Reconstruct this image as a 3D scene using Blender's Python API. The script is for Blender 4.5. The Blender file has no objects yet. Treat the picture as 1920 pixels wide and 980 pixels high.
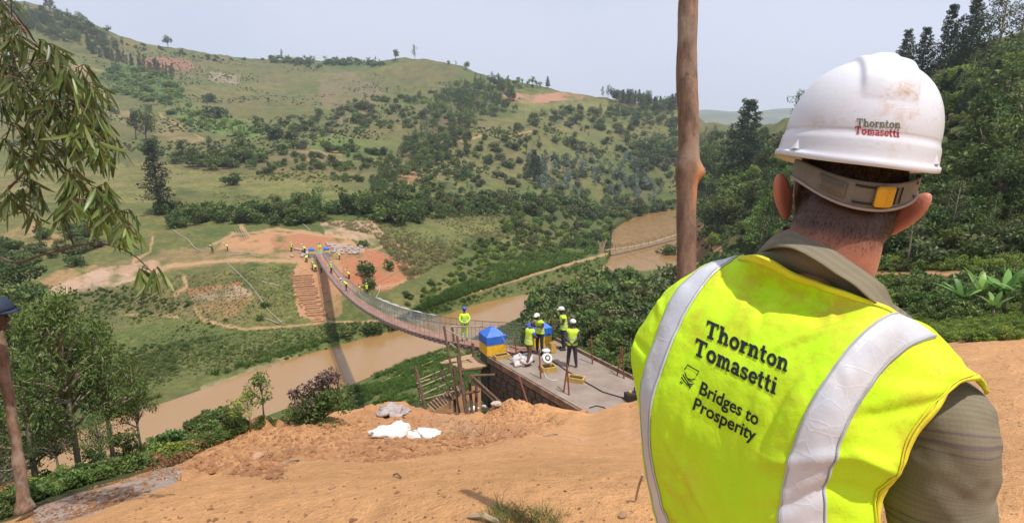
import bpy, bmesh, math, random
import numpy as np
from mathutils import Vector, Matrix, Euler, noise as mnoise
from mathutils.bvhtree import BVHTree
random.seed(7); RNG = np.random.default_rng(7)
HAZE = 0.0003
SC = bpy.context.scene; COL = SC.collection
# ---------------------------------------------------------------- camera
PITCH = math.radians(10.77)
SP, CP = math.sin(PITCH), math.cos(PITCH)
cam_d = bpy.data.cameras.new("camera"); cam = bpy.data.objects.new("camera", cam_d); COL.objects.link(cam)
cam_d.sensor_width = 36; cam_d.lens = 36 * 1000 / 1920; cam_d.clip_start = 0.05; cam_d.clip_end = 20000
cam.location = (0, 0, 0); cam.rotation_euler = (math.pi / 2 - PITCH, 0, 0)
SC.camera = cam
# ---------------------------------------------------------------- world and sun
SUN = Vector((0.305, -0.315, 0.97)).normalized()          # towards the sun: behind the camera, to the right, high
SUN_EL = math.asin(SUN.z); SUN_AZ = math.atan2(SUN.x, SUN.y)
W = bpy.data.worlds.new("World"); SC.world = W; W.use_nodes = True
wn = W.node_tree; wn.nodes.clear()
w_out = wn.nodes.new("ShaderNodeOutputWorld"); w_bg = wn.nodes.new("ShaderNodeBackground")
w_sky = wn.nodes.new("ShaderNodeTexSky"); w_sky.sky_type = 'NISHITA'; w_sky.sun_disc = False
w_sky.sun_elevation = SUN_EL; w_sky.sun_rotation = SUN_AZ; w_sky.altitude = 1500
w_sky.air_density = 1.3; w_sky.dust_density = 3.0; w_sky.ozone_density = 2.5
w_bg.inputs['Strength'].default_value = 0.125
# thin high cloud veil: a pale layer, uneven all round the sky
w_tc = wn.nodes.new("ShaderNodeTexCoord"); w_map = wn.nodes.new("ShaderNodeMapping"); w_map.inputs['Scale'].default_value = (1, 1, 2.6)
w_noi = wn.nodes.new("ShaderNodeTexNoise"); w_noi.inputs['Scale'].default_value = 1.7; w_noi.inputs['Detail'].default_value = 5; w_noi.inputs['Roughness'].default_value = .5
w_rmp = wn.nodes.new("ShaderNodeMapRange"); w_rmp.inputs['From Min'].default_value = .38; w_rmp.inputs['From Max'].default_value = .66
w_rmp.inputs['To Min'].default_value = .62; w_rmp.inputs['To Max'].default_value = .88
w_mix = wn.nodes.new("ShaderNodeMix"); w_mix.data_type = 'RGBA'; w_mix.inputs[7].default_value = (5.5, 5.7, 6.75, 1)
wn.links.new(w_tc.outputs['Generated'], w_map.inputs['Vector']); wn.links.new(w_map.outputs[0], w_noi.inputs['Vector'])
wn.links.new(w_noi.outputs['Fac'], w_rmp.inputs['Value']); wn.links.new(w_rmp.outputs[0], w_mix.inputs[0])
wn.links.new(w_sky.outputs[0], w_mix.inputs[6]); wn.links.new(w_mix.outputs[2], w_bg.inputs['Color'])
wn.links.new(w_bg.outputs[0], w_out.inputs['Surface'])
sun_d = bpy.data.lights.new("sun", 'SUN'); sun_d.energy = 4.2; sun_d.angle = math.radians(0.6); sun_d.color = (1.0, .95, .87)
sun = bpy.data.objects.new("sun", sun_d); COL.objects.link(sun); sun.rotation_euler = SUN.to_track_quat('Z', 'Y').to_euler()
SC.view_settings.view_transform = 'Standard'; SC.view_settings.look = 'None'
SC.view_settings.exposure = 0.25; SC.view_settings.gamma = 1.0; SC.view_settings.use_curve_mapping = False
# ---------------------------------------------------------------- helpers
def ray(u, v):                                    # world direction through a point of the photograph (1920 wide), camera depth 1
    a = (u - 960) / 1000.0; d = (v - 490) / 1000.0
    return np.array([a, CP - SP * d, -SP - CP * d])
def P(u, v, D): return ray(u, v) * D              # at camera depth D
def PY(u, v, Y): r = ray(u, v); return r * (Y / r[1])
def PZ(u, v, z): r = ray(u, v); return r * (z / r[2])
def proj(V):
    V = np.asarray(V, float); D = V[..., 1] * CP - V[..., 2] * SP; up = V[..., 1] * SP + V[..., 2] * CP
    Ds = np.where(D > .05, D, .05)
    return 960 + 1000 * V[..., 0] / Ds, 490 - 1000 * up / Ds, D
def tag(o, label=None, cat=None, group=None, kind=None):
    if label: o['label'] = label
    if cat: o['category'] = cat
    if group: o['group'] = group
    if kind: o['kind'] = kind
    return o
def link(name, data, parent=None):
    o = bpy.data.objects.new(name, data); COL.objects.link(o)
    if parent is not None: o.parent = parent
    return o
def empty(name, loc=(0, 0, 0), label=None, cat=None, group=None, rot=(0, 0, 0), scale=1.0):
    o = bpy.data.objects.new(name, None); COL.objects.link(o); o.location = loc; o.rotation_euler = rot
    o.scale = (scale,) * 3 if not hasattr(scale, '__len__') else scale
    o.empty_display_size = .2
    return tag(o, label, cat, group)
def npmesh(name, V, F, mats=(), smooth=True, midx=None):
    """V (n,3), F (m,k) int array, or list of arrays with differing k"""
    me = bpy.data.meshes.new(name); V = np.asarray(V, np.float32)
    Fs = F if isinstance(F, list) else [F]
    Fs = [np.asarray(f, np.int32) for f in Fs if len(f)]
    tot = np.concatenate([np.full(len(f), f.shape[1], np.int32) for f in Fs]); loops = np.concatenate([f.ravel() for f in Fs])
    me.vertices.add(len(V)); me.vertices.foreach_set('co', V.ravel())
    me.loops.add(len(loops)); me.loops.foreach_set('vertex_index', loops)
    me.polygons.add(len(tot)); st = np.concatenate([[0], np.cumsum(tot)[:-1]]).astype(np.int32)
    me.polygons.foreach_set('loop_start', st); me.polygons.foreach_set('loop_total', tot)
    if midx is not None: me.polygons.foreach_set('material_index', np.asarray(midx, np.int32))
    me.polygons.foreach_set('use_smooth', np.full(len(tot), bool(smooth)))
    for m in mats: me.materials.append(m)
    me.update(calc_edges=True); me.validate()
    return me
def fattr(me, name, arr, dom='POINT', typ='FLOAT'):
    a = me.attributes.new(name, typ, dom)
    if typ == 'FLOAT': a.data.foreach_set('value', np.asarray(arr, np.float32).ravel())
    else:
        arr = np.asarray(arr, np.float32); arr = np.hstack([arr, np.ones((len(arr), 1), np.float32)]) if arr.shape[1] == 3 else arr
        a.data.foreach_set('color', arr.ravel())
class MB:
    """collects shapes into one mesh"""
    def __init__(s): s.V = []; s.Q = []; s.n = 0; s.T = []; s.sm = []
    def add(s, V, F):
        V = np.asarray(V, float); F = np.asarray(F, int)
        (s.Q if F.shape[1] == 4 else s.T).append(F + s.n); s.V.append(V); s.n += len(V); return s
    def box(s, c, size, M=None, jit=0):
        h = np.array(size) / 2.0
        V = np.array([[x, y, z] for x in (-1, 1) for y in (-1, 1) for z in (-1, 1)], float) * h
        if jit: V = V + RNG.normal(0, jit, V.shape)
        if M is not None: V = V @ np.array(M).T[:3, :3]
        return s.add(V + np.array(c), [[0, 1, 3, 2], [4, 6, 7, 5], [0, 4, 5, 1], [2, 3, 7, 6], [0, 2, 6, 4], [1, 5, 7, 3]])
    def beam(s, a, b, w, h, up=(0, 0, 1)):
        a = np.array(a, float); b = np.array(b, float); d = b - a; L = np.linalg.norm(d); d /= L
        x = np.cross(d, up); nx = np.linalg.norm(x); x = x / nx if nx > 1e-6 else np.array([1., 0, 0]); z = np.cross(x, d)
        M = np.stack([x, d, z], 1)
        return s.box((a + b) / 2, (w, L, h), M)
    def tube(s, pts, rad, n=8, cap=True):
        pts = np.array(pts, float); m = len(pts); rad = np.broadcast_to(np.array(rad, float), (m,))
        t = np.gradient(pts, axis=0); t /= np.linalg.norm(t, axis=1)[:, None] + 1e-9
        ref = np.array([0, 0, 1.]) if abs(t[0][2]) < .9 else np.array([1., 0, 0])
        V = []; x = np.cross(t[0], ref); x /= np.linalg.norm(x)
        for i in range(m):
            x = x - t[i] * np.dot(x, t[i]); x /= np.linalg.norm(x); y = np.cross(t[i], x)
            a = np.arange(n) * 2 * math.pi / n
            V.append(pts[i] + rad[i] * (np.cos(a)[:, None] * x + np.sin(a)[:, None] * y))
        V = np.concatenate(V); i, j = np.meshgrid(np.arange(m - 1), np.arange(n), indexing='ij'); jn = (j + 1) % n
        F = np.stack([i * n + j, i * n + jn, (i + 1) * n + jn, (i + 1) * n + j], -1).reshape(-1, 4)
        base = s.n; s.add(V, F)
        if cap:
            for e, ring in ((0, 0), (1, m - 1)):
                c = s.n; s.V.append(pts[ring][None]); s.n += 1
                r = base + ring * n + np.arange(n); rn = np.roll(r, -1)
                s.T.append(np.stack([rn, r, np.full(n, c)], 1) if e == 0 else np.stack([r, rn, np.full(n, c)], 1))
        return s
    def ellipsoid(s, c, r, M=None, nu=16, nv=10, fn=None):
        th, ph = np.meshgrid(np.arange(nu) * 2 * math.pi / nu, np.linspace(-math.pi / 2, math.pi / 2, nv + 1), indexing='ij')
        V = np.stack([np.cos(ph) * np.cos(th), np.cos(ph) * np.sin(th), np.sin(ph)], -1)
        if fn is not None: V = fn(V)
        V = V * np.array(r)
        if M is not None: V = V @ np.array(M)[:3, :3].T
        i, j = np.meshgrid(np.arange(nu), np.arange(nv), indexing='ij'); n1 = nv + 1; ip = (i + 1) % nu
        return s.add(V.reshape(-1, 3) + np.array(c), np.stack([i * n1 + j, ip * n1 + j, ip * n1 + j + 1, i * n1 + j + 1], -1).reshape(-1, 4))
    def data(s, name, mats, smooth=False):
        if not hasattr(mats, '__len__'): mats = [mats]
        V = np.concatenate(s.V); F = []
        if s.Q: F.append(np.concatenate(s.Q))
        if s.T: F.append(np.concatenate(s.T))
        return npmesh(name, V, F, mats, smooth)
    def build(s, name, mats, parent=None, smooth=False): return link(name, s.data(name, mats, smooth), parent)
def weld(me, d=1e-5):
    bm = bmesh.new(); bm.from_mesh(me); bmesh.ops.remove_doubles(bm, verts=bm.verts, dist=d); bm.to_mesh(me); bm.free(); return me
def copy_tree(o, parent=None):
    c = o.copy(); COL.objects.link(c)
    if parent is not None: c.parent = parent
    for ch in list(o.children): copy_tree(ch, c)
    return c
# value noise
def _h(i, j, k):
    n = (i.astype(np.int64) * 374761393 + j.astype(np.int64) * 668265263 + k.astype(np.int64) * 1274126177) & 0x7fffffff
    n = ((n ^ (n >> 13)) * 1274126177) & 0x7fffffff; n = ((n ^ (n >> 16)) * 2246822519) & 0x7fffffff
    return (n & 0xffff) / 65535.0
def vnoise(p):
    f = np.floor(p); t = p - f; t = t * t * (3 - 2 * t); i, j, k = f[..., 0], f[..., 1], f[..., 2]
    r = 0
    for a in (0, 1):
        for b in (0, 1):
            for c in (0, 1):
                w = (t[..., 0] if a else 1 - t[..., 0]) * (t[..., 1] if b else 1 - t[..., 1]) * (t[..., 2] if c else 1 - t[..., 2])
                r = r + w * _h(i + a, j + b, k + c)
    return r * 2 - 1
def fbm(p, sc, oct=4, gain=.5):
    p = np.asarray(p, float) / sc; r = 0; a = 1; s = 0
    for o in range(oct): r = r + a * vnoise(p + 17.3 * o); s += a; a *= gain; p = p * 2.03
    return r / s
def herm(Pc, axis, ts, mono=True):
    """cubic interpolation of control net along axis at index parameters ts"""
    Pc = np.moveaxis(np.asarray(Pc, float), axis, 0); n = Pc.shape[0]
    d = Pc[1:] - Pc[:-1]; m = np.zeros_like(Pc); m[0] = d[0]; m[-1] = d[-1]; m[1:-1] = (d[1:] + d[:-1]) / 2
    if mono:
        a, b = d[:-1], d[1:]; hm = np.where(a * b > 0, 2 * a * b / np.where(a + b == 0, 1, a + b), 0); m[1:-1] = hm
    ts = np.asarray(ts, float); i = np.clip(np.floor(ts).astype(int), 0, n - 2); t = (ts - i).reshape((-1,) + (1,) * (Pc.ndim - 1))
    h00 = 2 * t**3 - 3 * t**2 + 1; h10 = t**3 - 2 * t**2 + t; h01 = -2 * t**3 + 3 * t**2; h11 = t**3 - t**2
    return np.moveaxis(h00 * Pc[i] + h10 * m[i] + h01 * Pc[i + 1] + h11 * m[i + 1], 0, axis)
def gridF(n, m, wrap=False):
    i, j = np.meshgrid(np.arange(n - 1), np.arange(m if wrap else m - 1), indexing='ij'); jn = (j + 1) % m
    return np.stack([i * m + j, i * m + jn, (i + 1) * m + jn, (i + 1) * m + j], -1).reshape(-1, 4)
def inpoly(u, v, poly):
    r = np.zeros(np.shape(u), bool); n = len(poly)
    for i in range(n):
        x0, y0 = poly[i]; x1, y1 = poly[(i + 1) % n]
        if y0 == y1: continue
        c = (v > min(y0, y1)) & (v <= max(y0, y1)) & (u < x0 + (v - y0) / (y1 - y0) * (x1 - x0)); r ^= c
    return r
def dline(u, v, pts):
    d = np.full(np.shape(u), 1e9)
    for (x0, y0), (x1, y1) in zip(pts[:-1], pts[1:]):
        dx, dy = x1 - x0, y1 - y0; L = dx * dx + dy * dy + 1e-9
        t = np.clip(((u - x0) * dx + (v - y0) * dy) / L, 0, 1); d = np.minimum(d, np.hypot(u - x0 - t * dx, v - y0 - t * dy))
    return d
# ---------------------------------------------------------------- materials
class NT:
    def __init__(s, name):
        s.m = bpy.data.materials.new(name); s.m.use_nodes = True; s.t = s.m.node_tree; s.n = s.t.nodes; s.b = s.n['Principled BSDF']; s.out = s.n['Material Output']
    def new(s, t, **k):
        n = s.n.new(t)
        for a, b in k.items(): setattr(n, a, b)
        return n
    def l(s, a, b): s.t.links.new(a, b)
    def coord(s, kind='Object', scale=None):
        tc = s.new('ShaderNodeTexCoord'); o = tc.outputs[kind]
        if scale is not None:
            m = s.new('ShaderNodeMapping'); m.inputs['Scale'].default_value = scale if hasattr(scale, '__len__') else (scale,) * 3; s.l(o, m.inputs['Vector']); o = m.outputs[0]
        return o
    def pos(s): return s.new('ShaderNodeNewGeometry').outputs['Position']
    def noise(s, vec, scale, detail=4, rough=.55):
        n = s.new('ShaderNodeTexNoise'); n.inputs['Scale'].default_value = scale; n.inputs['Detail'].default_value = detail; n.inputs['Roughness'].default_value = rough
        if vec is not None: s.l(vec, n.inputs['Vector'])
        return n.outputs['Fac']
    def rng(s, f, a, b, c=0, d=1):
        n = s.new('ShaderNodeMapRange'); n.inputs['From Min'].default_value = a; n.inputs['From Max'].default_value = b; n.inputs['To Min'].default_value = c; n.inputs['To Max'].default_value = d
        s.l(f, n.inputs['Value']); return n.outputs[0]
    def mix(s, f, a, b, mode='MIX'):
        n = s.new('ShaderNodeMix', data_type='RGBA', blend_type=mode); n.clamp_factor = True
        for sock, val in ((n.inputs[0], f), (n.inputs[6], a), (n.inputs[7], b)):
            if hasattr(val, 'is_linked') or hasattr(val, 'links'): s.l(val, sock)
            else: sock.default_value = val if not hasattr(val, '__len__') else (*val, 1)[:4]
        return n.outputs[2]
    def math(s, op, a, b=0):
        n = s.new('ShaderNodeMath', operation=op)
        for sock, val in ((n.inputs[0], a), (n.inputs[1], b)):
            if hasattr(val, 'links'): s.l(val, sock)
            else: sock.default_value = val
        return n.outputs[0]
    def attr(s, name):
        return s.new('ShaderNodeAttribute', attribute_name=name)
    def bump(s, h, dist=.01, strength=1.0):
        b = s.new('ShaderNodeBump'); b.inputs['Distance'].default_value = dist; b.inputs['Strength'].default_value = strength; s.l(h, b.inputs['Height']); s.l(b.outputs[0], s.b.inputs['Normal'])
    def fin(s, color=None, rough=.7, metal=0, spec=None):
        if color is not None:
            if hasattr(color, 'links'): s.l(color, s.b.inputs['Base Color'])
            else: s.b.inputs['Base Color'].default_value = (*color, 1)
        if hasattr(rough, 'links'): s.l(rough, s.b.inputs['Roughness'])
        else: s.b.inputs['Roughness'].default_value = rough
        s.b.inputs['Metallic'].default_value = metal
        if spec is not None: s.b.inputs['Specular IOR Level'].default_value = spec
        return s.m
def mat(name, c1, c2=None, scale=20, rough=.7, bump=0, bscale=None, metal=0, spec=None, detail=5, lo=.35, hi=.65, stretch=None):
    t = NT(name); co = t.coord('Object', stretch)
    if c2 is None: c2 = tuple(x * .8 for x in c1)
    f = t.rng(t.noise(co, scale, detail), lo, hi)
    if bump: t.bump(t.noise(co, bscale or scale * 3, 5), bump)
    return t.fin(t.mix(f, c1, c2), rough, metal, spec)
# ================================================================ TERRAIN
WZ = -25.0                                         # water level, metres below the camera's eye
def L(*pts):
    xs = [p[0] for p in pts]; ys = [p[1] for p in pts]
    return lambda u: float(np.interp(u, xs, ys))
CU = [-420, -150, 0, 60, 160, 240, 330, 400, 480, 560, 640, 700, 760, 830, 900, 980, 1060, 1100, 1138, 1150, 1175, 1210, 1270, 1310, 1350, 1420, 1500, 1600, 1700, 1800, 1920, 2150, 2500]
v1 = L((-420, 1250), (-150, 1130), (60, 1050), (240, 988), (1920, 988), (2500, 1050)); Y1 = L((-420, 2.0), (60, 2.3), (240, 2.8), (960, 2.2), (1920, 2.0), (2500, 1.8))
v2 = L((-420, 1150), (-150, 1090), (60, 1000), (240, 932), (400, 890), (640, 850), (1300, 850), (1600, 800), (1920, 800), (2500, 800)); Y2 = L((-420, 2.9), (60, 3.0), (240, 3.7), (400, 5), (640, 6.3), (960, 5), (1300, 4.8), (1600, 4.5), (1920, 3.9))
v3 = L((-420, 1100), (-150, 1040), (0, 975), (60, 950), (150, 915), (240, 890), (330, 868), (370, 845), (440, 820), (560, 790), (640, 772), (700, 765), (760, 760), (790, 770), (860, 778), (900, 780), (1000, 775), (1100, 777), (1195, 748), (1300, 715), (1500, 690), (1700, 655), (1800, 640), (1920, 632), (2500, 620))
Y3 = L((-420, 3.6), (0, 3.9), (60, 4.1), (240, 5.6), (330, 7.5), (440, 10.5), (560, 13.5), (640, 15.5), (740, 18), (800, 18.5), (900, 17.5), (1000, 16), (1100, 15.2), (1195, 16.3), (1300, 14.5), (1500, 11), (1700, 9.5), (1800, 9), (2500, 8.5))
NEARW = [(-420, 1100), (-150, 1030), (0, 957), (60, 928), (160, 892), (240, 866), (330, 842), (400, 816), (480, 786), (560, 757), (640, 728), (700, 703), (760, 677), (830, 652), (900, 627), (980, 592), (1060, 545), (1100, 521), (1138, 512), (1210, 507), (1270, 500), (1310, 492)]
FARW = [(-420, 960), (-150, 890), (0, 853), (60, 835), (160, 803), (240, 776), (330, 747), (400, 722), (480, 694), (560, 668), (640, 646), (700, 629), (760, 612), (830, 592), (900, 569), (980, 552), (1060, 524), (1100, 511), (1138, 494), (1150, 432), (1175, 415), (1210, 401), (1270, 391), (1310, 396)]
nwv = L(*NEARW); fwv = L(*FARW)
v7 = L((-420, 640), (-150, 600), (60, 590), (200, 592), (370, 600), (460, 617), (560, 608), (640, 604), (700, 603), (780, 584), (900, 545), (1000, 514), (1060, 497), (1100, 487), (1138, 476), (1150, 424), (1175, 408), (1210, 395), (1270, 385))
v8 = L((-420, 540), (60, 520), (240, 510), (400, 500), (560, 490), (640, 486), (700, 480), (830, 468), (980, 447), (1060, 432), (1100, 424), (1138, 415), (1175, 396), (1210, 386), (1270, 378)); Y8 = L((-420, 84), (60, 88), (240, 90), (590, 92.5), (640, 94), (700, 100), (830, 115), (980, 155), (1100, 225), (1138, 245), (1175, 285), (1270, 310))
v9 = L((-420, 430), (60, 420), (240, 410), (560, 400), (830, 395), (980, 380), (1100, 375), (1175, 370), (1270, 355)); Y9 = L((-420, 115), (60, 120), (560, 130), (700, 140), (830, 165), (980, 205), (1100, 270), (1175, 315), (1270, 340))
v10 = L((-420, 330), (60, 335), (560, 328), (830, 330), (1100, 318), (1270, 310)); Y10 = L((-420, 170), (60, 180), (560, 200), (830, 240), (1100, 325), (1270, 372))
v11 = L((-420, 190), (60, 210), (240, 225), (560, 225), (720, 235), (830, 240), (980, 250), (1100, 258), (1270, 262)); Y11 = L((-420, 300), (60, 330), (560, 350), (830, 335), (980, 345), (1100, 385), (1270, 412))
v12 = L((-420, 40), (60, 100), (240, 140), (400, 155), (560, 165), (720, 170), (830, 183), (980, 206), (1100, 222), (1270, 226)); Y12 = L((-420, 440), (60, 460), (560, 520), (720, 500), (830, 455), (980, 430), (1100, 440), (1270, 450))
v13 = L((-420, -120), (0, 5), (60, 12), (120, 30), (160, 42), (200, 62), (240, 75), (320, 92), (400, 104), (480, 112), (560, 116), (640, 120), (700, 118), (760, 112), (800, 117), (860, 128), (900, 140), (960, 158), (1040, 167), (1100, 180), (1160, 190), (1270, 202)); Y13 = L((-420, 520), (60, 560), (240, 620), (560, 680), (720, 650), (830, 600), (980, 540), (1100, 520), (1270, 505))
# right-hand side hill (columns from the pole on): rows F4..F13 as (v, Y)
RIGHT = {
 1310: [(600, 45), (505, 118), (470, 140), (420, 175), (400, 205), (385, 235), (350, 275), (308, 325), (262, 390), (235, 440), (224, 500)],
 1350: [(590, 42), (505, 88), (470, 108), (430, 130), (395, 155), (365, 180), (330, 215), (295, 260), (262, 320), (245, 380), (234, 450)],
 1420: [(580, 40), (503, 70), (465, 88), (425, 105), (385, 125), (350, 145), (315, 175), (285, 215), (258, 270), (245, 320), (238, 380)],
 1500: [(600, 24), (508, 52), (470, 62), (420, 72), (370, 84), (325, 98), (290, 116), (262, 140), (242, 170), (230, 200), (222, 235)],
 1600: [(605, 20), (510, 42), (470, 50), (415, 58), (360, 68), (310, 80), (270, 94), (238, 112), (215, 132), (200, 150), (190, 170)],
 1700: [(605, 18), (511, 37), (470, 43), (410, 50), (350, 58), (295, 68), (250, 80), (215, 94), (185, 108), (168, 122), (155, 138)],
 1800: [(600, 16.5), (511, 34), (468, 40), (405, 46), (340, 53), (280, 62), (230, 72), (190, 84), (155, 96), (130, 108), (112, 122)],
 1920: [(595, 16), (512, 33), (466, 38), (400, 44), (330, 51), (265, 59), (210, 68), (165, 79), (125, 90), (100, 102), (80, 114)],
 2150: [(590, 15), (512, 31), (460, 36), (390, 42), (315, 48), (245, 56), (185, 64), (135, 74), (90, 84), (62, 95), (40, 106)],
 2500: [(590, 14), (512, 29), (455, 33), (380, 38), (300, 44), (225, 50), (160, 57), (105, 65), (55, 73), (20, 82), (-10, 92)]}
ctrl = []
for u in CU:
    col = [np.array([(u - 960) / 1000 * .35, .35, -1.60])]
    a1, a2, a3 = PY(u, v1(u), Y1(u)), PY(u, v2(u), Y2(u)), PY(u, v3(u), Y3(u))
    if u < 1310:
        nw = PZ(u, nwv(u), WZ); fw = PZ(u, fwv(u), WZ)
        f4 = nw * (1 - min(11.0, .25 * nw[1]) / nw[1]); f4[2] = WZ + .9
        mid = (nw + fw) / 2; mid[2] = WZ - 1.6
        f7 = PZ(u, v7(u), WZ + 1.6)
        rest = [f4, nw, mid, fw, f7] + [PY(u, v(u), Y(u)) for v, Y in ((v8, Y8), (v9, Y9), (v10, Y10), (v11, Y11), (v12, Y12), (v13, Y13))]
    else: rest = [PY(u, v, Y) for v, Y in RIGHT[u]]
    b = a3 + .4 * (rest[0] - a3); b[2] -= .9 if u < 800 else (2.2 if u < 1310 else .3)
    if u < 640:
        w_ = float(np.interp(u, [440, 620], [1, 0])); b2 = PY(u, v3(u) - 12 - 26 * w_, Y3(u) + 4.5); b = b * (1 - w_) + b2 * w_ if u > 440 else b2
    last = rest[-1]
    col += [a1, a2, a3, b] + rest + [last * np.array([1.15, 1.15, 1]) - np.array([0, 0, 14 + .05 * last[1]]), np.array([last[0] * 4, last[1] * 4, -40.])]
    ctrl.append(col)
ctrl = np.array(ctrl); nr = ctrl.shape[1]
# the ground behind the camera: columns round the back
def backcol(az, w):                                # w 0..1 blends from edge column to plain hillside
    src = ctrl[-1] if az > 0 else ctrl[0]
    out = []
    for q in src:
        r = math.hypot(q[0], q[1]); z = q[2] * (1 - w) + w * (-1.62 + .16 * max(0, r - 1) if r < 200 else 30)
        out.append([r * math.sin(az), r * math.cos(az), z])
    return out
azR = math.atan2(ctrl[-1][8][0], ctrl[-1][8][1]); azL = math.atan2(ctrl[0][8][0], ctrl[0][8][1])
rt = [backcol(azR + (math.pi - azR) * k / 5, min(1, k / 3)) for k in range(1, 6)]
lt = [backcol(azL + (-math.pi - azL) * k / 5, min(1, k / 3)) for k in range(5, 0, -1)]
ctrl = np.array(lt + list(ctrl) + rt)
ncol_in = len(CU); off = len(lt)
ts_c = list(np.linspace(0, off, 5 * 5, endpoint=False))
for k in range(ncol_in - 1):
    n = max(2, int(round((CU[k + 1] - CU[k]) / (3.2 if CU[k] >= 0 and CU[k + 1] <= 1920 else 12))))
    ts_c += list(off + k + np.arange(n) / n)
ts_c += list(np.linspace(off + ncol_in - 1, len(ctrl) - 1, 26))
rowdiv = [4, 60, 90, 16, 26, 22, 12, 10, 34, 44, 40, 40, 46, 40, 32, 6, 6]
ts_r = []
for k, n in enumerate(rowdiv): ts_r += list(k + np.arange(n) / n)
ts_r.append(nr - 1)
G = herm(ctrl, 0, ts_c); G = herm(G, 1, ts_r)
TSR = np.array(ts_r)[None, :] + 0 * G[..., 0]; TSC = np.array(ts_c)[:, None] + 0 * G[..., 0]
rr = np.hypot(G[..., 0], G[..., 1])
U0, V0, D0 = proj(G)
# relief
Gf = G.copy(); Gf[..., 2] = 0
amp = np.interp(TSR, [0, 1, 3, 4, 5, 5.6, 6, 8, 9, 10, 11, 12, 13, 15, 16, 17], [.01, .02, .05, .3, .15, .05, 0, 0, .25, .5, .9, 1.5, 3.2, 4.0, 3, 0])
G[..., 2] += amp * fbm(Gf, 26.0, 3) * 1.0 + amp * .35 * fbm(Gf + 90, 7.0, 3)
nearw = np.clip(1 - (TSR - 3) / 1.0, 0, 1)
G[..., 2] += nearw * (.045 * fbm(Gf, 1.3, 4) + .016 * fbm(Gf + 5, .28, 4)) * np.clip(rr / 3, .25, 1.3)
lump = lambda cx, cy, r, h: h * np.exp(-((G[..., 0] - cx) ** 2 + (G[..., 1] - cy) ** 2) / r ** 2)
_gd = G / np.maximum(D0, 1)[..., None] * 100
WA = fbm(_gd * np.array([1, 1, .5]), 3.0, 3); WB = fbm(_gd + 50, 2.2, 3)
FUV = (U0 > -60) & (U0 < 1980) & (V0 > -40) & (V0 < 1020); FIX = np.nonzero(FUV)
def pxmask(poly, soft=0, warp=6):
    m = np.zeros(U0.shape, bool); m[FIX] = inpoly(U0[FIX] + warp * WA[FIX], V0[FIX] + warp * .6 * WB[FIX], poly); return m
# churned earth along the crest of the cut
chm = pxmask([(320, 880), (370, 840), (470, 800), (560, 790), (760, 760), (830, 780), (1080, 780), (1000, 815), (860, 850), (700, 870), (560, 860), (520, 905), (400, 890), (350, 905)]) & (TSR < 4)
cb = np.abs(fbm(Gf + 31, .9, 4)); c2 = np.abs(fbm(Gf + 77, .33, 3))
G[..., 2] += chm * np.clip(rr / 9, .5, 1.4) * (.20 * cb + .15 * c2 - .06)
for (u, v, r, h) in ((970, 800, 1.0, .42), (935, 803, .8, .15), (1075, 783, .4, .15), (1020, 803, .8, .22), (590, 840, 1.0, .2), (470, 860, .7, .25), (760, 772, 1.0, .2)):
    q = PY(u, v, 15.0 if v < 812 else 9.5); G[..., 2] += lump(q[0], q[1], r, h) * (.75 + .5 * cb)
# the pit by the abutment: hollow under the scaffold
q = PY(890, 760, 19.5); G[..., 2] -= lump(q[0], q[1], 1.7, 1.1)
# stepped clod texture on the far red banks
U1, V1, D1 = proj(G)
C = np.zeros(G.shape); n1 = fbm(Gf, 9.0, 4); n2 = fbm(Gf + 40, 38.0, 4); n3 = fbm(Gf + 11, 2.2, 3)
def mixc(mask, col):
    ix = np.nonzero(mask); m = np.broadcast_to(np.asarray(mask, float), U0.shape)[ix][:, None]; C[ix] = C[ix] * (1 - m) + np.array(col) * m
grass, dry, scrub, bank = (.095, .120, .034), (.165, .145, .052), (.05, .075, .026), (.11, .13, .038)
dirt, red, pale, brown = (.57, .305, .135), (.42, .145, .07), (.50, .30, .20), (.23, .135, .075)
gravel = (.40, .335, .30)
C[:] = grass
mixc(np.clip(.5 + 1.1 * n2 + .5 * n1, 0, 1), dry)
mixc(np.clip((n1 - .12) * 2.0, 0, .6), scrub)
mixc((TSR > 12) * np.clip(.2 + .9 * fbm(Gf + 7, 60, 3), 0, .55), (.145, .11, .055))
mixc(((TSR > 5) & (TSR < 9.0)) * .75, bank)
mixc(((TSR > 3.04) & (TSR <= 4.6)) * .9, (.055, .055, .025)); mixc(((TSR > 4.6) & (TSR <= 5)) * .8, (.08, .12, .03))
mixc(((TSR > 6.02) & (TSR < 7.98)) * 1.0, (.22, .12, .05))
rightw = np.clip((TSC - (off + CU.index(1310))) / 1.5, 0, 1)
mixc(rightw * (TSR > 3.3) * .75, (.075, .10, .032)); mixc(rightw * (TSR > 3.3) * np.clip((n1 + .05) * 2.2, 0, .8), (.16, .15, .06))
mixc(np.clip(1 - (TSR - 3.0) / .12, 0, 1), dirt)
mixc((TSR < 3.2) * np.clip(.1 + n1 * .5 + n3 * .35, 0, .55), (.66, .37, .19))
mixc((TSR < 3.2) * chm * np.clip(.45 + n3 * .8, 0, .75), (.42, .20, .09))
vis = TSR > 4.5; fog = TSR > 8.2
def poly(pts, col, a=1.0, warp=7, m=None):
    mixc(pxmask(pts, warp=warp) * a * np.clip(1.0 + 1.0 * WB + .9 * n3 * (TSR > 4.5) - .12, .15, 1) * (vis if m is None else m), col)
def dlf(wr, pts):
    r = np.full(U0.shape, 1e9); r[FIX] = dline(U0[FIX] + wr[FIX], V0[FIX] + wr[FIX] * .5, pts); return r
def path(pts, w, col, a=1.0, m=None):
    wr = 4 * WB; mixc(np.clip((w + wr * .5 - dlf(wr, pts)) / 1.6, 0, 1) * a * (vis if m is None else m), col)
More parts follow.
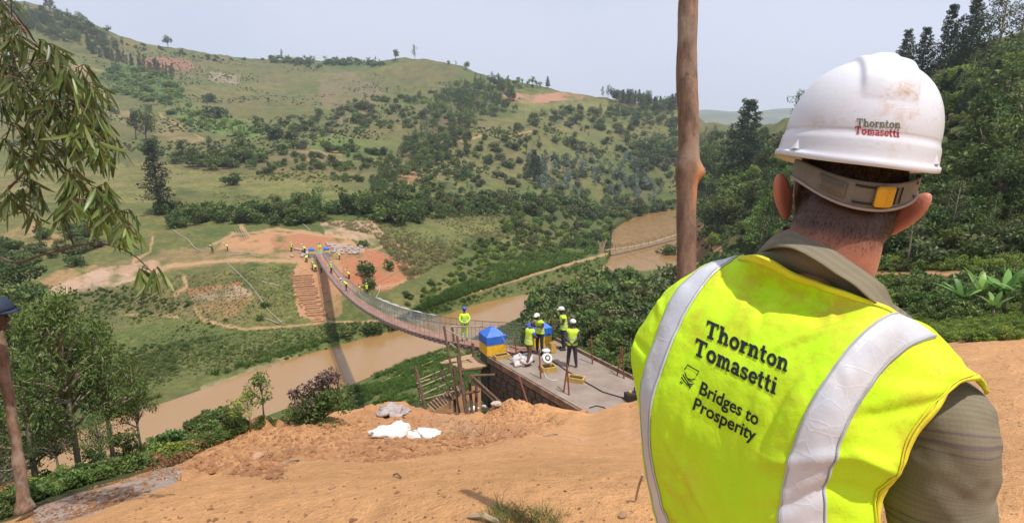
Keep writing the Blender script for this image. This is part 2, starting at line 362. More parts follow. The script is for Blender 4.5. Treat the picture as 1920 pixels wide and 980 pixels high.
# fields, scars and clearings on the hillsides
poly([(262, 108), (345, 106), (372, 134), (300, 137), (262, 130)], (.25, .125, .085), 1, 3)
poly([(935, 178), (1075, 172), (1100, 186), (985, 192), (950, 190)], (.36, .19, .12), 1, 3)
poly([(960, 192), (1160, 190), (1130, 206), (975, 205)], (.19, .18, .06), .9, 4)
poly([(620, 130), (690, 150), (720, 175), (690, 235), (640, 240), (600, 180)], (.22, .15, .10), .6, 14)
poly([(390, 140), (450, 142), (450, 165), (400, 160)], (.36, .28, .2), .6, 10)
poly([(140, 120), (210, 135), (190, 150), (120, 135)], (.34, .2, .11), .7, 8)
poly([(820, 245), (1000, 205), (1270, 235), (1272, 290), (1100, 300), (1000, 285), (870, 330), (800, 340)], (.17, .15, .055), .5, 14)
poly([(580, 255), (740, 270), (730, 300), (640, 305), (590, 290)], (.11, .16, .04), .7, 8)
poly([(560, 285), (640, 282), (640, 310), (590, 305)], (.34, .2, .11), .6, 8)
poly([(735, 322), (790, 322), (780, 345), (745, 340)], (.36, .19, .1), .8, 6)
poly([(320, 320), (560, 330), (720, 370), (700, 400), (420, 360), (320, 350)], (.19, .175, .06), .8, 14)
poly([(0, 300), (120, 320), (300, 300), (360, 340), (280, 380), (0, 380)], (.20, .17, .065), .8, 16)
poly([(740, 425), (900, 400), (1000, 420), (900, 440), (830, 470), (820, 500), (760, 520), (700, 490), (690, 440)], (.17, .165, .055), .85, 12)
poly([(195, 205), (235, 205), (330, 240), (380, 265), (350, 275), (240, 235)], (.31, .2, .11), .5, 8)
poly([(165, 140), (230, 125), (320, 145), (350, 185), (290, 192), (215, 178)], (.07, .14, .035), .8, 6)
poly([(300, 190), (350, 190), (380, 215), (470, 235), (540, 250), (450, 258), (370, 245), (320, 215)], (.12, .20, .045), .85, 6)
poly([(500, 108), (700, 108), (716, 116), (716, 128), (600, 126), (500, 118)], (.06, .12, .03), .8, 4)
# construction site
dirt, red, pale = (.42, .225, .12), (.37, .145, .075), (.43, .29, .205)
poly([(420, 452), (500, 435), (560, 438), (640, 442), (700, 470), (790, 515), (730, 545), (690, 530), (640, 560), (600, 600), (560, 595), (545, 520), (560, 490), (470, 475), (400, 470)], dirt, .95, 7)
poly([(640, 475), (700, 468), (760, 495), (792, 515), (730, 545), (670, 545), (640, 515)], red, 1, 6)
poly([(505, 448), (560, 440), (640, 450), (640, 468), (560, 470), (520, 470)], (.37, .16, .085), .9, 6)
poly([(600, 415), (690, 410), (720, 440), (700, 460), (660, 450), (610, 440)], (.5, .32, .21), .75, 9)
poly([(610, 455), (690, 462), (680, 476), (630, 476)], (.42, .33, .29), .8, 6)
poly([(85, 545), (150, 515), (200, 500), (290, 490), (330, 500), (300, 515), (180, 545), (90, 556)], pale, 1, 6)
poly([(150, 505), (300, 470), (420, 462), (560, 478), (560, 492), (400, 500), (330, 510), (280, 520), (200, 510)], (.37, .22, .125), .55, 12)
poly([(352, 548), (440, 532), (476, 548), (470, 560), (400, 565), (365, 572)], pale, 1, 4)
poly([(345, 546), (450, 528), (460, 534), (358, 556)], red, 1, 3)
poly([(365, 572), (470, 556), (480, 562), (440, 590), (420, 600), (380, 588)], (.42, .2, .1), .75, 10)
poly([(0, 440), (60, 420), (130, 445), (60, 470), (0, 480)], (.42, .24, .13), .6, 10)
poly([(60, 520), (140, 500), (170, 520), (90, 540)], (.42, .24, .13), .6, 12)
poly([(150, 540), (340, 520), (520, 560), (440, 610), (340, 600), (220, 620), (100, 600)], (.19, .15, .07), .5, 16)
poly([(545, 512), (590, 512), (612, 600), (590, 612), (560, 570)], dirt, 1, 3)
poly([(590, 520), (640, 520), (640, 590), (615, 600), (600, 560)], (.36, .19, .1), .7, 8)
for pth, w in (([(560, 492), (430, 490), (330, 500), (280, 505)], 4), ([(285, 440), (280, 470), (250, 490)], 4), ([(440, 400), (455, 430), (470, 450)], 5), ([(345, 520), (352, 540), (330, 555)], 4),
               ([(365, 580), (378, 600), (420, 612), (460, 618)], 4), ([(225, 592), (290, 590), (335, 597)], 2.5), ([(460, 618), (560, 610), (605, 603), (700, 603), (745, 592)], 3.2),
               ([(745, 592), (800, 575), (900, 545), (1010, 512), (1100, 486), (1140, 474)], 3.4), ([(680, 545), (740, 535), (790, 515)], 3), ([(640, 455), (700, 470), (740, 455), (770, 480)], 3), ([(600, 440), (520, 430), (440, 440), (400, 460)], 3.5),
               ([(300, 215), (345, 245), (380, 262)], 2.0), ([(820, 270), (880, 262), (950, 250), (1000, 245)], 2), ([(830, 265), (790, 300), (770, 330)], 2.0)):
    path(pth, w, (.40, .25, .13), .9)
path([(1640, 511), (1760, 513), (1920, 514)], 4.5, (.45, .22, .11), 1)
path([(1312, 425), (1335, 455), (1360, 485)], 9, (.43, .23, .12), .9)
poly([(1780, 210), (1920, 160), (1920, 180), (1830, 215)], (.4, .2, .10), .85, 8)
poly([(880, 330), (1000, 300), (1100, 310), (960, 350)], (.2, .16, .07), .5, 12)
# exposed clay on the river bank and by the cut
path([(380, 728), (430, 712), (480, 692), (560, 668)], 5, (.33, .25, .15), .7)
# gravel runoff strip in the foreground (left)
poly([(62, 985), (60, 945), (150, 915), (240, 893), (330, 868), (345, 885), (320, 910), (240, 938), (130, 975)], gravel, .85, 5, TSR < 3.6)
poly([(790, 775), (905, 780), (912, 715), (850, 728)], (.38, .18, .08), .9, 5, TSR < 5)
poly([(800, 775), (880, 785), (960, 812), (880, 820), (800, 800)], (.45, .36, .29), .22, 10, TSR < 3.6)
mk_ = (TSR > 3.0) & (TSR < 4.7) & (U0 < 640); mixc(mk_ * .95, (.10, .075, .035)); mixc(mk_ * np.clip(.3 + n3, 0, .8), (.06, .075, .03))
tm = npmesh("ground", G.reshape(-1, 3), gridF(G.shape[0], G.shape[1])[:, ::-1])
# stuff classes for the shader: 1 = bare soil
soil = np.clip((C[..., 0] - C[..., 1]) * 9 - .35, 0, 1)
fattr(tm, 'soil', soil.ravel()); a = tm.attributes.new('gcol', 'FLOAT_COLOR', 'POINT'); a.data.foreach_set('color', np.concatenate([C.reshape(-1, 3), np.ones((C.size // 3, 1))], 1).astype(np.float32).ravel())
t = NT('ground_soil_and_grass'); gc = t.attr('gcol').outputs['Color']; so = t.attr('soil').outputs['Fac']; ps = t.pos()
na = t.noise(ps, 1.1, 8, .68); nb = t.noise(ps, 9, 6, .7); nc = t.noise(ps, 55, 4, .65)
k1 = t.rng(na, .3, .7, .55, 1.45); k2 = t.rng(nb, .3, .7, .72, 1.28)
gr = t.mix(1.0, gc, t.mix(1.0, (1, 1, 1), k1, 'MULTIPLY'), 'MULTIPLY'); gr = t.mix(1.0, gr, k2, 'MULTIPLY'); nd = t.noise(ps, .10, 8, .78); gr = t.mix(t.rng(nd, .46, .62, 0, .62), gr, (.045, .075, .022)); ne = t.noise(ps, .035, 7, .7); gr = t.mix(t.rng(ne, .50, .64, 0, .45), gr, (.15, .115, .055))
s1 = t.rng(na, .3, .7, .88, 1.12); s2 = t.rng(nb, .3, .7, .84, 1.12); s3 = t.rng(nc, .3, .72, .86, 1.12)
sl = t.mix(1.0, t.mix(1.0, t.mix(1.0, gc, s1, 'MULTIPLY'), s2, 'MULTIPLY'), s3, 'MULTIPLY')
base = t.mix(so, gr, sl)
hh = t.math('ADD', t.math('MULTIPLY', nb, .5), t.math('MULTIPLY', nc, .16)); hh = t.math('ADD', hh, t.math('MULTIPLY', na, 1.0)); t.bump(hh, .16, .8)
tm.materials.append(t.fin(base, .95, 0, .15))
ground = tag(link("ground", tm), kind='structure')
TB = BVHTree.FromPolygons(G.reshape(-1, 3).tolist(), gridF(G.shape[0], G.shape[1])[:, ::-1].tolist())
def hit(u, v):
    r = Vector(ray(u, v)); h = TB.ray_cast(r * .3, r.normalized())
    return np.array(h[0]) if h[0] is not None else None
def gz(x, y, zdef=-2):
    h = TB.ray_cast(Vector((x, y, 400)), Vector((0, 0, -1))); return h[0].z if h[0] is not None else zdef
# ---------------------------------------------------------------- water
ws = [(-420, 0)]
wu = np.arange(-420, 1330, 6.0)
wv = []
near = np.array([PZ(u, nwv(u) + 40, WZ) for u in wu]); far = np.array([PZ(u, max(fwv(u) - (18 if u < 1130 else 7), 372), WZ) for u in wu])
NW = 40; ww = near[:, None] + (far - near)[:, None] * np.linspace(0, 1, NW)[None, :, None]
wm = npmesh("river_water", ww.reshape(-1, 3), gridF(len(wu), NW)[:, ::-1])
t = NT('muddy_water'); ps = t.pos()
mp = t.new('ShaderNodeMapping'); mp.inputs['Scale'].default_value = (.5, .14, .5); mp.inputs['Rotation'].default_value = (0, 0, .75); t.l(ps, mp.inputs['Vector'])
f = t.noise(mp.outputs[0], .35, 5, .6); colr = t.mix(t.rng(f, .35, .65), (.30, .165, .055), (.30, .178, .075))
t.bump(t.noise(mp.outputs[0], 5, 3, .5), .006, .2)
wm.materials.append(t.fin(colr, t.rng(t.noise(mp.outputs[0], 1.2, 4), .4, .6, .16, .24), 0, .5))
tag(link("river_water", wm), kind='structure')
# ---------------------------------------------------------------- the blue hill far away
uu = np.linspace(1100, 2100, 140); rows = []
for k, f in enumerate(np.linspace(0, 1, 26)):
    top = np.interp(uu, [1100, 1280, 1310, 1340, 1400, 1440, 1480, 1560, 1700, 2100], [225, 212, 209, 211, 211, 206, 203, 214, 206, 220])
    rows.append(np.array([PY(u, tv, 2300) * (1, 1, 1) for u, tv in zip(uu, top)]))
    rows[-1][:, 2] = -60 + (rows[-1][:, 2] + 60) * math.sin(f * math.pi / 2); rows[-1][:, 1] -= 700 * (1 - f)
    rows[-1][:, 2] += 14 * fbm(rows[-1] * np.array([1, 1, 0]), 260, 4) * min(1, f * 2)
rows.append(rows[-1] + np.array([0, 400, -90])); R_ = np.array(rows)
dm = npmesh("distant_hill", R_.reshape(-1, 3), gridF(R_.shape[0], R_.shape[1]), [mat('distant_hill_cover', (.06, .085, .04), (.12, .13, .06), .012, .95)])
tag(link("distant_hill", dm), kind='structure')
# ================================================================ VEGETATION
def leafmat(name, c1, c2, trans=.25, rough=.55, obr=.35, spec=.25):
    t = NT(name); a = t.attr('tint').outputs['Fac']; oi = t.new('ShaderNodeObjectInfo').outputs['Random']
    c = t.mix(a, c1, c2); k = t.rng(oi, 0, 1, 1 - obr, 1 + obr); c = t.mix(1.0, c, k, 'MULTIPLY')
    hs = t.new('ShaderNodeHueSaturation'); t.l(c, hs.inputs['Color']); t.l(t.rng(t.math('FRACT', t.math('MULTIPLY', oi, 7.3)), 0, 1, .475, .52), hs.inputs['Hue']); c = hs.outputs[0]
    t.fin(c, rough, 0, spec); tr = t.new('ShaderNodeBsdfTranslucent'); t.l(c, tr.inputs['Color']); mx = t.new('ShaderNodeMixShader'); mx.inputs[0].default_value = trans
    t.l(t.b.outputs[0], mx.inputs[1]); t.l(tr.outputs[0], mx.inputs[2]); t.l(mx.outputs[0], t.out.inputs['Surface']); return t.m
LM = dict(dark=leafmat('foliage_dark', (.040, .072, .019), (.120, .175, .046)), mid=leafmat('foliage_mid', (.055, .095, .022), (.16, .215, .055)),
          lime=leafmat('foliage_lime', (.08, .14, .022), (.24, .31, .06)), olive=leafmat('foliage_olive', (.06, .08, .03), (.17, .18, .07)),
          silver=leafmat('foliage_silver', (.09, .12, .085), (.30, .36, .29)), pine=leafmat('foliage_pine', (.024, .046, .020), (.075, .110, .044)),
          banana=leafmat('foliage_banana', (.07, .15, .03), (.22, .36, .08), .3, .4), purple=leafmat('foliage_purple', (.05, .035, .035), (.20, .12, .12)),
          grass=leafmat('grass_blades', (.07, .11, .025), (.17, .21, .06), .3), reed=leafmat('reed_blades', (.05, .105, .018), (.13, .215, .04), .3), dryg=leafmat('dry_grass', (.13, .12, .045), (.27, .24, .10), .3),
          deadl=leafmat('dead_leaves', (.16, .08, .03), (.42, .24, .11), .15))
BARK = mat('bark_brown', (.16, .10, .065), (.075, .05, .035), 8, .9, .02); BARKP = mat('bark_pale', (.36, .29, .22), (.2, .15, .1), 6, .85, .01)
def leaves(C_, A, Bv, ln, wd, tint):
    """rhombic leaves: centres, long axis, cross axis"""
    n = len(C_); ln = np.broadcast_to(ln, (n,))[:, None]; wd = np.broadcast_to(wd, (n,))[:, None]
    V = np.stack([C_ - A * ln / 2, C_ + Bv * wd / 2 - A * ln * .05, C_ + A * ln / 2, C_ - Bv * wd / 2 - A * ln * .05], 1).reshape(-1, 3)
    return V, np.arange(4 * n).reshape(-1, 4), np.repeat(tint, 4)
def rdir(n, rng): v = rng.normal(size=(n, 3)); return v / np.linalg.norm(v, axis=1)[:, None]
def clumps(cs, rs, per, ln, wd, rng, droop=0, flat=.8):
    Cs = []; Ts = []
    for c, r in zip(cs, rs):
        d = rdir(per, rng); rad = rng.uniform(.45, 1.0, per) ** .6
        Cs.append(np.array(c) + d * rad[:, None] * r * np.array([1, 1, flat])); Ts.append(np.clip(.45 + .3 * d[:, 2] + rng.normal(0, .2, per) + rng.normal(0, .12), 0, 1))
    C_ = np.concatenate(Cs); n = len(C_); A = rdir(n, rng)
    if droop: A = A * (1 - droop) + np.array([0, 0, -1]) * droop; A /= np.linalg.norm(A, axis=1)[:, None]
    Bv = np.cross(A, rdir(n, rng)); Bv /= np.linalg.norm(Bv, axis=1)[:, None] + 1e-9
    return leaves(C_, A, Bv, ln * rng.uniform(.7, 1.3, n), wd * rng.uniform(.7, 1.3, n), np.concatenate(Ts))
def leafmesh(name, parts, m):
    V = np.concatenate([p[0] for p in parts]); k = 0; F = []
    for p in parts: F.append(p[1] + k); k += len(p[0])
    me = npmesh(name, V, np.concatenate(F), [m], False); fattr(me, 'tint', np.concatenate([p[2] for p in parts])); return me
def trunkmesh(name, pts, rads, limbs=(), m=None, n=6):
    b = MB(); b.tube(pts, rads, n)
    for lp, lr in limbs: b.tube(lp, lr, max(4, n - 1))
    return b.data(name, m or BARK, True)
def P_round(seed, m, K=15, per=60, lf=.075, z0=.62, R=(.34, .34, .36)):
    rng = np.random.default_rng(seed); d = rdir(K, rng); cs = d * rng.uniform(.35, .95, K)[:, None] * np.array(R) + np.array([0, 0, z0]); cs[:, 2] = np.maximum(cs[:, 2], .25)
    rs = rng.uniform(.10, .19, K); cr = leafmesh('crown', [clumps(cs, rs, per, lf, lf * .5, rng)], m)
    limbs = [([(0, 0, .3), tuple(c * .5 + np.array([0, 0, .22])), tuple(c)], (.016, .011, .005)) for c in cs[:6]]
    return trunkmesh('trunk', [(0, 0, -.08), (.01, 0, .3), (.02, .01, .62)], (.03, .022, .012), limbs), cr
def P_tall(seed, m, K=16, per=42, lf=.05, w=.15, lo=.35, droop=.5, bk=None):
    rng = np.random.default_rng(seed); zs = np.linspace(lo, .97, K); a = rng.uniform(0, 6.3, K); r = w * rng.uniform(.25, 1, K) * np.interp(zs, [lo, lo + .2, .8, 1], [.6, 1, .8, .25])
    cs = np.stack([np.cos(a) * r, np.sin(a) * r, zs], 1); rs = w * rng.uniform(.35, .62, K)
    cr = leafmesh('crown', [clumps(cs, rs, per, lf, lf * .3, rng, droop, 1.1)], m)
    limbs = [([(0, 0, c[2] - .1), tuple(c)], (.007, .003)) for c in cs[::2]]
    return trunkmesh('trunk', [(0, 0, -.05), (.006, 0, .4), (0, .01, .95)], (.016, .012, .004), limbs, bk or BARKP), cr
def P_pine(seed, m, tiers=13, w=.24, per=34, lo=.14, lf=.05, irr=.35):
    rng = np.random.default_rng(seed); cs = []; rs = []; limbs = []
    for k in range(tiers):
        z = lo + (1 - lo) * k / tiers; R = w * (1 - (z - lo) / (1 - lo)) ** .8 + .015; nb = max(3, int(6 * (R / w)) + 1); a0 = rng.uniform(0, 6.3)
        for j in range(nb):
            a = a0 + j * 2 * math.pi / nb; q = R * rng.uniform(1 - irr, 1.1)
            for f in (.5, .95): cs.append((math.cos(a) * q * f, math.sin(a) * q * f, z + .05 * f + rng.normal(0, .01))); rs.append(.028 + .05 * q / w * .6)
            limbs.append(([(0, 0, z), (math.cos(a) * q, math.sin(a) * q, z + .05)], (.005, .002)))
    cs.append((0, 0, .985)); rs.append(.02)
    cr = leafmesh('crown', [clumps(np.array(cs), rs, per, lf, lf * .16 + .004, rng, -.25, .8)], m)
    return trunkmesh('trunk', [(0, 0, -.04), (.004, 0, .5), (0, 0, .99)], (.018, .012, .002), limbs[::2], BARK), cr
def P_cyp(seed, m): 
    rng = np.random.default_rng(seed); zs = np.linspace(.1, .97, 16); cs = np.stack([rng.normal(0, .02, 16), rng.normal(0, .02, 16), zs], 1)
    return trunkmesh('trunk', [(0, 0, -.04), (0, 0, .9)], (.015, .004)), leafmesh('crown', [clumps(cs, np.interp(zs, [0, .3, 1], [.1, .12, .03]), 26, .08, .03, rng, -.5)], m)
def P_bush(seed, m, K=12, per=44, lf=.11, h=.62):
    rng = np.random.default_rng(seed); d = rdir(K, rng); d[:, 2] = np.abs(d[:, 2]); cs = d * rng.uniform(.3, .85, K)[:, None] * np.array([.42, .42, h * .75]); cs[:, 2] += .12
    cr = leafmesh('crown', [clumps(cs, rng.uniform(.12, .22, K), per, lf, lf * .5, rng)], m)
    limbs = [([(0, 0, 0), tuple(c * .9)], (.014, .004)) for c in cs[:7]]
    return trunkmesh('stem', [(0, 0, -.12), (0, 0, .2)], (.02, .012), limbs, None, 5), cr
def P_banana(seed, m, nl=9):
    rng = np.random.default_rng(seed); Vs = []; Fs = []; Ts = []; k = 0
    for j in range(nl):
        a = j * 2.4 + rng.uniform(-.3, .3); el = rng.uniform(.85, 1.45); Ln = rng.uniform(.5, .78); pts = []; p = np.array([0, 0, .42]); d = np.array([math.cos(a) * math.cos(el), math.sin(a) * math.cos(el), math.sin(el)]); side = np.array([-math.sin(a), math.cos(a), 0])
        ns = 9
        for s in range(ns):
            w = .052 * math.sin(math.pi * min(1, (s + .35) / (ns - .6))) ** .6 if s < ns - 1 else .004; up = np.cross(d, side) * (1 if d[2] > -2 else 1)
            for q, lift in ((-1, .25), (0, 0), (1, .25)): pts.append(p + side * q * w - np.cross(side, d) * -lift * w * abs(q))
            p = p + d * Ln / ns; d = d + np.array([0, 0, -.13]) + rng.normal(0, .02, 3); d /= np.linalg.norm(d)
        Vs.append(np.array(pts)); Fs.append(gridF(ns, 3) + k); Ts.append(np.full(ns * 3, rng.uniform(.1, 1))); k += ns * 3
    me = npmesh('crown', np.concatenate(Vs), np.concatenate(Fs), [m], True); fattr(me, 'tint', np.concatenate(Ts))
    return trunkmesh('trunk', [(0, 0, -.05), (0, 0, .25), (.005, 0, .48)], (.035, .028, .018), (), mat('banana_stem', (.22, .2, .09), (.12, .09, .04), 9, .8)), me
def P_tuft(seed, m, n=26, w=.045, ln=(.5, 1.0), spread=.35):
    rng = np.random.default_rng(seed); a = rng.uniform(0, 6.3, n); r = rng.uniform(0, .3, n); base = np.stack([np.cos(a) * r, np.sin(a) * r, np.zeros(n)], 1)
    A = np.stack([np.cos(a) * spread, np.sin(a) * spread, np.ones(n)], 1) + rng.normal(0, .2, (n, 3)); A /= np.linalg.norm(A, axis=1)[:, None]; l_ = rng.uniform(*ln, n)
    S = np.cross(A, rdir(n, rng)); S /= np.linalg.norm(S, axis=1)[:, None]
    tip = base + A * l_[:, None] - np.array([0, 0, .25]) * (l_[:, None] ** 2) * spread + np.stack([np.cos(a), np.sin(a), 0 * a], 1) * .15
    mid = base + A * l_[:, None] * .55
    V = np.stack([base - S * w / 2, base + S * w / 2, mid + S * w * .4, tip, mid - S * w * .4], 1).reshape(-1, 3); i = np.arange(n)[:, None] * 5
    F4 = i + np.array([0, 1, 2, 4]); F3 = i + np.array([4, 2, 3]); me = npmesh('tuft', V, [F4, F3], [m], False); fattr(me, 'tint', np.repeat(rng.uniform(0, 1, n), 5)); return None, me
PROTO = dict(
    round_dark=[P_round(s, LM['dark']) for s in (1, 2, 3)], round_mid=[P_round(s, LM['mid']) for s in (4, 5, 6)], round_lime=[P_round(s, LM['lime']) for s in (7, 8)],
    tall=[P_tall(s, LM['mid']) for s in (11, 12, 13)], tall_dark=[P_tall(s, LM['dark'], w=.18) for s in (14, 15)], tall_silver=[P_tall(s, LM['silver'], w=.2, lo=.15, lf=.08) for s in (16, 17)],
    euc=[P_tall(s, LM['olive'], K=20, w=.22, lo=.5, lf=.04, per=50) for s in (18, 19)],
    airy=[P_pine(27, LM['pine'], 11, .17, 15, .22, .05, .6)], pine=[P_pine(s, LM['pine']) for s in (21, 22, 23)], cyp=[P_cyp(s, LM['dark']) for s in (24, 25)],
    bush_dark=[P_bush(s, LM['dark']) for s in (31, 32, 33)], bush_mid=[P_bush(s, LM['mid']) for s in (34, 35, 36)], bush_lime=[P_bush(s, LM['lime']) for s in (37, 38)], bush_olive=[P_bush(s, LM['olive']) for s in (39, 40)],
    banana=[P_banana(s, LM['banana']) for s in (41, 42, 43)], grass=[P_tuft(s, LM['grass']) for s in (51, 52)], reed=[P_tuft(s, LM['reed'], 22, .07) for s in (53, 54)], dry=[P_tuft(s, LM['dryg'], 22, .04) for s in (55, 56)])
UNL = {}
def unlinked(kind):
    if kind not in UNL:
        c = bpy.data.collections.new('pool_' + kind)
        for k, (tk, cr) in enumerate(PROTO[kind]):
            bm = bmesh.new(); me = cr.copy()
            o = bpy.data.objects.new(kind + '_source', me); c.objects.link(o)
        UNL[kind] = c
    return UNL[kind]
def scatter_stuff(name, kind, pts, sc, label=None, cat=None, tilt=.12):
    """a mass nobody could count: one object that instances leaf clumps on its points"""
    n = len(pts); me = bpy.data.meshes.new(name); me.vertices.add(n); me.vertices.foreach_set('co', np.asarray(pts, np.float32).ravel())
    a = me.attributes.new('sc', 'FLOAT_VECTOR', 'POINT'); sc = np.asarray(sc); sc = np.stack([sc] * 3, 1) if sc.ndim == 1 else sc; a.data.foreach_set('vector', sc.astype(np.float32).ravel())
    a = me.attributes.new('rt', 'FLOAT_VECTOR', 'POINT'); r = np.stack([RNG.normal(0, tilt, n), RNG.normal(0, tilt, n), RNG.uniform(0, 6.3, n)], 1); a.data.foreach_set('vector', r.astype(np.float32).ravel())
    o = link(name, me); g = bpy.data.node_groups.new(name + '_nodes', 'GeometryNodeTree'); g.interface.new_socket('Geometry', in_out='INPUT', socket_type='NodeSocketGeometry'); g.interface.new_socket('Geometry', in_out='OUTPUT', socket_type='NodeSocketGeometry')
    N = g.nodes; gi = N.new('NodeGroupInput'); go = N.new('NodeGroupOutput'); ip = N.new('GeometryNodeInstanceOnPoints'); ci = N.new('GeometryNodeCollectionInfo'); ci.inputs['Collection'].default_value = unlinked(kind); ci.inputs['Separate Children'].default_value = True; ci.inputs['Reset Children'].default_value = True
    for nm, sk in (('sc', 'Scale'), ('rt', 'Rotation')):
        na_ = N.new('GeometryNodeInputNamedAttribute'); na_.data_type = 'FLOAT_VECTOR'; na_.inputs['Name'].default_value = nm; src = [q for q in na_.outputs if q.enabled and q.name == 'Attribute'][0]
        if nm == 'rt': e = N.new('FunctionNodeEulerToRotation'); g.links.new(src, e.inputs[0]); src = e.outputs[0]
        g.links.new(src, ip.inputs[sk])
    ip.inputs['Pick Instance'].default_value = True
    g.links.new(gi.outputs[0], ip.inputs['Points']); g.links.new(ci.outputs[0], ip.inputs['Instance']); g.links.new(ip.outputs[0], go.inputs[0])
    md = o.modifiers.new('scatter', 'NODES'); md.node_group = g; return tag(o, label, cat, kind='stuff')
FAMILY = dict(round='tree', tall='tree', euc='tree', pine='tree', cyp='tree', airy='tree', bush='bush', banana='banana plant')
NAMES = dict(round='leafy_tree', tall='slender_tree', euc='eucalyptus_tree', pine='pine_tree', cyp='cypress_tree', airy='pine_tree', bush='bush', banana='banana_plant')
QUEUE = []   # (px height, kind, location, height m, wide, label, group)
def plant(kind, u, v, pxh, label, group=None, wide=1.0, dz=0, prio=0, xy=None):
    p = hit(u, v)
    if p is None: return None
    D = p[1] * CP - p[2] * SP; QUEUE.append((pxh + prio, kind, p + np.array([0, 0, dz]), pxh * D / 1000.0 * 1.02, wide, label, group)); return p
def region(poly, kinds, n, px, label, group, wide=(.85, 1.2), ymax=1e9):
    us = [q[0] for q in poly]; vs = [q[1] for q in poly]; k = 0; tries = 0
    while k < n and tries < n * 40:
        tries += 1; u = random.uniform(min(us), max(us)); v = random.uniform(min(vs), max(vs))
        if not inpoly(np.array([u]), np.array([v]), poly)[0]: continue
        if ymax < 1e9:
            q_ = hit(u, v)
            if q_ is None or q_[1] > ymax: continue
        kd = random.choice(kinds); lab = label if isinstance(label, str) else label[kd.split('_')[0]]; grp = group if isinstance(group, str) else group[kd.split('_')[0]]
        if plant(kd, u, v, random.uniform(*px), lab, grp, random.uniform(*wide)) is not None: k += 1
def flush():
    """the 300 largest of each kind become things of their own, the rest one mass"""
    QUEUE.sort(key=lambda q: -q[0]); cnt = {}; rest = {}; first = {}
    for pxh, kind, p, h, wide, label, group in QUEUE:
        fam = FAMILY[kind.split('_')[0]]; cnt[fam] = cnt.get(fam, 0) + 1; pr = random.randrange(len(PROTO[kind])); ws_ = h * wide
        if fam == 'bush': ws_ = h * 1.45 * wide
        if cnt[fam] <= 295:
            nm = NAMES[kind.split('_')[0]]; e = empty(nm, p, label, fam, group, (random.gauss(0, .03), random.gauss(0, .03), random.uniform(0, 6.3)), (ws_, ws_, h * (1.45 if fam == 'bush' else 1)))
            tk, cr = PROTO[kind][pr]; link('trunk' if fam != 'bush' else 'stem', tk, e); link('crown', cr, e)
        else: rest.setdefault(kind, []).append((p, (ws_, ws_, h * (1.45 if fam == 'bush' else 1))))
    for kind, lst in rest.items():
        fam = NAMES[kind.split('_')[0]]
        scatter_stuff(dict(bush='far_scrub').get(kind.split('_')[0], 'far_wood'), kind, [q[0] for q in lst], np.array([q[1] for q in lst]), 'distant %s seen as one mass on the far hillsides' % dict(bush='scrub', banana='banana groves').get(kind.split('_')[0], 'woodland'), dict(bush='scrub', banana='banana grove').get(kind.split('_')[0], 'wood'))
    print('plants', cnt, {k: len(v) for k, v in rest.items()})
# --- skyline and far hill
for (u, v, h, k, lab) in ((95, 26, 30, 'round_dark', 'largest dark tree on the skyline at the far left'), (128, 34, 16, 'tall', 'thin tree on the left skyline right of the largest dark one'), (157, 46, 17, 'round_dark', 'small round tree on the steep left skyline'),
                     (202, 66, 17, 'round_dark', 'round tree on the left skyline above the cypress row'), (315, 90, 22, 'round_dark', 'lone round tree on the left ridge above the red field'), (529, 114, 20, 'tall', 'lone pointed tree on the ridge left of the banana grove'),
                     (742, 114, 20, 'round_mid', 'spreading tree on the middle ridge beside the banana grove'), (778, 113, 26, 'tall_dark', 'tall thin tree on the middle ridge top'), (874, 132, 18, 'round_mid', 'small dense tree on the falling middle ridge'),
                     (963, 148, 24, 'round_dark', 'round headed tree over the grove on the right ridge'), (986, 150, 22, 'euc', 'pale bare looking tree beside the round headed one on the ridge'), (1027, 165, 20, 'pine', 'small conical tree on the ridge right of the grove'),
                     (1130, 186, 22, 'tall', 'thin skyline tree left of the ridge wood'), (1140, 186, 25, 'tall_dark', 'taller of two thin skyline trees left of the ridge wood'), (840, 124, 10, 'round_mid', 'tiny tree on the falling middle ridge'), (855, 127, 12, 'tall', 'tiny thin tree on the falling middle ridge')):
    plant(k, u, v, h, lab, None, prio=40)
region([(20, 18), (100, 32), (170, 55), (235, 92), (205, 104), (120, 82), (30, 55)], ['round_dark', 'round_mid', 'tall'], 130, (12, 24), 'blue green tree of the wood high on the left hill', 'trees of the wood high on the left hill')
for k in range(34):
    f = k / 33; plant('cyp', np.interp(f, [0, .15, .6, 1], [162, 175, 250, 325]) + random.uniform(-5, 5), np.interp(f, [0, .15, .6, 1], [85, 102, 122, 148]) + random.uniform(-3, 4), random.uniform(17, 27), 'dark cypress in the row above the banana grove', 'dark cypresses in a row on the left hill', 1.3, prio=10)
region([(165, 140), (230, 125), (320, 145), (350, 185), (290, 192), (215, 178)], ['banana', 'bush_lime'], 150, (8, 13), {'banana': 'banana plant of the big grove on the left hill', 'bush': 'light green bush among the banana grove on the left hill'}, {'banana': 'banana plants of the left hill grove', 'bush': 'bushes of the left hill grove'}, (1.1, 1.6))
region([(300, 190), (350, 190), (380, 215), (470, 235), (540, 250), (450, 258), (370, 245), (320, 215)], ['banana', 'bush_lime'], 130, (7, 12), {'banana': 'banana plant of the lower sunlit strip on the left hill', 'bush': 'light green bush in the lower strip on the left hill'}, {'banana': 'banana plants of the lower strip', 'bush': 'bushes of the lower strip'}, (1.1, 1.6))
region([(500, 108), (700, 108), (716, 116), (716, 126), (600, 124), (500, 118)], ['banana', 'bush_mid'], 90, (7, 12), {'banana': 'banana plant of the grove on the middle skyline', 'bush': 'bush of the grove on the middle skyline'}, {'banana': 'banana plants on the middle skyline', 'bush': 'bushes on the middle skyline'}, (1.1, 1.5))
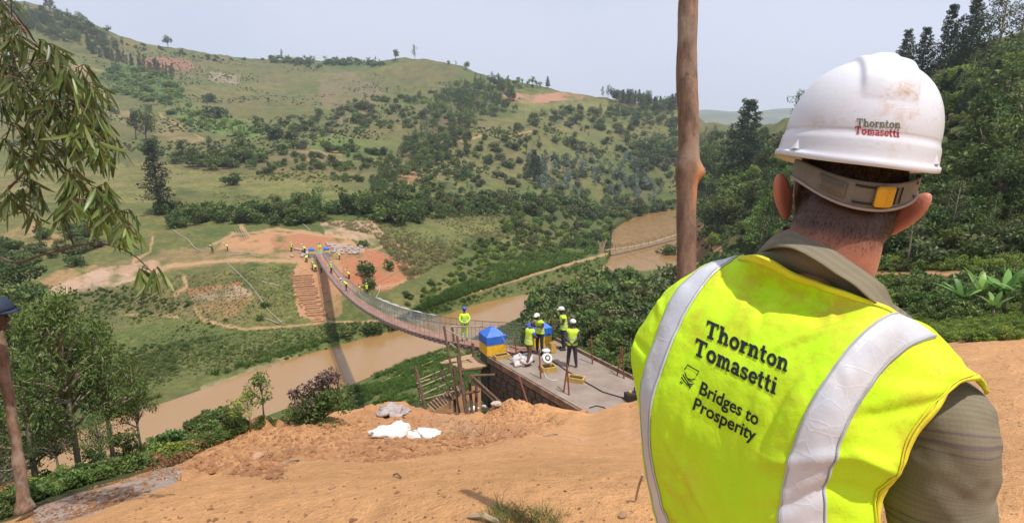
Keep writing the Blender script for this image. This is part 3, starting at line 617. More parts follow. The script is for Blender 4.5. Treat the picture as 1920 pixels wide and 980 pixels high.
region([(935, 155), (1015, 158), (1018, 170), (960, 172), (935, 168)], ['banana', 'round_mid'], 40, (9, 15), {'banana': 'banana plant on the right ridge below the round headed tree', 'round': 'small tree in the ridge grove below the round headed tree'}, {'banana': 'banana plants on the right ridge', 'round': 'small trees of the ridge grove'})
region([(200, 75), (420, 108), (640, 125), (600, 128), (400, 115), (240, 90)], ['bush_dark', 'bush_mid'], 36, (4, 8), 'small bush scattered along the left skyline', 'small bushes along the left skyline')
for (u, v, h, w, k) in ((405, 222, 30, 1.3, 'bush_dark'), (392, 190, 18, 1.5, 'bush_dark'), (206, 212, 18, 1.2, 'bush_dark'), (437, 347, 30, 1.2, 'bush_mid'), (505, 262, 34, 1.3, 'bush_dark'), (545, 262, 22, 1.2, 'bush_mid'), (255, 262, 55, .7, 'round_dark'), (275, 268, 60, .8, 'round_mid'), (282, 222, 26, .8, 'round_mid'), (290, 318, 60, .9, 'round_dark')):
    plant(k, u, v, h, {(405): 'big dark dome shaped bush on the open left hillside', 392: 'smaller dark bush just above the big dome shaped one', 206: 'dark bush beside the hanging leaves on the left hillside', 437: 'round bush alone on the dry grass above the bush line', 505: 'dark thicket at the end of the banana strip', 545: 'bush right of the dark thicket', 255: 'left tree of the dark clump on the left slope', 275: 'right tree of the dark clump on the left slope', 282: 'small tree above the dark clump on the left slope', 290: 'dark tree just above the tall thin pine'}[u], None, w, prio=20)
plant('airy', 303, 402, 132, 'tall thin pine with open branches on the far bank slope', None, 1.25, prio=99)
region([(330, 290), (400, 275), (500, 290), (480, 322), (380, 322), (330, 312)], ['bush_dark', 'bush_mid', 'round_dark'], 34, (16, 34), {'bush': 'dark bush of the thicket on the left slope', 'round': 'dark tree of the thicket on the left slope'}, {'bush': 'bushes of the left slope thicket', 'round': 'trees of the left slope thicket'})
region([(470, 230), (560, 215), (700, 200), (700, 255), (640, 270), (540, 265), (480, 260)], ['bush_dark', 'bush_mid', 'bush_olive', 'round_mid'], 70, (8, 18), {'bush': 'scrubby bush below the banana strip on the left hill', 'round': 'small tree below the banana strip on the left hill'}, {'bush': 'scrub on the left hill', 'round': 'small trees on the left hill'})
region([(560, 270), (700, 280), (745, 300), (730, 350), (640, 345), (560, 325), (480, 330), (500, 290)], ['bush_dark', 'bush_mid', 'bush_olive', 'round_mid'], 80, (8, 20), {'bush': 'bush among the small fields in the middle valley', 'round': 'tree among the small fields in the middle valley'}, {'bush': 'bushes of the middle valley', 'round': 'trees of the middle valley'})
region([(650, 190), (780, 180), (830, 170), (800, 230), (740, 250), (670, 235)], ['bush_dark', 'bush_mid', 'bush_lime'], 90, (7, 14), 'low scrub bush left of the gully wood', 'scrub left of the gully wood')
region([(845, 175), (900, 158), (960, 165), (975, 212), (900, 232), (860, 270), (800, 330), (745, 395), (700, 400), (695, 345), (740, 290), (790, 235), (810, 200)], ['round_dark', 'round_mid', 'tall_dark', 'tall'], 460, (14, 25), {'round': 'leafy tree of the wood in the gully between the hills', 'tall': 'slender tree of the wood in the gully between the hills'}, {'round': 'leafy trees of the gully wood', 'tall': 'slender trees of the gully wood'})
region([(975, 212), (1270, 205), (1270, 245), (1150, 240), (980, 232)], ['round_dark', 'round_mid', 'tall', 'bush_mid'], 110, (10, 20), {'round': 'small leafy tree under the right ridge', 'tall': 'thin tree under the right ridge', 'bush': 'bush under the right ridge'}, {'round': 'small trees under the right ridge', 'tall': 'thin trees under the right ridge', 'bush': 'bushes under the right ridge'})
region([(1145, 188), (1270, 202), (1272, 212), (1150, 200)], ['round_dark', 'tall_dark', 'pine'], 46, (18, 28), {'round': 'leafy tree of the wood along the right ridge', 'tall': 'slender tree of the wood along the right ridge', 'pine': 'pointed conifer of the wood along the right ridge'}, {'round': 'leafy trees on the right ridge', 'tall': 'slender trees on the right ridge', 'pine': 'conifers on the right ridge'})
region([(840, 260), (1000, 235), (1270, 245), (1270, 340), (1180, 390), (980, 385), (840, 390), (780, 360), (820, 300)], ['bush_dark', 'bush_mid', 'bush_olive', 'tall_dark', 'round_mid'], 330, (8, 20), {'bush': 'scrub bush on the hillside behind the river', 'tall': 'thin dark tree on the scrubby hillside behind the river', 'round': 'small tree on the scrubby hillside behind the river'}, {'bush': 'bushes on the hillside behind the river', 'tall': 'thin trees on the hillside behind the river', 'round': 'small trees on the hillside behind the river'})
region([(985, 300), (1210, 310), (1240, 350), (1230, 385), (1080, 375), (1000, 350)], ['tall_silver'], 75, (16, 26), 'silvery young eucalyptus on the hillside above the river bend', 'silvery young eucalypts above the river bend', (1.0, 1.5))
region([(990, 320), (1010, 320), (1012, 350), (992, 350)], ['pine'], 2, (50, 66), 'dark pointed tree left of the silvery eucalypts', 'dark pointed trees by the silvery eucalypts')
region([(1180, 290), (1272, 270), (1272, 310), (1200, 330)], ['round_dark', 'round_mid'], 24, (22, 36), 'leafy tree beside the bare pole above the river bend', 'leafy trees above the river bend')
# --- foot of the hills, bush line
region([(290, 418), (300, 395), (430, 400), (450, 420), (330, 432)], ['bush_dark', 'bush_mid'], 24, (22, 36), 'bush of the line left of the earth ramp', 'bushes left of the earth ramp')
region([(455, 420), (460, 390), (560, 385), (640, 392), (640, 415), (560, 425)], ['bush_dark', 'bush_mid', 'round_mid'], 34, (24, 42), {'bush': 'dense green bush behind the far building site', 'round': 'leafy tree behind the far building site'}, {'bush': 'bushes behind the far building site', 'round': 'trees behind the far building site'})
region([(640, 405), (700, 385), (830, 395), (830, 412), (740, 425), (700, 415)], ['bush_dark', 'bush_mid', 'round_mid', 'round_dark'], 40, (26, 46), {'bush': 'dense bush right of the far building site', 'round': 'leafy tree right of the far building site'}, {'bush': 'bushes right of the far building site', 'round': 'trees right of the far building site'})
region([(760, 370), (960, 375), (1180, 385), (1240, 388), (1150, 415), (960, 405), (830, 402)], ['bush_dark', 'bush_mid', 'bush_olive', 'round_mid'], 130, (16, 32), {'bush': 'dense bush along the foot of the hill by the river', 'round': 'leafy tree along the foot of the hill by the river'}, {'bush': 'bushes along the foot of the hill', 'round': 'trees along the foot of the hill'})
region([(950, 400), (1130, 395), (1150, 420), (1138, 465), (1080, 480), (1000, 480), (940, 440)], ['bush_lime', 'bush_mid', 'bush_olive'], 150, (9, 20), 'bright green bush near the far end of the river path', 'bright green bushes near the river path')
region([(850, 470), (940, 440), (1080, 482), (1000, 508), (900, 535), (800, 568), (760, 575), (750, 550), (850, 512)], ['bush_lime', 'bush_mid'], 230, (7, 15), 'low green plant clump above the river path', 'low plant clumps above the river path')
plant('round_dark', 968, 440, 34, 'small dark tree alone on the dry slope beyond the river', None, .8, prio=30)
region([(1160, 402), (1270, 382), (1272, 390), (1170, 412)], ['bush_mid', 'bush_dark'], 22, (14, 26), 'dark bush on the bank of the river bend', 'bushes on the bank of the river bend')
for (u, v, h, w, lab) in ((683, 517, 34, 1.1, 'larger round dark bush on the red earth bank'), (727, 506, 26, .8, 'smaller dark bush on the red earth bank'), (690, 540, 24, 1.2, 'green bush just below the dark one on the red earth bank'), (680, 462, 18, 1.2, 'bush at the top edge of the red earth bank'), (497, 575, 16, 1, 'small bush beside the fallen white pole'), (487, 600, 14, 1, 'small bush under the fallen white pole'),
                     (354, 572, 14, 1, 'small bush at the pale dirt platform'), (140, 500, 30, 1, 'dark bush beside the long pale dirt patch'), (700, 622, 26, 1.4, 'dark bush on the far water edge by the bridge'), (735, 617, 22, 1.3, 'bush on the far water edge right of the bridge shadow'), (650, 632, 18, 1.4, 'bush on the far water edge left of the bridge shadow'), (1258, 480, 32, 1.3, 'dark bush at the right end of the old footbridge')):
    plant('bush_dark' if 'dark' in lab else 'bush_mid', u, v, h, lab, None, w, prio=60)
region([(0, 460), (140, 430), (230, 440), (200, 470), (60, 500), (0, 520)], ['bush_mid', 'bush_dark', 'bush_olive'], 60, (12, 30), 'bush behind the hanging leaves on the far bank', 'bushes behind the hanging leaves')
# --- near bank thicket below the slab, seen right of the bridge
region([(1000, 640), (1000, 585), (1060, 560), (1090, 548), (1270, 530), (1272, 600), (1180, 690), (1150, 670), (1070, 640)], ['bush_olive', 'bush_mid', 'bush_dark'], 120, (38, 66), 'rounded bush of the thicket between slab and river', 'bushes of the thicket between slab and river')
region([(1120, 640), (1180, 650), (1190, 700), (1150, 690)], ['bush_mid'], 12, (22, 34), 'leafy bush right against the slab edge', 'leafy bushes against the slab edge')
# --- right-hand side
LR = {'round': 'leafy tree of the wood between pole and hard hat', 'tall': 'slender tree of the wood between pole and hard hat', 'bush': 'bush of the wood between pole and hard hat', 'pine': 'conifer of the wood between pole and hard hat'}
region([(1312, 262), (1460, 262), (1480, 300), (1312, 320)], ['round_dark', 'round_mid', 'tall', 'tall_dark'], 110, (16, 30), LR, {k: v.replace('tree ', 'trees ') for k, v in LR.items()})
region([(1312, 330), (1480, 310), (1480, 480), (1400, 490), (1312, 480)], ['round_mid', 'round_lime', 'tall', 'round_dark', 'tall_dark'], 80, (40, 75), LR, {k: v.replace('tree ', 'trees ') for k, v in LR.items()})
region([(1310, 520), (1360, 500), (1370, 530), (1320, 560)], ['bush_dark', 'bush_mid'], 12, (35, 55), 'bush behind the left shoulder by the bare pole', 'bushes behind the left shoulder')
plant('pine', 1390, 348, 150, 'big dark pine standing above the wood left of the hard hat', None, 1.35, prio=99)
plant('tall_dark', 1487, 246, 70, 'dark tree half hidden by the left rim of the hard hat', None, 1.3, prio=99)
for (u, v, h, k, w, lab) in ((1640, 120, 34, 'pine', 1, 'tip of a small conifer above the hard hat'), (1688, 165, 98, 'pine', 1.0, 'left of the two pines right of the hard hat top'), (1724, 160, 98, 'pine', 1.1, 'right of the two pines next to the hard hat top'), (1775, 145, 125, 'pine', .9, 'tall ragged pine left in the right skyline group'),
                        (1812, 135, 128, 'pine', 1.1, 'tallest broad pine of the right skyline group'), (1845, 125, 90, 'tall_dark', 1.3, 'dark tree right of the tallest skyline pine'), (1868, 110, 112, 'euc', 1.3, 'pale thin eucalyptus on the right skyline'), (1905, 105, 115, 'euc', 1.3, 'pale eucalyptus at the right end of the skyline'),
                        (1890, 130, 70, 'round_mid', 1.1, 'leafy tree low before the pale eucalypts')):
    plant(k, u, v, h, lab, None, w, prio=99)
LM2 = {'round': 'leafy tree on the slope hidden behind the man', 'tall': 'slender tree on the slope hidden behind the man', 'bush': 'bush on the slope hidden behind the man'}
region([(1480, 262), (1640, 215), (1745, 190), (1745, 500), (1480, 500)], ['round_mid', 'round_dark', 'tall', 'bush_mid', 'bush_olive'], 110, (24, 60), LM2, {k: v.replace('tree ', 'trees ').replace('bush ', 'bushes ') for k, v in LM2.items()})
LS = {'pine': 'small conifer on the steep slope right of the hard hat', 'round': 'leafy tree on the steep slope right of the hard hat', 'tall': 'slender tree on the steep slope right of the hard hat', 'bush': 'bush on the steep slope right of the hard hat'}
GS = {k: v.replace('tree ', 'trees ').replace('bush ', 'bushes ') for k, v in LS.items()}
region([(1745, 190), (1800, 165), (1920, 120), (1920, 165), (1790, 230), (1750, 260)], ['round_mid', 'round_lime', 'round_lime', 'tall', 'pine'], 42, (40, 70), LS, GS)
region([(1750, 240), (1920, 190), (1920, 300), (1760, 320)], ['bush_mid', 'bush_lime', 'bush_olive'], 60, (14, 30), LS, GS)
region([(1745, 300), (1850, 290), (1850, 480), (1745, 490)], ['round_mid', 'round_lime', 'bush_lime', 'bush_mid'], 40, (22, 60), LS, GS)
region([(1840, 230), (1920, 230), (1920, 420), (1850, 430)], ['round_dark', 'tall_dark', 'round_mid'], 22, (80, 140), LS, GS)
region([(1650, 430), (1740, 330), (1850, 300), (1920, 400), (1920, 500), (1650, 505)], ['round_dark', 'round_mid', 'tall', 'bush_mid', 'bush_olive', 'bush_dark', 'bush_dark'], 120, (26, 75), LS, GS)
for k, (u, v, h) in enumerate(((1700, 506, 150), (1778, 470, 130), (1660, 480, 120))):
    plant('euc', u, v, h, ('thin straight tree behind the right ear', 'thin leafy tree on the slope further right of the ear', 'thin leafy tree close beside the collar')[k], None, .8, prio=60)
region([(1670, 570), (1700, 530), (1920, 525), (1920, 575), (1740, 620)], ['bush_dark', 'bush_mid'], 60, (24, 44), 'dark leafy bush below the dirt path on the right', 'dark bushes below the path on the right')
for k, (u, v, h) in enumerate(((1800, 590, 72), (1835, 585, 84), (1880, 588, 86), (1915, 590, 80), (1860, 600, 55), (1950, 590, 80))):
    plant('banana', u, v, h, ('banana plant nearest the vest at the path', 'upright banana plant second from the vest', 'tall banana plant third from the vest', 'banana plant at the right frame edge', 'low small banana plant before the tall ones', 'banana plant past the right frame edge')[k], None, 1.4, prio=99)
# --- left near slope
plant('round_mid', 235, 880, 78, 'leafy bush like tree at the gravel strip', None, 1.0, prio=50)
region([(0, 975), (0, 925), (60, 908), (150, 876), (240, 852), (330, 830), (335, 866), (240, 888), (150, 912), (60, 945)], ['bush_dark', 'bush_mid', 'bush_lime'], 46, (26, 50), 'leafy bush on the slope edge at the lower left', 'leafy bushes on the slope edge lower left', ymax=18)
region([(290, 850), (310, 800), (440, 785), (450, 805), (360, 838)], ['bush_dark', 'bush_mid'], 26, (26, 44), 'leafy bush along the cut edge left of the saplings', 'leafy bushes along the cut edge', ymax=24)
region([(450, 805), (560, 770), (640, 752), (640, 762), (560, 785), (470, 808)], ['bush_lime', 'bush_mid'], 16, (12, 22), 'low bright plant below the saplings', 'low plants below the saplings')
region([(0, 560), (60, 540), (90, 640), (60, 740), (0, 700)], ['round_dark', 'round_mid'], 9, (60, 110), 'dark leafy tree at the left edge across the slope', 'dark trees at the left edge')
flush()
# --- ground cover masses
def px_points(poly, n):
    us = [q[0] for q in poly]; vs = [q[1] for q in poly]; out = []
    u = RNG.uniform(min(us), max(us), n * 4); v = RNG.uniform(min(vs), max(vs), n * 4); ok = np.nonzero(inpoly(u, v, poly))[0][:n]
    for i in ok:
        h = hit(u[i], v[i])
        if h is not None: out.append(h)
    return np.array(out)
def cover(name, kind, poly, n, sc, label, cat):
    c_ = np.mean(poly, axis=0); poly = [(c_[0] + (q[0] - c_[0]) * 1.06, c_[1] + (q[1] - c_[1]) * 1.06) for q in poly]
    p = px_points(poly, int(n * 1.35)); p = p[p[:, 1] > {'near_bank_grass': 40, 'bank_reeds': 40}.get(name, 0)]; d_ = fbm(p * (1, 1, 0), 28 if p[:, 1].mean() > 150 else (9 if p[:, 1].mean() > 60 else 2.5), 3); thr = (.18 + 3.2 * d_) if name.split('_')[0] in ('high', 'under', 'middle', 'far', 'hillside') else (.62 + 1.5 * d_); p = p[RNG.uniform(size=len(p)) < thr]; return scatter_stuff(name, kind, p, RNG.uniform(sc[0], sc[1], len(p)), label, cat)
cover('bank_reeds', 'reed', [(60, 850), (0, 880), (0, 845), (256, 762), (428, 702), (560, 660), (640, 638), (731, 612), (828, 586), (983, 546), (1091, 506), (1138, 488), (1134, 478), (1060, 500), (920, 548), (800, 582), (730, 605), (640, 628), (500, 668), (380, 706), (200, 770)], 5200, (.5, 1.2), 'lush green fringe along the far water edge', 'reeds')
cover('flood_plain_grass', 'grass', [(240, 765), (200, 700), (340, 640), (470, 622), (640, 608), (760, 598), (700, 615), (560, 655), (420, 700)], 5000, (.2, .45), 'short green grass on the flat far bank', 'grass')
cover('riverside_herbs', 'reed', [(760, 596), (820, 560), (900, 520), (1000, 470), (1120, 440), (1140, 465), (1100, 482), (1000, 512), (900, 545), (800, 578)], 7500, (.6, 1.3), 'lush herbs between the river path and the dry slope', 'herbs')
cover('site_grass', 'grass', [(140, 620), (200, 560), (340, 520), (540, 500), (560, 600), (460, 612), (300, 640)], 2600, (.15, .38), 'patchy grass around the far building site', 'grass')
cover('near_bank_grass', 'reed', [(640, 772), (668, 728), (700, 705), (760, 680), (835, 656), (905, 632), (990, 592), (1010, 620), (960, 660), (860, 740), (830, 757), (700, 765)], 6000, (.3, .7), 'green grass on the near bank beside the bridge', 'grass')
cover('hillside_grass', 'dry', [(300, 330), (560, 330), (740, 360), (900, 400), (1000, 420), (860, 470), (760, 520), (700, 440), (440, 380), (300, 380)], 5000, (.5, 1.1), 'dry grass on the slope beyond the river', 'grass')
cover('right_slope_cover', 'bush_lime', [(1660, 500), (1740, 320), (1920, 200), (1920, 505)], 2600, (.6, 1.4), 'rough undergrowth on the steep right slope', 'undergrowth')
cover('slope_edge_herbs', 'bush_lime', [(1660, 640), (1700, 590), (1780, 572), (1920, 575), (1920, 634), (1790, 640), (1700, 655)], 2600, (.16, .34), 'low leafy ground cover at the edge of the dirt on the right', 'ground cover')
cover('under_scrub', 'bush_mid', [(640, 300), (820, 250), (980, 240), (1270, 260), (1270, 380), (960, 400), (740, 410), (640, 400)], 6500, (.8, 2.3), 'low scrub between the trees on the far hillside', 'scrub')
cover('high_scrub', 'bush_olive', [(0, 120), (200, 90), (640, 135), (960, 180), (800, 250), (640, 300), (300, 300), (0, 280)], 6500, (.8, 2.2), 'sparse scrub on the upper left hillside', 'scrub')
cover('valley_undergrowth', 'bush_mid', [(1312, 260), (1480, 260), (1480, 500), (1312, 560)], 1200, (1.0, 2.4), 'undergrowth of the wood between pole and hard hat', 'undergrowth')
cover('middle_hill_herbs', 'bush_lime', [(560, 260), (840, 250), (1270, 230), (1270, 390), (960, 400), (740, 410), (500, 330)], 3000, (.8, 1.9), 'light green herbs and shrubs on the middle hillside', 'scrub')
cover('far_bank_herbs', 'bush_mid', [(60, 560), (240, 540), (420, 600), (560, 610), (720, 606), (600, 655), (400, 705), (240, 765)], 900, (.4, .9), 'scattered herbs on the flat far bank', 'herbs')
cover('hidden_slope_cover', 'bush_lime', [(1300, 520), (1480, 505), (1670, 515), (1680, 660), (1500, 690), (1300, 715), (1280, 640)], 1500, (.3, .9), 'undergrowth on the slope below the man', 'undergrowth')
cover('behind_slope_cover', 'bush_olive', [(1480, 270), (1740, 190), (1740, 500), (1480, 500)], 1200, (.7, 1.6), 'undergrowth on the hillside behind the man', 'undergrowth')
cover('thicket_floor', 'bush_mid', [(1000, 640), (1000, 590), (1090, 550), (1270, 520), (1290, 700), (1200, 720), (1150, 690)], 1200, (.8, 1.6), 'low undergrowth of the thicket below the slab', 'undergrowth')
# ================================================================ BRIDGE AND BUILDING SITE
SZ = -7.7                                          # top of the anchor slab
M_conc = mat('concrete_grey', (.29, .23, .185), (.21, .16, .125), 1.3, .9, .01, 14, detail=7)
M_cside = mat('concrete_edge_brown', (.28, .18, .12), (.14, .09, .06), 3, .95, .02, 12)
M_stone = mat('abutment_stone', (.16, .12, .09), (.075, .055, .045), 5, .95, .02, 25); M_mortar = mat('abutment_mortar', (.10, .08, .065), (.05, .04, .035), 6, .95, .02)
M_blue = mat('blue_paint', (.02, .11, .50), (.03, .15, .58), 4, .45); M_yel = mat('yellow_paint', (.80, .50, .03), (.66, .38, .03), 5, .5)
M_rust = mat('rusty_steel', (.22, .065, .03), (.12, .04, .025), 20, .85, .004); M_wood = mat('raw_timber', (.46, .30, .17), (.28, .17, .09), 9, .85, .004, stretch=(1, 6, 6)); M_pole = mat('dark_pole', (.16, .10, .06), (.07, .045, .03), 12, .9, .004); M_ppole = mat('pale_pole', (.42, .32, .2), (.26, .19, .12), 10, .85)
M_deck = mat('deck_timber', (.36, .175, .115), (.26, .125, .08), 3, .8, .004); M_beam = mat('deck_beam_brown', (.16, .06, .04), (.09, .035, .025), 5, .8)
M_cable = mat('cable_grey', (.20, .18, .17), None, 20, .5, metal=.3); M_net = mat('wire_net_grey', (.50, .51, .52), (.42, .43, .45), 8, .5)
M_white = mat('white_plastic', (.75, .73, .70), (.6, .56, .5), 7, .6, .01); M_black = mat('black_plastic', (.02, .02, .022), None, 5, .5); M_ylp = mat('yellow_plastic', (.55, .36, .07), (.42, .27, .08), 8, .5)
FL, NL, NR, FR = (PZ(u, v, SZ) for u, v in ((917, 667), (1114, 780), (1232, 735), (1041, 638)))
ab = empty('anchor_slab', tuple((FL + NR) / 2 * (1, 1, 0) + (0, 0, -13)), 'flat concrete anchor slab with dark stone side where the workers stand', 'abutment'); ab.location = (0, 0, 0)
def prism(poly, z0, z1):
    b = MB(); n = len(poly); V = [(p[0], p[1], z) for z in (z0, z1) for p in poly]
    b.add(V, [[i, (i + 1) % n, n + (i + 1) % n, n + i] for i in range(n)]); b.add(V, [[n, n + 1, n + 2, n + 3]]) if n == 4 else None; b.add(V, [[3, 2, 1, 0]]); return b
cen = (FL + NL + NR + FR) / 4
inn = [cen + (p - cen) * .985 for p in (FL, NL, NR, FR)]
prism(inn, SZ - 6.5, SZ - .28).build('core_wall', M_mortar, ab)
b = prism([FL, NL, NR, FR], SZ - .28, SZ); me = b.data('slab_top', M_conc); link('slab_top', me, ab)
def edge_beam(p, q, w, h, dz, m, name):
    b = MB(); b.beam(p + np.array([0, 0, dz]), q + np.array([0, 0, dz]), w, h); return b.build(name, m, ab)
ax = (NL - FL) / np.linalg.norm(NL - FL); nx = np.array([ax[1], -ax[0], 0]) * 1.0
outl = nx if np.dot(nx, FL - cen) > 0 else -nx
edge_beam(FL + outl * .03, NL + outl * .03, .10, .24, -.15, M_cside, 'edge_beam')
nseg = 5
for k in range(nseg):
    a = FR + (NR - FR) * (k / nseg + .004); c = FR + (NR - FR) * ((k + 1) / nseg - .004); edge_beam(a - outl * .05, c - outl * .05, .09, .16, .05, M_cside, 'form_board')
# stones of the left side wall
stone_me = []
for s in range(4):
    b = MB(); b.box((0, 0, 0), (1, .16, 1)); me = b.data('stone', M_stone); bm = bmesh.new(); bm.from_mesh(me); bmesh.ops.bevel(bm, geom=bm.edges[:], offset=.06, segments=1, affect='EDGES')
    for v_ in bm.verts: v_.co += Vector((random.uniform(-.05, .05), random.uniform(-.015, .015), random.uniform(-.05, .05)))
    bm.to_mesh(me); bm.free(); stone_me.append(me)
Lw = np.linalg.norm(NL - FL); angw = math.atan2(ax[1], ax[0]); zc = SZ - .32
while zc > SZ - 4.0:
    hs = random.uniform(.2, .3); s = random.uniform(0, .2)
    while s < Lw:
        wd = random.uniform(.28, .55)
        p = FL + ax * (s + wd / 2) + outl * -.03; o = link('stone', random.choice(stone_me), ab); o.location = (p[0], p[1], zc - hs / 2); o.rotation_euler = (0, 0, angw); o.scale = (wd * .93, 1, hs * .92); s += wd
    zc -= hs
def on_slab(u, v): return PZ(u, v, SZ)
# pillars with painted caps
BD = np.array([-.43, .903, 0]); BD /= np.linalg.norm(BD); BN = np.array([BD[1], -BD[0], 0]); BANG = math.atan2(BD[1], BD[0])
B0 = np.array([.19, 21.1, 0])
def deckp(t, s=0, z=0): q = B0 + BD * t + BN * s; return np.array([q[0], q[1], -7.72 - .27 * t + .0020 * t * t + z])
def pillar(c, z, label, hbase, side=.82, cat='bridge pillar'):
    e = empty('bridge_pillar', (c[0], c[1], z), label, cat, 'bridge pillars with blue and yellow caps', (0, 0, BANG))
    MB().box((0, 0, -hbase / 2 - .003), (side * .92, side * .92, hbase)).build('column', mat('pillar_base', (.07, .09, .07), (.03, .045, .035), 5, .9) if z > -10 else M_cold, e)
    b = MB().box((0, 0, .22), (side, side, .44)); b.build('yellow_band', M_yel, e)
    MB().box((0, 0, .44 + .165), (side + .03, side + .03, .33)).build('blue_band', M_blue, e)
    s = side / 2 + .02; V = [(-s, -s, .772), (s, -s, .772), (s, s, .772), (-s, s, .772), (0, 0, 1.13)]; b = MB(); b.add(V, [[0, 1, 4], [1, 2, 4], [2, 3, 4], [3, 0, 4]]); b.add(V, [[3, 2, 1, 0]]); b.build('pyramid_cap', M_blue, e)
    return e
M_cold = mat('far_pillar_concrete', (.30, .28, .27), (.2, .19, .18), 3, .9)
cl = PZ(923, 655, SZ); pillar(np.array([-.80, 20.75]), SZ, 'near pillar with blue pyramid cap at the left slab corner', 2.2)
pillar(np.array([1.13, 21.75]), SZ, 'near pillar with blue and yellow cap behind the four workers', 2.2)
TE = 81.0; pe = deckp(TE)
pillar((deckp(TE, -1.25))[:2], pe[2] + .1, 'left of the two small far pillars at the other bridge end', 3.0, .9); pillar((deckp(TE, 1.25))[:2], pe[2] + .1, 'right of the two small far pillars at the other bridge end', 3.0, .9)
fb = empty('far_abutment', (0, 0, 0), 'grey concrete landing behind the far pillars', 'abutment')
b = MB(); a0, a1 = deckp(TE, 0, -1.6), deckp(TE + 6, 0, 0); a1[2] = a0[2]; b.beam(a0, a1, 4.2, 3.0); b.build('landing_block', M_cold, fb)
# ---- suspension bridge
br = empty('suspension_bridge', tuple(deckp(0)), 'long sagging footbridge with plank deck and wire net sides over the river', 'bridge'); br.location = (0, 0, 0)
T1 = TE - .3
def plank_mesh(seg0, seg1, s, w):
    b = MB(); n = 3; tt = np.linspace(seg0, seg1, n); V = []
    for t_ in tt:
        for ds, dz in ((-w / 2, 0), (w / 2, 0), (w / 2, -.045), (-w / 2, -.045)): V.append(deckp(t_, s + ds, dz))
    F = [[i * 4 + j, i * 4 + (j + 1) % 4, (i + 1) * 4 + (j + 1) % 4, (i + 1) * 4 + j] for i in range(n - 1) for j in range(4)]; F += [[3, 2, 1, 0], [8, 9, 10, 11]]; b.add(V, F); return b
M_deck2 = mat('deck_timber_light', (.40, .24, .17), (.3, .165, .115), 3, .8); 
t_ = -.6; k = 0
while t_ < T1 - .5:
    for j in range(5):
        plank_mesh(max(-.8, t_ + (.0 if j % 2 else -1.0)) + .01, min(T1, t_ + (2.0 if j % 2 else 1.0)) - .01, (j - 2) * .212, .2).build('deck_plank', M_deck2 if (k * 5 + j * 3) % 4 == 0 else M_deck, br)
    t_ += 2.0; k += 1
for t_ in np.arange(.4, T1, 1.0):
    MB().beam(deckp(t_, -.72, -.12), deckp(t_, .72, -.12), .12, .13).build('crossbeam', M_beam, br)
for s in (-.68, .68):
    MB().tube([deckp(t_, s, 1.02 if 2 < t_ < TE - 2 else .95) for t_ in np.linspace(-.4, TE, 60)], .016, 5).build('handrail_cable', M_cable, br)
    for dz, ds in ((-.20, 0), (-.20, .12)): MB().tube([deckp(t_, s - ds * np.sign(s), dz) for t_ in np.linspace(-.4, TE, 60)], .018, 5).build('deck_cable', M_cable, br)
    for t_ in np.arange(.4, T1, 1.0): MB().tube([deckp(t_, s, -.15), deckp(t_, s, 1.02)], .008, 4).build('suspender', M_cable, br)
    b = MB(); step = .22 if s < 0 else .16; t_ = 1.0
    rw = .0038 if s < 0 else .0055
    while t_ < T1:
        x = .25 * math.exp(-((t_ - 24) / 9) ** 2) if s > 0 else 0
        b.tube([deckp(t_, s, -.1), deckp(t_ + .1, s + x, .45), deckp(t_, s, 1.0)], rw, 3, False); t_ += step
    for z in np.linspace(0, .98, 9): b.tube([deckp(q, s + (.25 * math.exp(-((q - 24) / 9) ** 2) * math.sin(z * 3) if s > 0 else 0), z) for q in np.linspace(1, T1, 70)], rw, 3, False)
    tag(b.build('wire_net', M_net, br), kind='stuff')
# slack net still rolled out over the middle of the span on the right side
b = MB()
for q in np.arange(14, 34, .14):
    r = .55 + .25 * math.sin(q * 1.7); b.tube([deckp(q, .7, 1.0), deckp(q + .05, 1.0 + r * .3, .9), deckp(q, 1.05 + r * .5, .45), deckp(q, .9 + r * .3, .0)], .007, 3, False)
for z, s in ((.95, .85), (.85, 1.15), (.6, 1.3), (.35, 1.25), (.1, 1.05)): b.tube([deckp(q, s + .15 * math.sin(q * 1.7), z) for q in np.linspace(14, 34, 60)], .007, 3, False)
tag(b.build('loose_net', M_net, br), kind='stuff')
# ---- bars, cords and gear on the slab
def bar(pts, label, name='steel_bar', r=.028, m=None, group='rusty bars standing on the slab', cat='steel bar'):
    e = empty(name, tuple(pts[0][0]), label, cat, group); e.location = (0, 0, 0)
    for p, q in pts: MB().tube([p, q], r, 7).build('bar', m or M_rust, e)
    return e
def up(uf, vf, ut, vt, z=SZ):
    p = PZ(uf, vf, z); D = p[1] * CP - p[2] * SP; return p, P(ut, vt, D - .05)
bar([up(970, 680, 965, 634)], 'rusty bar standing alone left of the worker in the blue shirt')
bar([up(1014, 709, 1011, 655)], 'rusty bar in front of the brown trousers')
bar([up(1057, 734, 1064, 683), up(1067, 740, 1063, 683)], 'pair of rusty bars joined at the top nearest the camera')
bar([up(1111, 682, 1108, 630)], 'single rusty bar near the right slab edge')
bar([up(1157, 704, 1166, 652), up(1170, 709, 1166, 650)], 'pair of rusty bars leaning together at the right slab edge')
bar([up(936, 662, 925, 611), up(942, 661, 930, 615)], 'two rusty bars leaning before the left blue cap')
bar([up(1037, 622, 1033, 582)], 'brown post behind the cap beside the thicket', r=.035, m=M_pole); bar([up(1066, 628, 1064, 583)], 'brown post rising behind the white helmets', r=.035, m=M_pole)
bar([(P(992, 763, 16.4), P(972, 703, 16.9))], 'rusty bar leaning on the dirt mound against the wall')
def cord(pts, label, m, r=.014, name='cord', cat='cord'): return tag(MB().tube(pts, r, 5).build(name, m), label, cat)
zup = np.array([0, 0, .02])
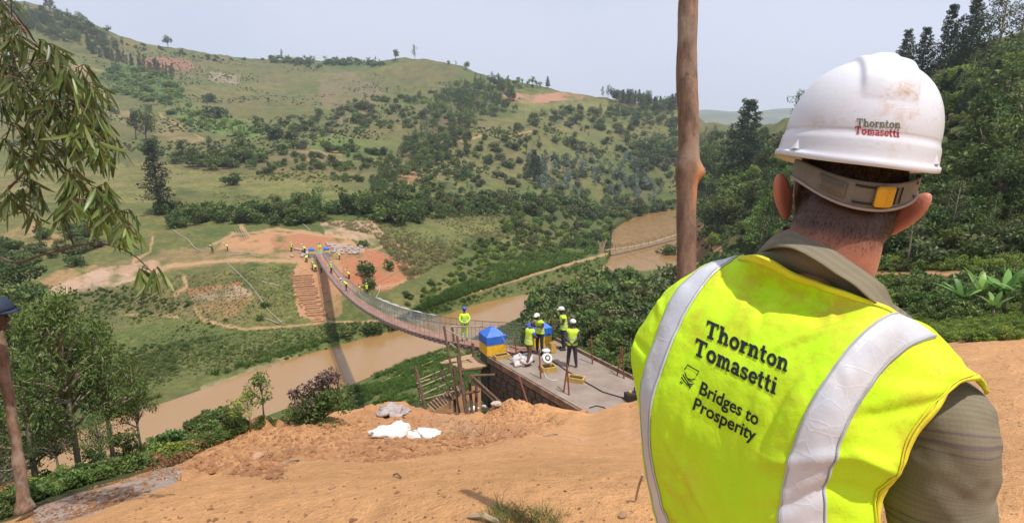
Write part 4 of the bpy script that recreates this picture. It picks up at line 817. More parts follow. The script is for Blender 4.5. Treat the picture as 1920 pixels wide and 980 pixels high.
cord([on_slab(u, v) + zup for u, v in ((955, 650), (975, 656), (1010, 665), (1035, 676), (1062, 695), (1095, 715), (1130, 735), (1160, 744), (1178, 748))], 'long black cable lying across the slab', M_black, .022)
cord([on_slab(u, v) + zup for u, v in ((1105, 765), (1118, 761), (1132, 764), (1140, 771))], 'loop of black cable at the near slab end', M_black, .018)
cord([P(936, 622, 20.6), on_slab(958, 658) + zup, on_slab(985, 686) + zup], 'white cord running from the left cap to the slab floor', M_white, .012)
cord([P(940, 626, 20.6), on_slab(952, 655) + zup, on_slab(972, 680) + zup], 'second white cord from the left cap to the slab floor', M_white, .012)
cord([on_slab(u, v) + zup for u, v in ((1020, 700), (1026, 710), (1036, 714), (1046, 712))], 'short white cord beside the cable reel', M_white, .012)
def gear_box(u, v, sx, sy, sz, rz, label, hollow=True, m=None, name='tool_tray'):
    p = on_slab(u, v); e = empty(name, (p[0], p[1], SZ + .003), label, 'tool tray', None, (0, 0, rz)); b = MB(); w = .05
    b.box((0, 0, w / 2), (sx, sy, w)); 
    for s in (-1, 1): b.box((s * (sx / 2 - w / 2), 0, w + (sz - w) / 2), (w, sy, sz - w)); b.box((0, s * (sy / 2 - w / 2), w + (sz - w) / 2), (sx - 2 * w - .004, w, sz - w))
    b.build('tray', m or M_ylp, e); MB().box((0, 0, w + .03), (sx - 2 * w - .01, sy - 2 * w - .01, .05)).build('contents', M_black, e)
    return e
gear_box(940, 670, .62, .34, .13, .5, 'flat yellow tray at the foot of the left blue cap'); gear_box(1028, 694, .55, .42, .18, .3, 'yellow tray under the white cable reel'); gear_box(1080, 714, .6, .36, .16, -.4, 'open yellow tray with dark contents right of the bar pair')
p = on_slab(1025, 690); e = empty('cable_reel', (p[0], p[1], SZ + .40), 'white cable reel leaning on the yellow tray', 'cable reel', None, (math.radians(62), 0, .4)); 
for nm, z, r in (('flange', -.06, .19), ('flange', .06, .19)): MB().tube([(0, 0, z), (0, 0, z + .02)], r, 20).build(nm, M_white, e)
MB().tube([(0, 0, -.04), (0, 0, .06)], .13, 16).build('wound_cable', M_black, e); MB().tube([(0, 0, .081), (0, 0, .087)], .11, 16).build('dark_ring', M_black, e); MB().tube([(0, 0, .088), (0, 0, .094)], .06, 14).build('hub', M_white, e)
p = on_slab(1024, 666); e = empty('bucket', (p[0], p[1], SZ), 'white round bucket standing on the slab between the workers', 'bucket'); b = MB(); b.tube([(0, 0, 0), (0, 0, .2)], (.1, .12), 14); b.tube([(0, 0, .2), (0, 0, .225)], .17, 16); b.build('pail', M_white, e)
p = on_slab(1036, 661); e = empty('jerrycan', (p[0], p[1], SZ), 'yellow upright jerrycan beside the standing men', 'jerrycan', None, (0, 0, .5)); MB().box((0, 0, .22), (.24, .17, .42), jit=.004).build('can', M_ylp, e); MB().tube([(-.05, 0, .43), (-.05, 0, .48)], .03, 8).build('spout', M_ylp, e); MB().box((.04, 0, .45), (.12, .03, .03)).build('handle', M_ylp, e)
p = on_slab(1187, 750); e = empty('generator', (p[0], p[1], SZ), 'small black machine with yellow knob at the slab end', 'machine', None, (0, 0, .3)); MB().box((0, 0, .13), (.5, .32, .26), jit=.01).build('housing', M_black, e); MB().ellipsoid((-.12, 0, .3), (.06, .06, .07), nu=8, nv=6).build('yellow_knob', M_ylp, e)
for q in (.06, .16): MB().tube([(q, .05, .25), (q, .05, .42)], .02, 6).build('pin', M_black, e)
def lumpy(name, c, r, m, label, cat, seed=0, k=.25, group=None, rot=0):
    b = MB(); b.ellipsoid((0, 0, 0), r, nu=44, nv=26); V = b.V[0]; d = fbm(V * (1, 1, 1) + seed * 3.1, max(r) * .45, 4) + .45 * np.abs(fbm(V + 9 + seed, max(r) * .22, 3)) - .1; V = V * (1 + k * 1.2 * d[:, None]); V[:, 2] = np.maximum(V[:, 2], -r[2] * .35); b.V[0] = V
    o = b.build(name, m, smooth=True); o.location = tuple(c); o.rotation_euler = (0, 0, rot); return tag(o, label, cat, group)
p = on_slab(981, 682); lumpy('plastic_bundle', p + (0, 0, .12), (.38, .3, .3), mat('dusty_white_plastic', (.62, .58, .56), (.45, .42, .42), 6, .6, .02), 'crumpled whitish plastic bundle behind the brown trousers', 'plastic bundle', 3, .5)
q = hit(735, 818); lumpy('white_sack', q + (0, 0, .08), (.34, .17, .12), M_white, 'larger crumpled white sack on the churned dirt', 'sack', 1, .5, None, .3)
q = hit(803, 820); lumpy('white_sack', q + (0, 0, .05), (.27, .13, .09), M_white, 'flatter white sack at the right of the pair on the dirt', 'sack', 2, .45, None, -.2)
q = hit(768, 819); lumpy('white_sack', q + (0, 0, .03), (.2, .08, .07), M_white, 'white sack flap between the two bigger sacks', 'sack', 5, .5, None, -.5)
q = hit(742, 771)
if q is not None: lumpy('plastic_bundle', q + (0, 0, .02), (.42, .28, .12), mat('grey_plastic_sheet', (.42, .36, .34), (.3, .24, .22), 6, .6, .02), 'crumpled grey sheet on the crest left of the scaffold', 'plastic bundle', 4, .7)
for k, (u, v, r) in enumerate(((888, 768, .32), (910, 764, .24), (918, 763, .2), (931, 762, .17))): 
    q = hit(u, v); lumpy('pale_stone', (q if q is not None else P(u, v, 20)) + (0, 0, .08), (r, r * .6, r * .5), M_white if k == 0 else mat('pale_rock', (.5, .42, .36), (.35, .28, .22), 6, .9, .01), ('long white sack at the foot of the scaffold', 'largest pale stone beside the scaffold foot', 'middle pale stone by the mound', 'smallest pale stone by the mound')[k], 'sack' if k == 0 else 'stone', k + 9, .3)
# ---- scaffold and ramp
sc = empty('wooden_scaffold', (0, 0, 0), 'rough pole scaffold with plank platform left of the slab', 'scaffold')
def pt(u0, v0, u1, v1, D0, D1, r, name, par, m=M_pole): MB().tube([P(u0, v0, D0), P(u1, v1, D1)], r, 7).build(name, m, par)
for a in ((832, 611, 862, 778, 20.6, 20.4), (857, 630, 876, 774, 20.7, 20.4), (858, 665, 873, 772, 20.2, 20.1), (879, 700, 885, 774, 20.5, 20.4), (886, 643, 888, 668, 21.6, 21.6), (848, 612, 851, 640, 22.4, 22.4), (893, 700, 893, 774, 20.9, 20.8), (851, 690, 853, 772, 21.2, 21.1)): pt(*a, .045 if a[1] < 640 else .06, 'post', sc)
for a in ((836, 617, 861, 630, 20.6, 20.8), (843, 643, 870, 663, 20.6, 20.9), (845, 612, 900, 612, 20.8, 20.9)): pt(*a, .028, 'rail', sc, M_ppole)
for a in ((884, 704, 942, 757, 20.2, 19.4), (886, 711, 934, 758, 20.2, 19.5), (884, 704, 928, 702, 20.2, 20.2), (862, 694, 904, 690, 20.3, 20.6), (870, 738, 900, 732, 20.2, 20.3)): pt(*a, .05, 'brace', sc, M_pole)
for k in range(8):
    f = (k + .5) / 8; A = PZ(826 + 2 * 0 + (875 - 832) * f + 4, 678 + (692 - 678) * f, SZ - .42); Bq = PZ(884 + (918 - 884) * f, 664 + (685 - 664) * f, SZ - .42)
    if k == 2: A = PZ(826, 681, SZ - .36); 
    MB().beam(A + (0, 0, random.uniform(0, .03)), Bq, .19, .04).build('platform_plank', M_wood, sc)
rp = empty('plank_ramp', (0, 0, 0), 'plank ramp with cleats and pole handrails going down left of the scaffold', 'ramp')
R0, R1, R2, R3 = P(801, 758, 21.3), P(815, 770, 20.6), P(868, 737, 20.9), P(861, 716, 21.8)
for k in range(4):
    f = (k + .5) / 4; MB().beam(R0 + (R1 - R0) * f, R3 + (R2 - R3) * f, .2, .045).build('ramp_board', M_wood, rp)
for k in range(11):
    f = k / 11 + .05; MB().beam(R0 + (R3 - R0) * f + (0, 0, .06), R1 + (R2 - R1) * f + (0, 0, .06), .05, .05).build('cleat', M_pole, rp)
for a in ((778, 685, 790, 757, 21.6, 21.5), (781, 692, 798, 768, 21.0, 20.8), (829, 688, 832, 733, 21.6, 21.5), (844, 765, 841, 742, 20.7, 20.9)): pt(*a, .045, 'ramp_post', rp)
for a in ((783, 713, 846, 686, 21.2, 21.8), (785, 726, 859, 695, 21.2, 21.8), (788, 741, 852, 712, 21.1, 21.7), (781, 718, 840, 700, 21.5, 22), (787, 750, 862, 730, 20.9, 21.0)): pt(*a, .026, 'rail', rp, M_ppole)
gt = [hit(u, v) for u, v in ((714, 718), (730, 712), (748, 706), (768, 692), (782, 690), (800, 684), (818, 675))]
tag(MB().tube([g_ + (0, 0, .12 + .08 * (i % 2)) for i, g_ in enumerate(gt)], .05, 5).build('yellow_tape', mat('yellow_tape', (.6, .55, .1), (.45, .42, .1), 4, .6)), 'yellow barrier tape lying across the near bank grass', 'tape')
# ---- far building site
def gpoly(pts, r, label, m=M_ppole, name='fallen_pole', cat='pole', lift=.1): 
    g_ = [hit(u, v) for u, v in pts]; g_ = [q + (0, 0, lift) for q in g_ if q is not None]
    r *= .62; return tag(MB().tube([q + (0, 0, random.uniform(-.05, .12)) for q in g_], r, 5).build(name, m), label, cat) if len(g_) > 1 else None
M_pw = mat('pale_dead_wood', (.46, .40, .33), (.33, .27, .21), 3, .8)
gpoly([(423, 491), (445, 512), (470, 535), (486, 557), (502, 582), (530, 607)], .09, 'long bent white pole lying down the grassy slope', M_pw); gpoly([(491, 596), (508, 602), (522, 608), (531, 603)], .12, 'short pale branch at the foot of the long white pole', M_pw)
gpoly([(322, 430), (336, 440), (352, 449), (364, 465), (378, 472)], .1, 'thin pale pole lying below the tall pine', M_pw); gpoly([(688, 463), (722, 478), (764, 498)], .09, 'long pale pole across the top of the red bank', M_pw); gpoly([(738, 450), (752, 474), (764, 496)], .08, 'pale pole leaning down to the red bank corner', M_pw)
gpoly([(764, 498), (740, 512), (712, 528)], .05, 'thin stick lying over the red earth bank', M_pw); gpoly([(712, 533), (711, 548), (704, 562)], .11, 'short pale post at the foot of the red bank', M_pw)
for k, (a, c) in enumerate((((486, 526), (527, 537)), ((474, 480), (484, 482)), ((430, 479), (458, 478)), ((566, 420), (582, 432)))): gpoly([a, c], .14, ('pale plank lying on the grass left of the earth stairs', 'tiny pale board on the site grass', 'thin pale lath on the site path', 'pale pole by the bush line')[k], M_pw, 'plank', 'plank')
for k in range(5): gpoly([(440 + 5 * k, 430 + k), (452 + 4 * k, 452 - k)], .09, 'stacked pole lying beside the earth ramp', M_ppole, 'stacked_pole', 'pole', .15 + .1 * k)['group'] = 'poles stacked beside the earth ramp'
est = empty('earth_stairs', (0, 0, 0), 'wide flight of earth steps below the far pillars', 'stairs'); M_step = mat('step_earth', (.42, .235, .12), (.30, .15, .08), 2, .95)
for k in range(22):
    f = k / 21; a = hit(np.interp(f, [0, .5, 1], [545, 557, 592]), np.interp(f, [0, 1], [519, 604])); c = hit(np.interp(f, [0, .5, 1], [590, 594, 611]), np.interp(f, [0, 1], [516, 602]))
    if a is not None and c is not None: a = a + np.array([random.uniform(-.5, .5), 0, 0]); c = c + np.array([random.uniform(-.6, .6), 0, 0]); MB().beam(a + (0, 0, random.uniform(.02, .12)), c + (0, 0, random.uniform(.02, .12)), random.uniform(.4, .6), .32, (0, 0, 1)).build('step', M_step, est)
# rubble by the far pillars
for k in range(46):
    q = hit(random.uniform(612, 690), random.uniform(458, 476)) if k < 30 else hit(random.uniform(546, 580), random.uniform(466, 482))
    if q is None: continue
    if k == 0: rk = []
    if len(rk) < 4: rk.append(lumpy('rubble_stone', q + (0, 0, .12), (.42, .32, .26), mat('rubble_rock', (.42, .35, .32), (.28, .23, .21), 2, .9), 'grey rubble stone heaped behind the far pillars', 'stone', k + 20, .4, 'rubble stones at the far bridge end'))
    else: o = rk[k % 4].copy(); COL.objects.link(o); o.location = tuple(q + (0, 0, .1)); o.rotation_euler = (0, 0, random.uniform(0, 6)); o.scale = (random.uniform(.6, 1.3),) * 3
# ---- old footbridge upstream
ob = empty('old_footbridge', (0, 0, 0), 'old low pole footbridge over the river bend upstream', 'bridge')
od = [(1134, 469, 139), (1150, 467.5, 141), (1172, 465, 145), (1196, 460.5, 150), (1222, 455, 156), (1250, 446.5, 163), (1272, 439.5, 169), (1296, 432, 175)]; op = [P(*q) for q in od]
ts_ = np.linspace(0, len(op) - 1, 41); dp = herm(np.array(op), 0, ts_)
for k in range(40): MB().beam(dp[k], dp[k + 1] - (dp[k + 1] - dp[k]) * .06, 1.0, .22).build('deck_board', M_ppole, ob)
for k in range(0, 41, 3):
    for s in (-.5, .5):
        q = dp[k] + np.array([s * .5, -s, 0]); MB().tube([q + (0, 0, -.25), q + (random.uniform(-.15, .15), 0, random.uniform(.9, 1.5))], .06, 5).build('post', M_pole, ob)
MB().tube([q + (.25, -.5, .95) for q in dp], .035, 4).build('hand_line', M_pole, ob); MB().tube([q + (-.25, .5, .95) for q in dp], .035, 4).build('hand_line', M_pole, ob)
for k in range(12):
    MB().tube([P(1124 + random.uniform(-4, 12), 478 + random.uniform(-3, 4), 138), P(1126 + random.uniform(-6, 12), 452 + random.uniform(-4, 8), 138)], .09, 5).build('brace_pole', M_ppole, ob)
# ================================================================ PEOPLE (workers)
def skinmesh(V, E, R, root=0, sub=1, name='body', mats=()):
    me = bpy.data.meshes.new('tmp'); bm = bmesh.new(); lay = bm.verts.layers.skin.verify(); vs = [bm.verts.new(v) for v in V]
    for a, c in E: bm.edges.new((vs[a], vs[c]))
    for v, r, i in zip(vs, R, range(len(V))): r2 = r if hasattr(r, '__len__') else (r, r); v[lay].radius = r2; v[lay].use_root = (i == root)
    bm.to_mesh(me); bm.free(); o = bpy.data.objects.new('tmp', me); COL.objects.link(o)
    m = o.modifiers.new('s', 'SKIN'); m.use_smooth_shade = True; m2 = o.modifiers.new('ss', 'SUBSURF'); m2.levels = m2.render_levels = sub
    dg = bpy.context.evaluated_depsgraph_get(); dg.update(); me2 = bpy.data.meshes.new_from_object(o.evaluated_get(dg)); me2.name = name
    bpy.data.objects.remove(o); bpy.data.meshes.remove(me)
    for q in mats: me2.materials.append(q)
    return me2
def joinmesh(me, mb):
    """adds the shapes collected in mb to mesh me"""
    bm = bmesh.new(); bm.from_mesh(me); tmp = mb.data('tmp', [], True); bm.from_mesh(tmp)
    for f in bm.faces: f.smooth = True
    bm.to_mesh(me); bm.free(); bpy.data.meshes.remove(tmp); return me
CM = {}
def cm(name, c, rough=.8):
    if name not in CM: CM[name] = mat(name, c, tuple(x * .72 for x in c), 9, rough, .006, 22)
    return CM[name]
SKIN_D = mat('skin_dark', (.075, .04, .028), (.05, .028, .02), 9, .5); LIME = mat('hi_vis_lime', (.60, .86, .05), (.48, .72, .04), 6, .75, .008, 20); REFL = mat('reflective_silver', (.62, .63, .64), (.5, .5, .52), 9, .4)
def figure(name, loc, az, label, group=None, arms=None, legs=None, lean=0.0, shirt=None, trousers=None, vest=True, helmet='white', tbands=False, head=(0, 0), h=1.75, detail=True, face=None):
    """az: direction faced (0 = +Y), arms: [elbow, hand] per side in body axes (x right, y forward, z up)"""
    rt = empty(name, tuple(loc), label, 'person', group, (0, 0, -az), h / 1.75)
    Ln = lambda x, y, z: (x, y + max(0, z - .95) * math.tan(lean), .95 + (z - .95) * (math.cos(lean) if z > .95 else 1))
    arms = arms or [((-.25, -.02, 1.16), (-.24, .08, .92)), ((.25, -.02, 1.16), (.24, .08, .92))]
    legs = legs or [((-.11, .03, .5), (-.12, 0, .08)), ((.11, .03, .5), (.12, 0, .08))]
    V = [Ln(0, 0, .96), Ln(0, .01, 1.14), Ln(0, 0, 1.34), Ln(0, 0, 1.47), Ln(0, .02, 1.56)]; R = [(.155, .11), (.135, .095), (.16, .10), (.075, .07), (.055, .055)]; E = [(0, 1), (1, 2), (2, 3), (3, 4)]
    armc = []
    for s, (el, ha) in zip((-1, 1), arms):
        b0 = len(V); V += [Ln(s * .185, 0, 1.41), Ln(*el), Ln(*ha)]; R += [.058, .043, .03]; E += [(2, b0), (b0, b0 + 1), (b0 + 1, b0 + 2)]; armc.append(b0)
    legc = []
    for s, (kn, an) in zip((-1, 1), legs):
        b0 = len(V); V += [(s * .09, 0, .86), kn, an, (an[0] + s * .02, an[1] + .15, an[2] - .045)]; R += [.085, .062, .04, .035]; E += [(0, b0), (b0, b0 + 1), (b0 + 1, b0 + 2), (b0 + 2, b0 + 3)]; legc.append(b0)
    body = skinmesh(V, E, R, 0, 1, 'body', [face or SKIN_D]); hb = MB(); hc = np.array(Ln(0, .045, 1.655)) + np.array([head[0] * .03, head[1] * .05, -abs(head[1]) * .02])
    hb.ellipsoid(hc, (.075, .095, .115), nu=14, nv=10); hb.ellipsoid(hc + (0, .095, -.01), (.014, .02, .024), nu=6, nv=5); hb.ellipsoid(hc + (0, .07, -.07), (.035, .03, .03), nu=8, nv=5)
    for s in (-1, 1): hb.ellipsoid(hc + (s * .078, 0, -.01), (.012, .02, .032), nu=6, nv=5)
    for (b0, s) in zip(armc, (-1, 1)):
        hnd = np.array(V[b0 + 2]); d = hnd - np.array(V[b0 + 1]); d /= np.linalg.norm(d); sd = np.cross(d, (0, 0, 1.)); sd = sd / (np.linalg.norm(sd) + 1e-6)
        hb.ellipsoid(hnd + d * .045, (.035, .035, .035), nu=7, nv=5)
        if detail:
            for q in range(4): st = hnd + d * .06 + sd * (q - 1.5) * .018; hb.tube([st, st + d * (.045 - abs(q - 1.3) * .006), st + d * .07 - np.cross(sd, d) * .02], (.009, .008, .006), 4)
            hb.tube([hnd + d * .03 + sd * .03, hnd + d * .06 + sd * .055], (.01, .008), 4)
    joinmesh(body, hb); link('body', body, rt)
    if shirt is not None:
        i = [1, 2, 3]; vv = [V[1], V[2], tuple(np.array(V[3]) * .7 + np.array(V[2]) * .3)]; r2 = [(.15, .108), (.172, .112), (.08, .078)]; ee = [(0, 1), (1, 2)]
        for b0 in armc: k = len(vv); f = .55 if shirt[1] == 'short' else .93; vv += [V[b0], V[b0 + 1], tuple(np.array(V[b0 + 1]) + (np.array(V[b0 + 2]) - np.array(V[b0 + 1])) * f)] if f > .6 else [V[b0], tuple(np.array(V[b0]) + (np.array(V[b0 + 1]) - np.array(V[b0])) * .8)]; n_ = len(vv) - k; r2 += [.07, .058, .043][:n_]; ee += [(1, k)] + [(k + q, k + q + 1) for q in range(n_ - 1)]
        link('shirt', skinmesh(vv, ee, r2, 0, 1, 'shirt', [shirt[0]]), rt)
    if trousers is not None:
        vv = [V[1], V[0]]; r2 = [(.14, .1), (.168, .122)]; ee = [(0, 1)]
        for b0 in legc: k = len(vv); vv += [V[b0], V[b0 + 1], tuple(np.array(V[b0 + 2]) + (0, 0, .02))]; r2 += [.1, .078, .062]; ee += [(1, k), (k, k + 1), (k + 1, k + 2)]
        tr = link('trousers', skinmesh(vv, ee, r2, 0, 1, 'trousers', [trousers]), rt)
        if tbands:
            for b0 in legc:
                kq, aq = np.array(V[b0 + 1]), np.array(V[b0 + 2])
                for f in (.25, .55): c = kq + (aq - kq) * f; MB().tube([c - (0, 0, .025), c + (0, 0, .025)], (.084, .082), 10, False).build('reflective_band', REFL, tr, True)
        for b0 in legc: aq = np.array(V[b0 + 2]); MB().ellipsoid(aq + (0, .06, -.03), (.05, .145, .055), nu=10, nv=6).build('boot', cm('boot_leather', (.05, .035, .03)), rt, True)
    if vest:
        a_ = np.arange(24) * 2 * math.pi / 24; R2 = []
        for z, rx, ry in ((.88, .19, .15), (.97, .185, .145), (1.1, .18, .138), (1.25, .195, .142), (1.36, .235, .142), (1.42, .24, .125), (1.455, .19, .105), (1.485, .10, .085)):
            c = np.array(Ln(0, 0, z)); w_ = 1 + .03 * np.sin(a_ * 5 + z * 9); R2.append(np.stack([c[0] + rx * np.sign(np.cos(a_)) * np.abs(np.cos(a_)) ** .85 * w_, c[1] + ry * np.sign(np.sin(a_)) * np.abs(np.sin(a_)) ** .85 * w_, 0 * a_ + c[2]], 1))
        R2 = herm(np.array(R2), 0, np.linspace(0, 7, 22), False); vs_ = npmesh('vest', R2.reshape(-1, 3), gridF(22, 24, True), [LIME if vest is True else vest]); vo = link('vest', vs_, rt)
        if detail:
            for z in (1.0, 1.14):
                c = np.array(Ln(0, 0, z)); a_ = np.linspace(0, 2 * math.pi, 22)[:-1]; rx, ry = (.193, .153); V2 = np.concatenate([np.stack([c[0] + rx * np.cos(a_), c[1] + ry * np.sin(a_), 0 * a_ + c[2] + dz], 1) for dz in (-.022, .022)]); n = 21
                MB().add(V2, [[i, (i + 1) % n, n + (i + 1) % n, n + i] for i in range(n)]).build('reflective_band', REFL, vo, True)
    if helmet:
        hm = {'white': cm('helmet_white', (.80, .80, .78), .35), 'blue': cm('helmet_blue', (.03, .12, .55), .35), 'cap': cm('cap_dark_navy', (.02, .035, .07), .8)}[helmet]
        b = MB(); b.ellipsoid(hc + (0, 0, .055), (.118, .14, .115), nu=18, nv=12, fn=lambda V_: np.where(V_[..., 2:3] < 0, V_ * np.array([1, 1, .12]), V_)); b.ellipsoid(hc + (0, .11, .045), (.085, .075, .012), nu=12, nv=4); b.ellipsoid(hc + (0, 0, .045), (.128, .15, .012), nu=18, nv=4)
        b.build('helmet' if helmet != 'cap' else 'cap', hm, rt, True)
    return rt
navy = cm('trousers_navy', (.035, .035, .06)); brn = cm('trousers_brown', (.13, .08, .05)); blk = cm('trousers_black', (.025, .025, .03)); bshirt = cm('shirt_blue', (.05, .16, .42)); dshirt = cm('shirt_dark', (.05, .045, .045)); limesuit = LIME
BACKH = [((-.27, -.12, 1.17), (-.06, -.19, 1.0)), ((.27, -.12, 1.17), (.05, -.2, .98))]
FRONT = [((-.24, .06, 1.16), (-.06, .28, 1.12)), ((.24, .06, 1.16), (.06, .28, 1.10))]
PHONE = [((-.23, .1, 1.2), (-.05, .27, 1.28)), ((.24, .08, 1.18), (.06, .25, 1.24))]
figure('person', on_slab(991, 684), math.radians(58), 'worker in blue shirt, lime vest and brown trousers beside the left blue cap', arms=FRONT, shirt=(bshirt, 'short'), trousers=brn, helmet=None, lean=.16, legs=[((-.11, .12, .5), (-.13, .18, .08)), ((.11, -.02, .5), (.12, -.18, .1))], head=(0, .6), h=1.72)
figure('person', on_slab(1012, 662), math.radians(215), 'white helmeted worker in lime vest and black trousers looking down at his hands', arms=PHONE, shirt=(dshirt, 'long'), trousers=blk, lean=.22, head=(0, 1), h=1.72)
figure('person', on_slab(1057, 655), math.radians(-95), 'white helmeted worker mostly hidden behind the man with hands on his back', arms=FRONT, shirt=(dshirt, 'short'), trousers=navy, lean=.12, h=1.78)
figure('person', on_slab(1072, 688), math.radians(12), 'worker in white helmet and navy trousers seen from behind, hands behind his back', arms=BACKH, shirt=(dshirt, 'long'), trousers=navy, lean=.05, h=1.8, legs=[((-.12, .02, .5), (-.15, -.03, .08)), ((.12, .02, .5), (.16, .02, .08))])
figure('person', deckp(6.2, 0), math.radians(-10), 'worker in blue helmet and full lime suit walking out on the bridge deck', arms=BACKH, shirt=(limesuit, 'long'), trousers=limesuit, helmet='blue', tbands=True, h=1.78)
# far workers: three poses, copied
wk = [figure('person', (0, 0, 0), 0, 'x', 'workers around the far bridge end', shirt=(dshirt, 'short'), trousers=navy, detail=False), figure('person', (0, 0, 0), 0, 'x', 'workers around the far bridge end', arms=FRONT, lean=.75, shirt=(bshirt, 'short'), trousers=blk, detail=False),
      figure('person', (0, 0, 0), 0, 'x', 'workers around the far bridge end', arms=BACKH, shirt=(limesuit, 'long'), trousers=limesuit, helmet='blue', detail=False)]
FW = [((629, 512), 0, 'd', 'worker in lime vest and dark trousers walking on the deck near the far pillars'), ((657, 545), 1, 'd', 'worker in lime bending over in the middle of the far half of the deck'), ((655, 523), 1, 'g', 'worker crouching on the red bank just beyond the deck'), ((674, 553), 2, 'g', 'small worker below the red bank beyond the netting'),
      ((688, 551), 0, 'g', 'worker furthest right beside the deck below the red bank'), ((637, 487), 1, 'g', 'worker bent over right of the far pillars'), ((600, 474), 2, 'g', 'worker standing between the two far pillars'), ((572, 474), 1, 'g', 'worker bent over left of the far left pillar'), ((575, 492), 1, 'g', 'worker lying over the ground below the far left pillar'),
      ((586, 505), 0, 'g', 'left worker of the group under the far left pillar'), ((592, 510), 1, 'g', 'middle worker of the group under the far left pillar'), ((603, 511), 0, 'g', 'dark clothed worker of the group under the far left pillar'), ((547, 472), 0, 'g', 'single worker furthest left of the far pillars'), ((427, 470), 1, 'g', 'worker in lime bending on the path left of the site'), ((399, 474), 1, 'g', 'leftmost worker far left on the path of the site')]
used = set()
for (px, pose, on, lab) in FW:
    if on == 'd':
        best = min(np.arange(10, 80, .25), key=lambda q: abs(proj(deckp(q))[1] - px[1])); loc = deckp(best)
    else: loc = hit(*px)
    if pose in used: o = copy_tree(wk[pose])
    else: o = wk[pose]; used.add(pose)
    o.location = tuple(loc); o.rotation_euler = (0, 0, random.uniform(0, 6.3)); o['label'] = lab
# ================================================================ THE MAN IN FRONT
M_vest = NT('hi_vis_fabric'); t = M_vest; co = t.coord('Object'); f1 = t.noise(co, 5, 4, .6); f2 = t.noise(co, 22, 5, .7); f3 = t.noise(co, 3.1, 3, .5)
c = t.mix(t.rng(f1, .3, .7), (.50, .84, .015), (.64, .88, .025)); c = t.mix(t.rng(t.math('MULTIPLY', t.rng(f3, .46, .58), t.rng(f2, .40, .62)), 0, 1, 0, .6), c, (.55, .42, .03)); c = t.mix(t.rng(t.noise(co, 95, 3, .7), .70, .76, 0, .5), c, (.25, .22, .03))

for pt_, rr_ in ((P(1640, 560, .70), .075), (P(1560, 610, .72), .06), (P(1425, 490, .79), .05), (P(1700, 870, .67), .05), (P(1300, 880, .86), .09), (P(1760, 690, .69), .035), (P(1500, 960, .70), .05)):
    vq = t.new('ShaderNodeVectorMath', operation='DISTANCE'); t.l(co, vq.inputs[0]); vq.inputs[1].default_value = tuple(pt_); c = t.mix(t.math('MULTIPLY', t.rng(vq.outputs['Value'], rr_ * .2, rr_, .85, 0), t.rng(f2, .36, .6)), c, (.60, .50, .045))
t.bump(t.math('ADD', t.math('MULTIPLY', t.noise(co, 14, 4, .55), 1.0), t.math('MULTIPLY', t.noise(co, 600, 2, .5), .06)), .012, .5); M_vest = t.fin(c, .62, 0, .25)
M_hem = mat('vest_binding_yellow', (.80, .78, .03), (.62, .48, .02), 12, .7, .003, 40)
t = NT('retroreflective_tape'); co = t.coord('Object'); f = t.noise(co, 9, 5, .6)
vz = t.new('ShaderNodeTexVoronoi', feature='DISTANCE_TO_EDGE'); vz.inputs['Scale'].default_value = 34; t.l(co, vz.inputs['Vector']); cr_ = t.rng(vz.outputs['Distance'], 0, .05, 1, 0)
c = t.mix(t.rng(f, .35, .65), (.66, .66, .69), (.52, .53, .58)); c = t.mix(t.math('MULTIPLY', cr_, .10), c, (.85, .85, .86)); c = t.mix(t.rng(t.noise(co, 3.4, 3, .5), .55, .7, 0, .5), c, (.55, .42, .3)); t.bump(t.math('ADD', f, t.math('MULTIPLY', cr_, .05)), .008, .4); M_tape = t.fin(c, .42, .12, .5)
M_seam = mat('tape_stitching', (.40, .42, .40), None, 30, .8)
M_print = mat('print_black', (.006, .012, .012), None, 20, .6)
t = NT('head_skin'); co = t.coord('Object'); f = t.noise(co, 14, 5, .6); c = t.mix(t.rng(f, .3, .7), (.56, .25, .165), (.44, .165, .105)); t.bump(t.noise(co, 160, 3, .6), .001, .6); c = t.mix(t.rng(t.noise(co, 90, 3, .6), .66, .75, 0, .4), c, (.3, .12, .07)); c = t.mix(t.attr('scalp').outputs['Fac'], c, (.05, .03, .02)); c = t.mix(t.attr('earw').outputs['Fac'], c, (.52, .19, .135)); t.fin(c, .5, 0, .35); t.b.inputs['Subsurface Weight'].default_value = .15; t.b.inputs['Subsurface Scale'].default_value = .01; t.b.inputs['Subsurface Radius'].default_value = (1, .3, .15); M_skin = t.m
M_hair = mat('brown_hair', (.030, .017, .011), (.018, .011, .008), 60, .85, spec=.1)
t = NT('helmet_shell'); co = t.coord('Object'); f1 = t.noise(co, 24, 7, .75); f2 = t.noise(co, 7.5, 4, .6)
vm = t.new('ShaderNodeVectorMath', operation='DISTANCE'); t.l(co, vm.inputs[0]); vm.inputs[1].default_value = (.005, -.075, .135); near_ = t.rng(vm.outputs['Value'], .05, .16, 1, 0)
dm_ = t.math('MULTIPLY', t.rng(f1, .50, .64), t.math('MULTIPLY', near_, t.rng(f2, .44, .56))); c = t.mix(t.math('MULTIPLY', dm_, 1.0), (.66, .66, .70), (.50, .30, .16)); c = t.mix(t.rng(t.noise(co, 45, 4, .7), .68, .74, 0, .45), c, (.5, .36, .22)); t.bump(t.noise(co, 120, 2, .5), .0006, .4); M_hel = t.fin(c, t.rng(dm_, 0, 1, .3, .7), 0, .5)
M_strap = mat('harness_grey', (.22, .19, .15), (.17, .145, .115), 25, .55, .001, 200); M_pipe = mat('harness_light_edge', (.42, .34, .28), None, 20, .5); M_buck = mat('buckle_orange_yellow', (.85, .46, .015), (.75, .38, .01), 15, .4); M_slot = mat('harness_slot_dark', (.03, .025, .02), None, 9, .8)
t = NT('plaid_shirt'); sl = t.attr('along').outputs['Fac']; sa = t.attr('around').outputs['Fac']; co = t.coord('Object')
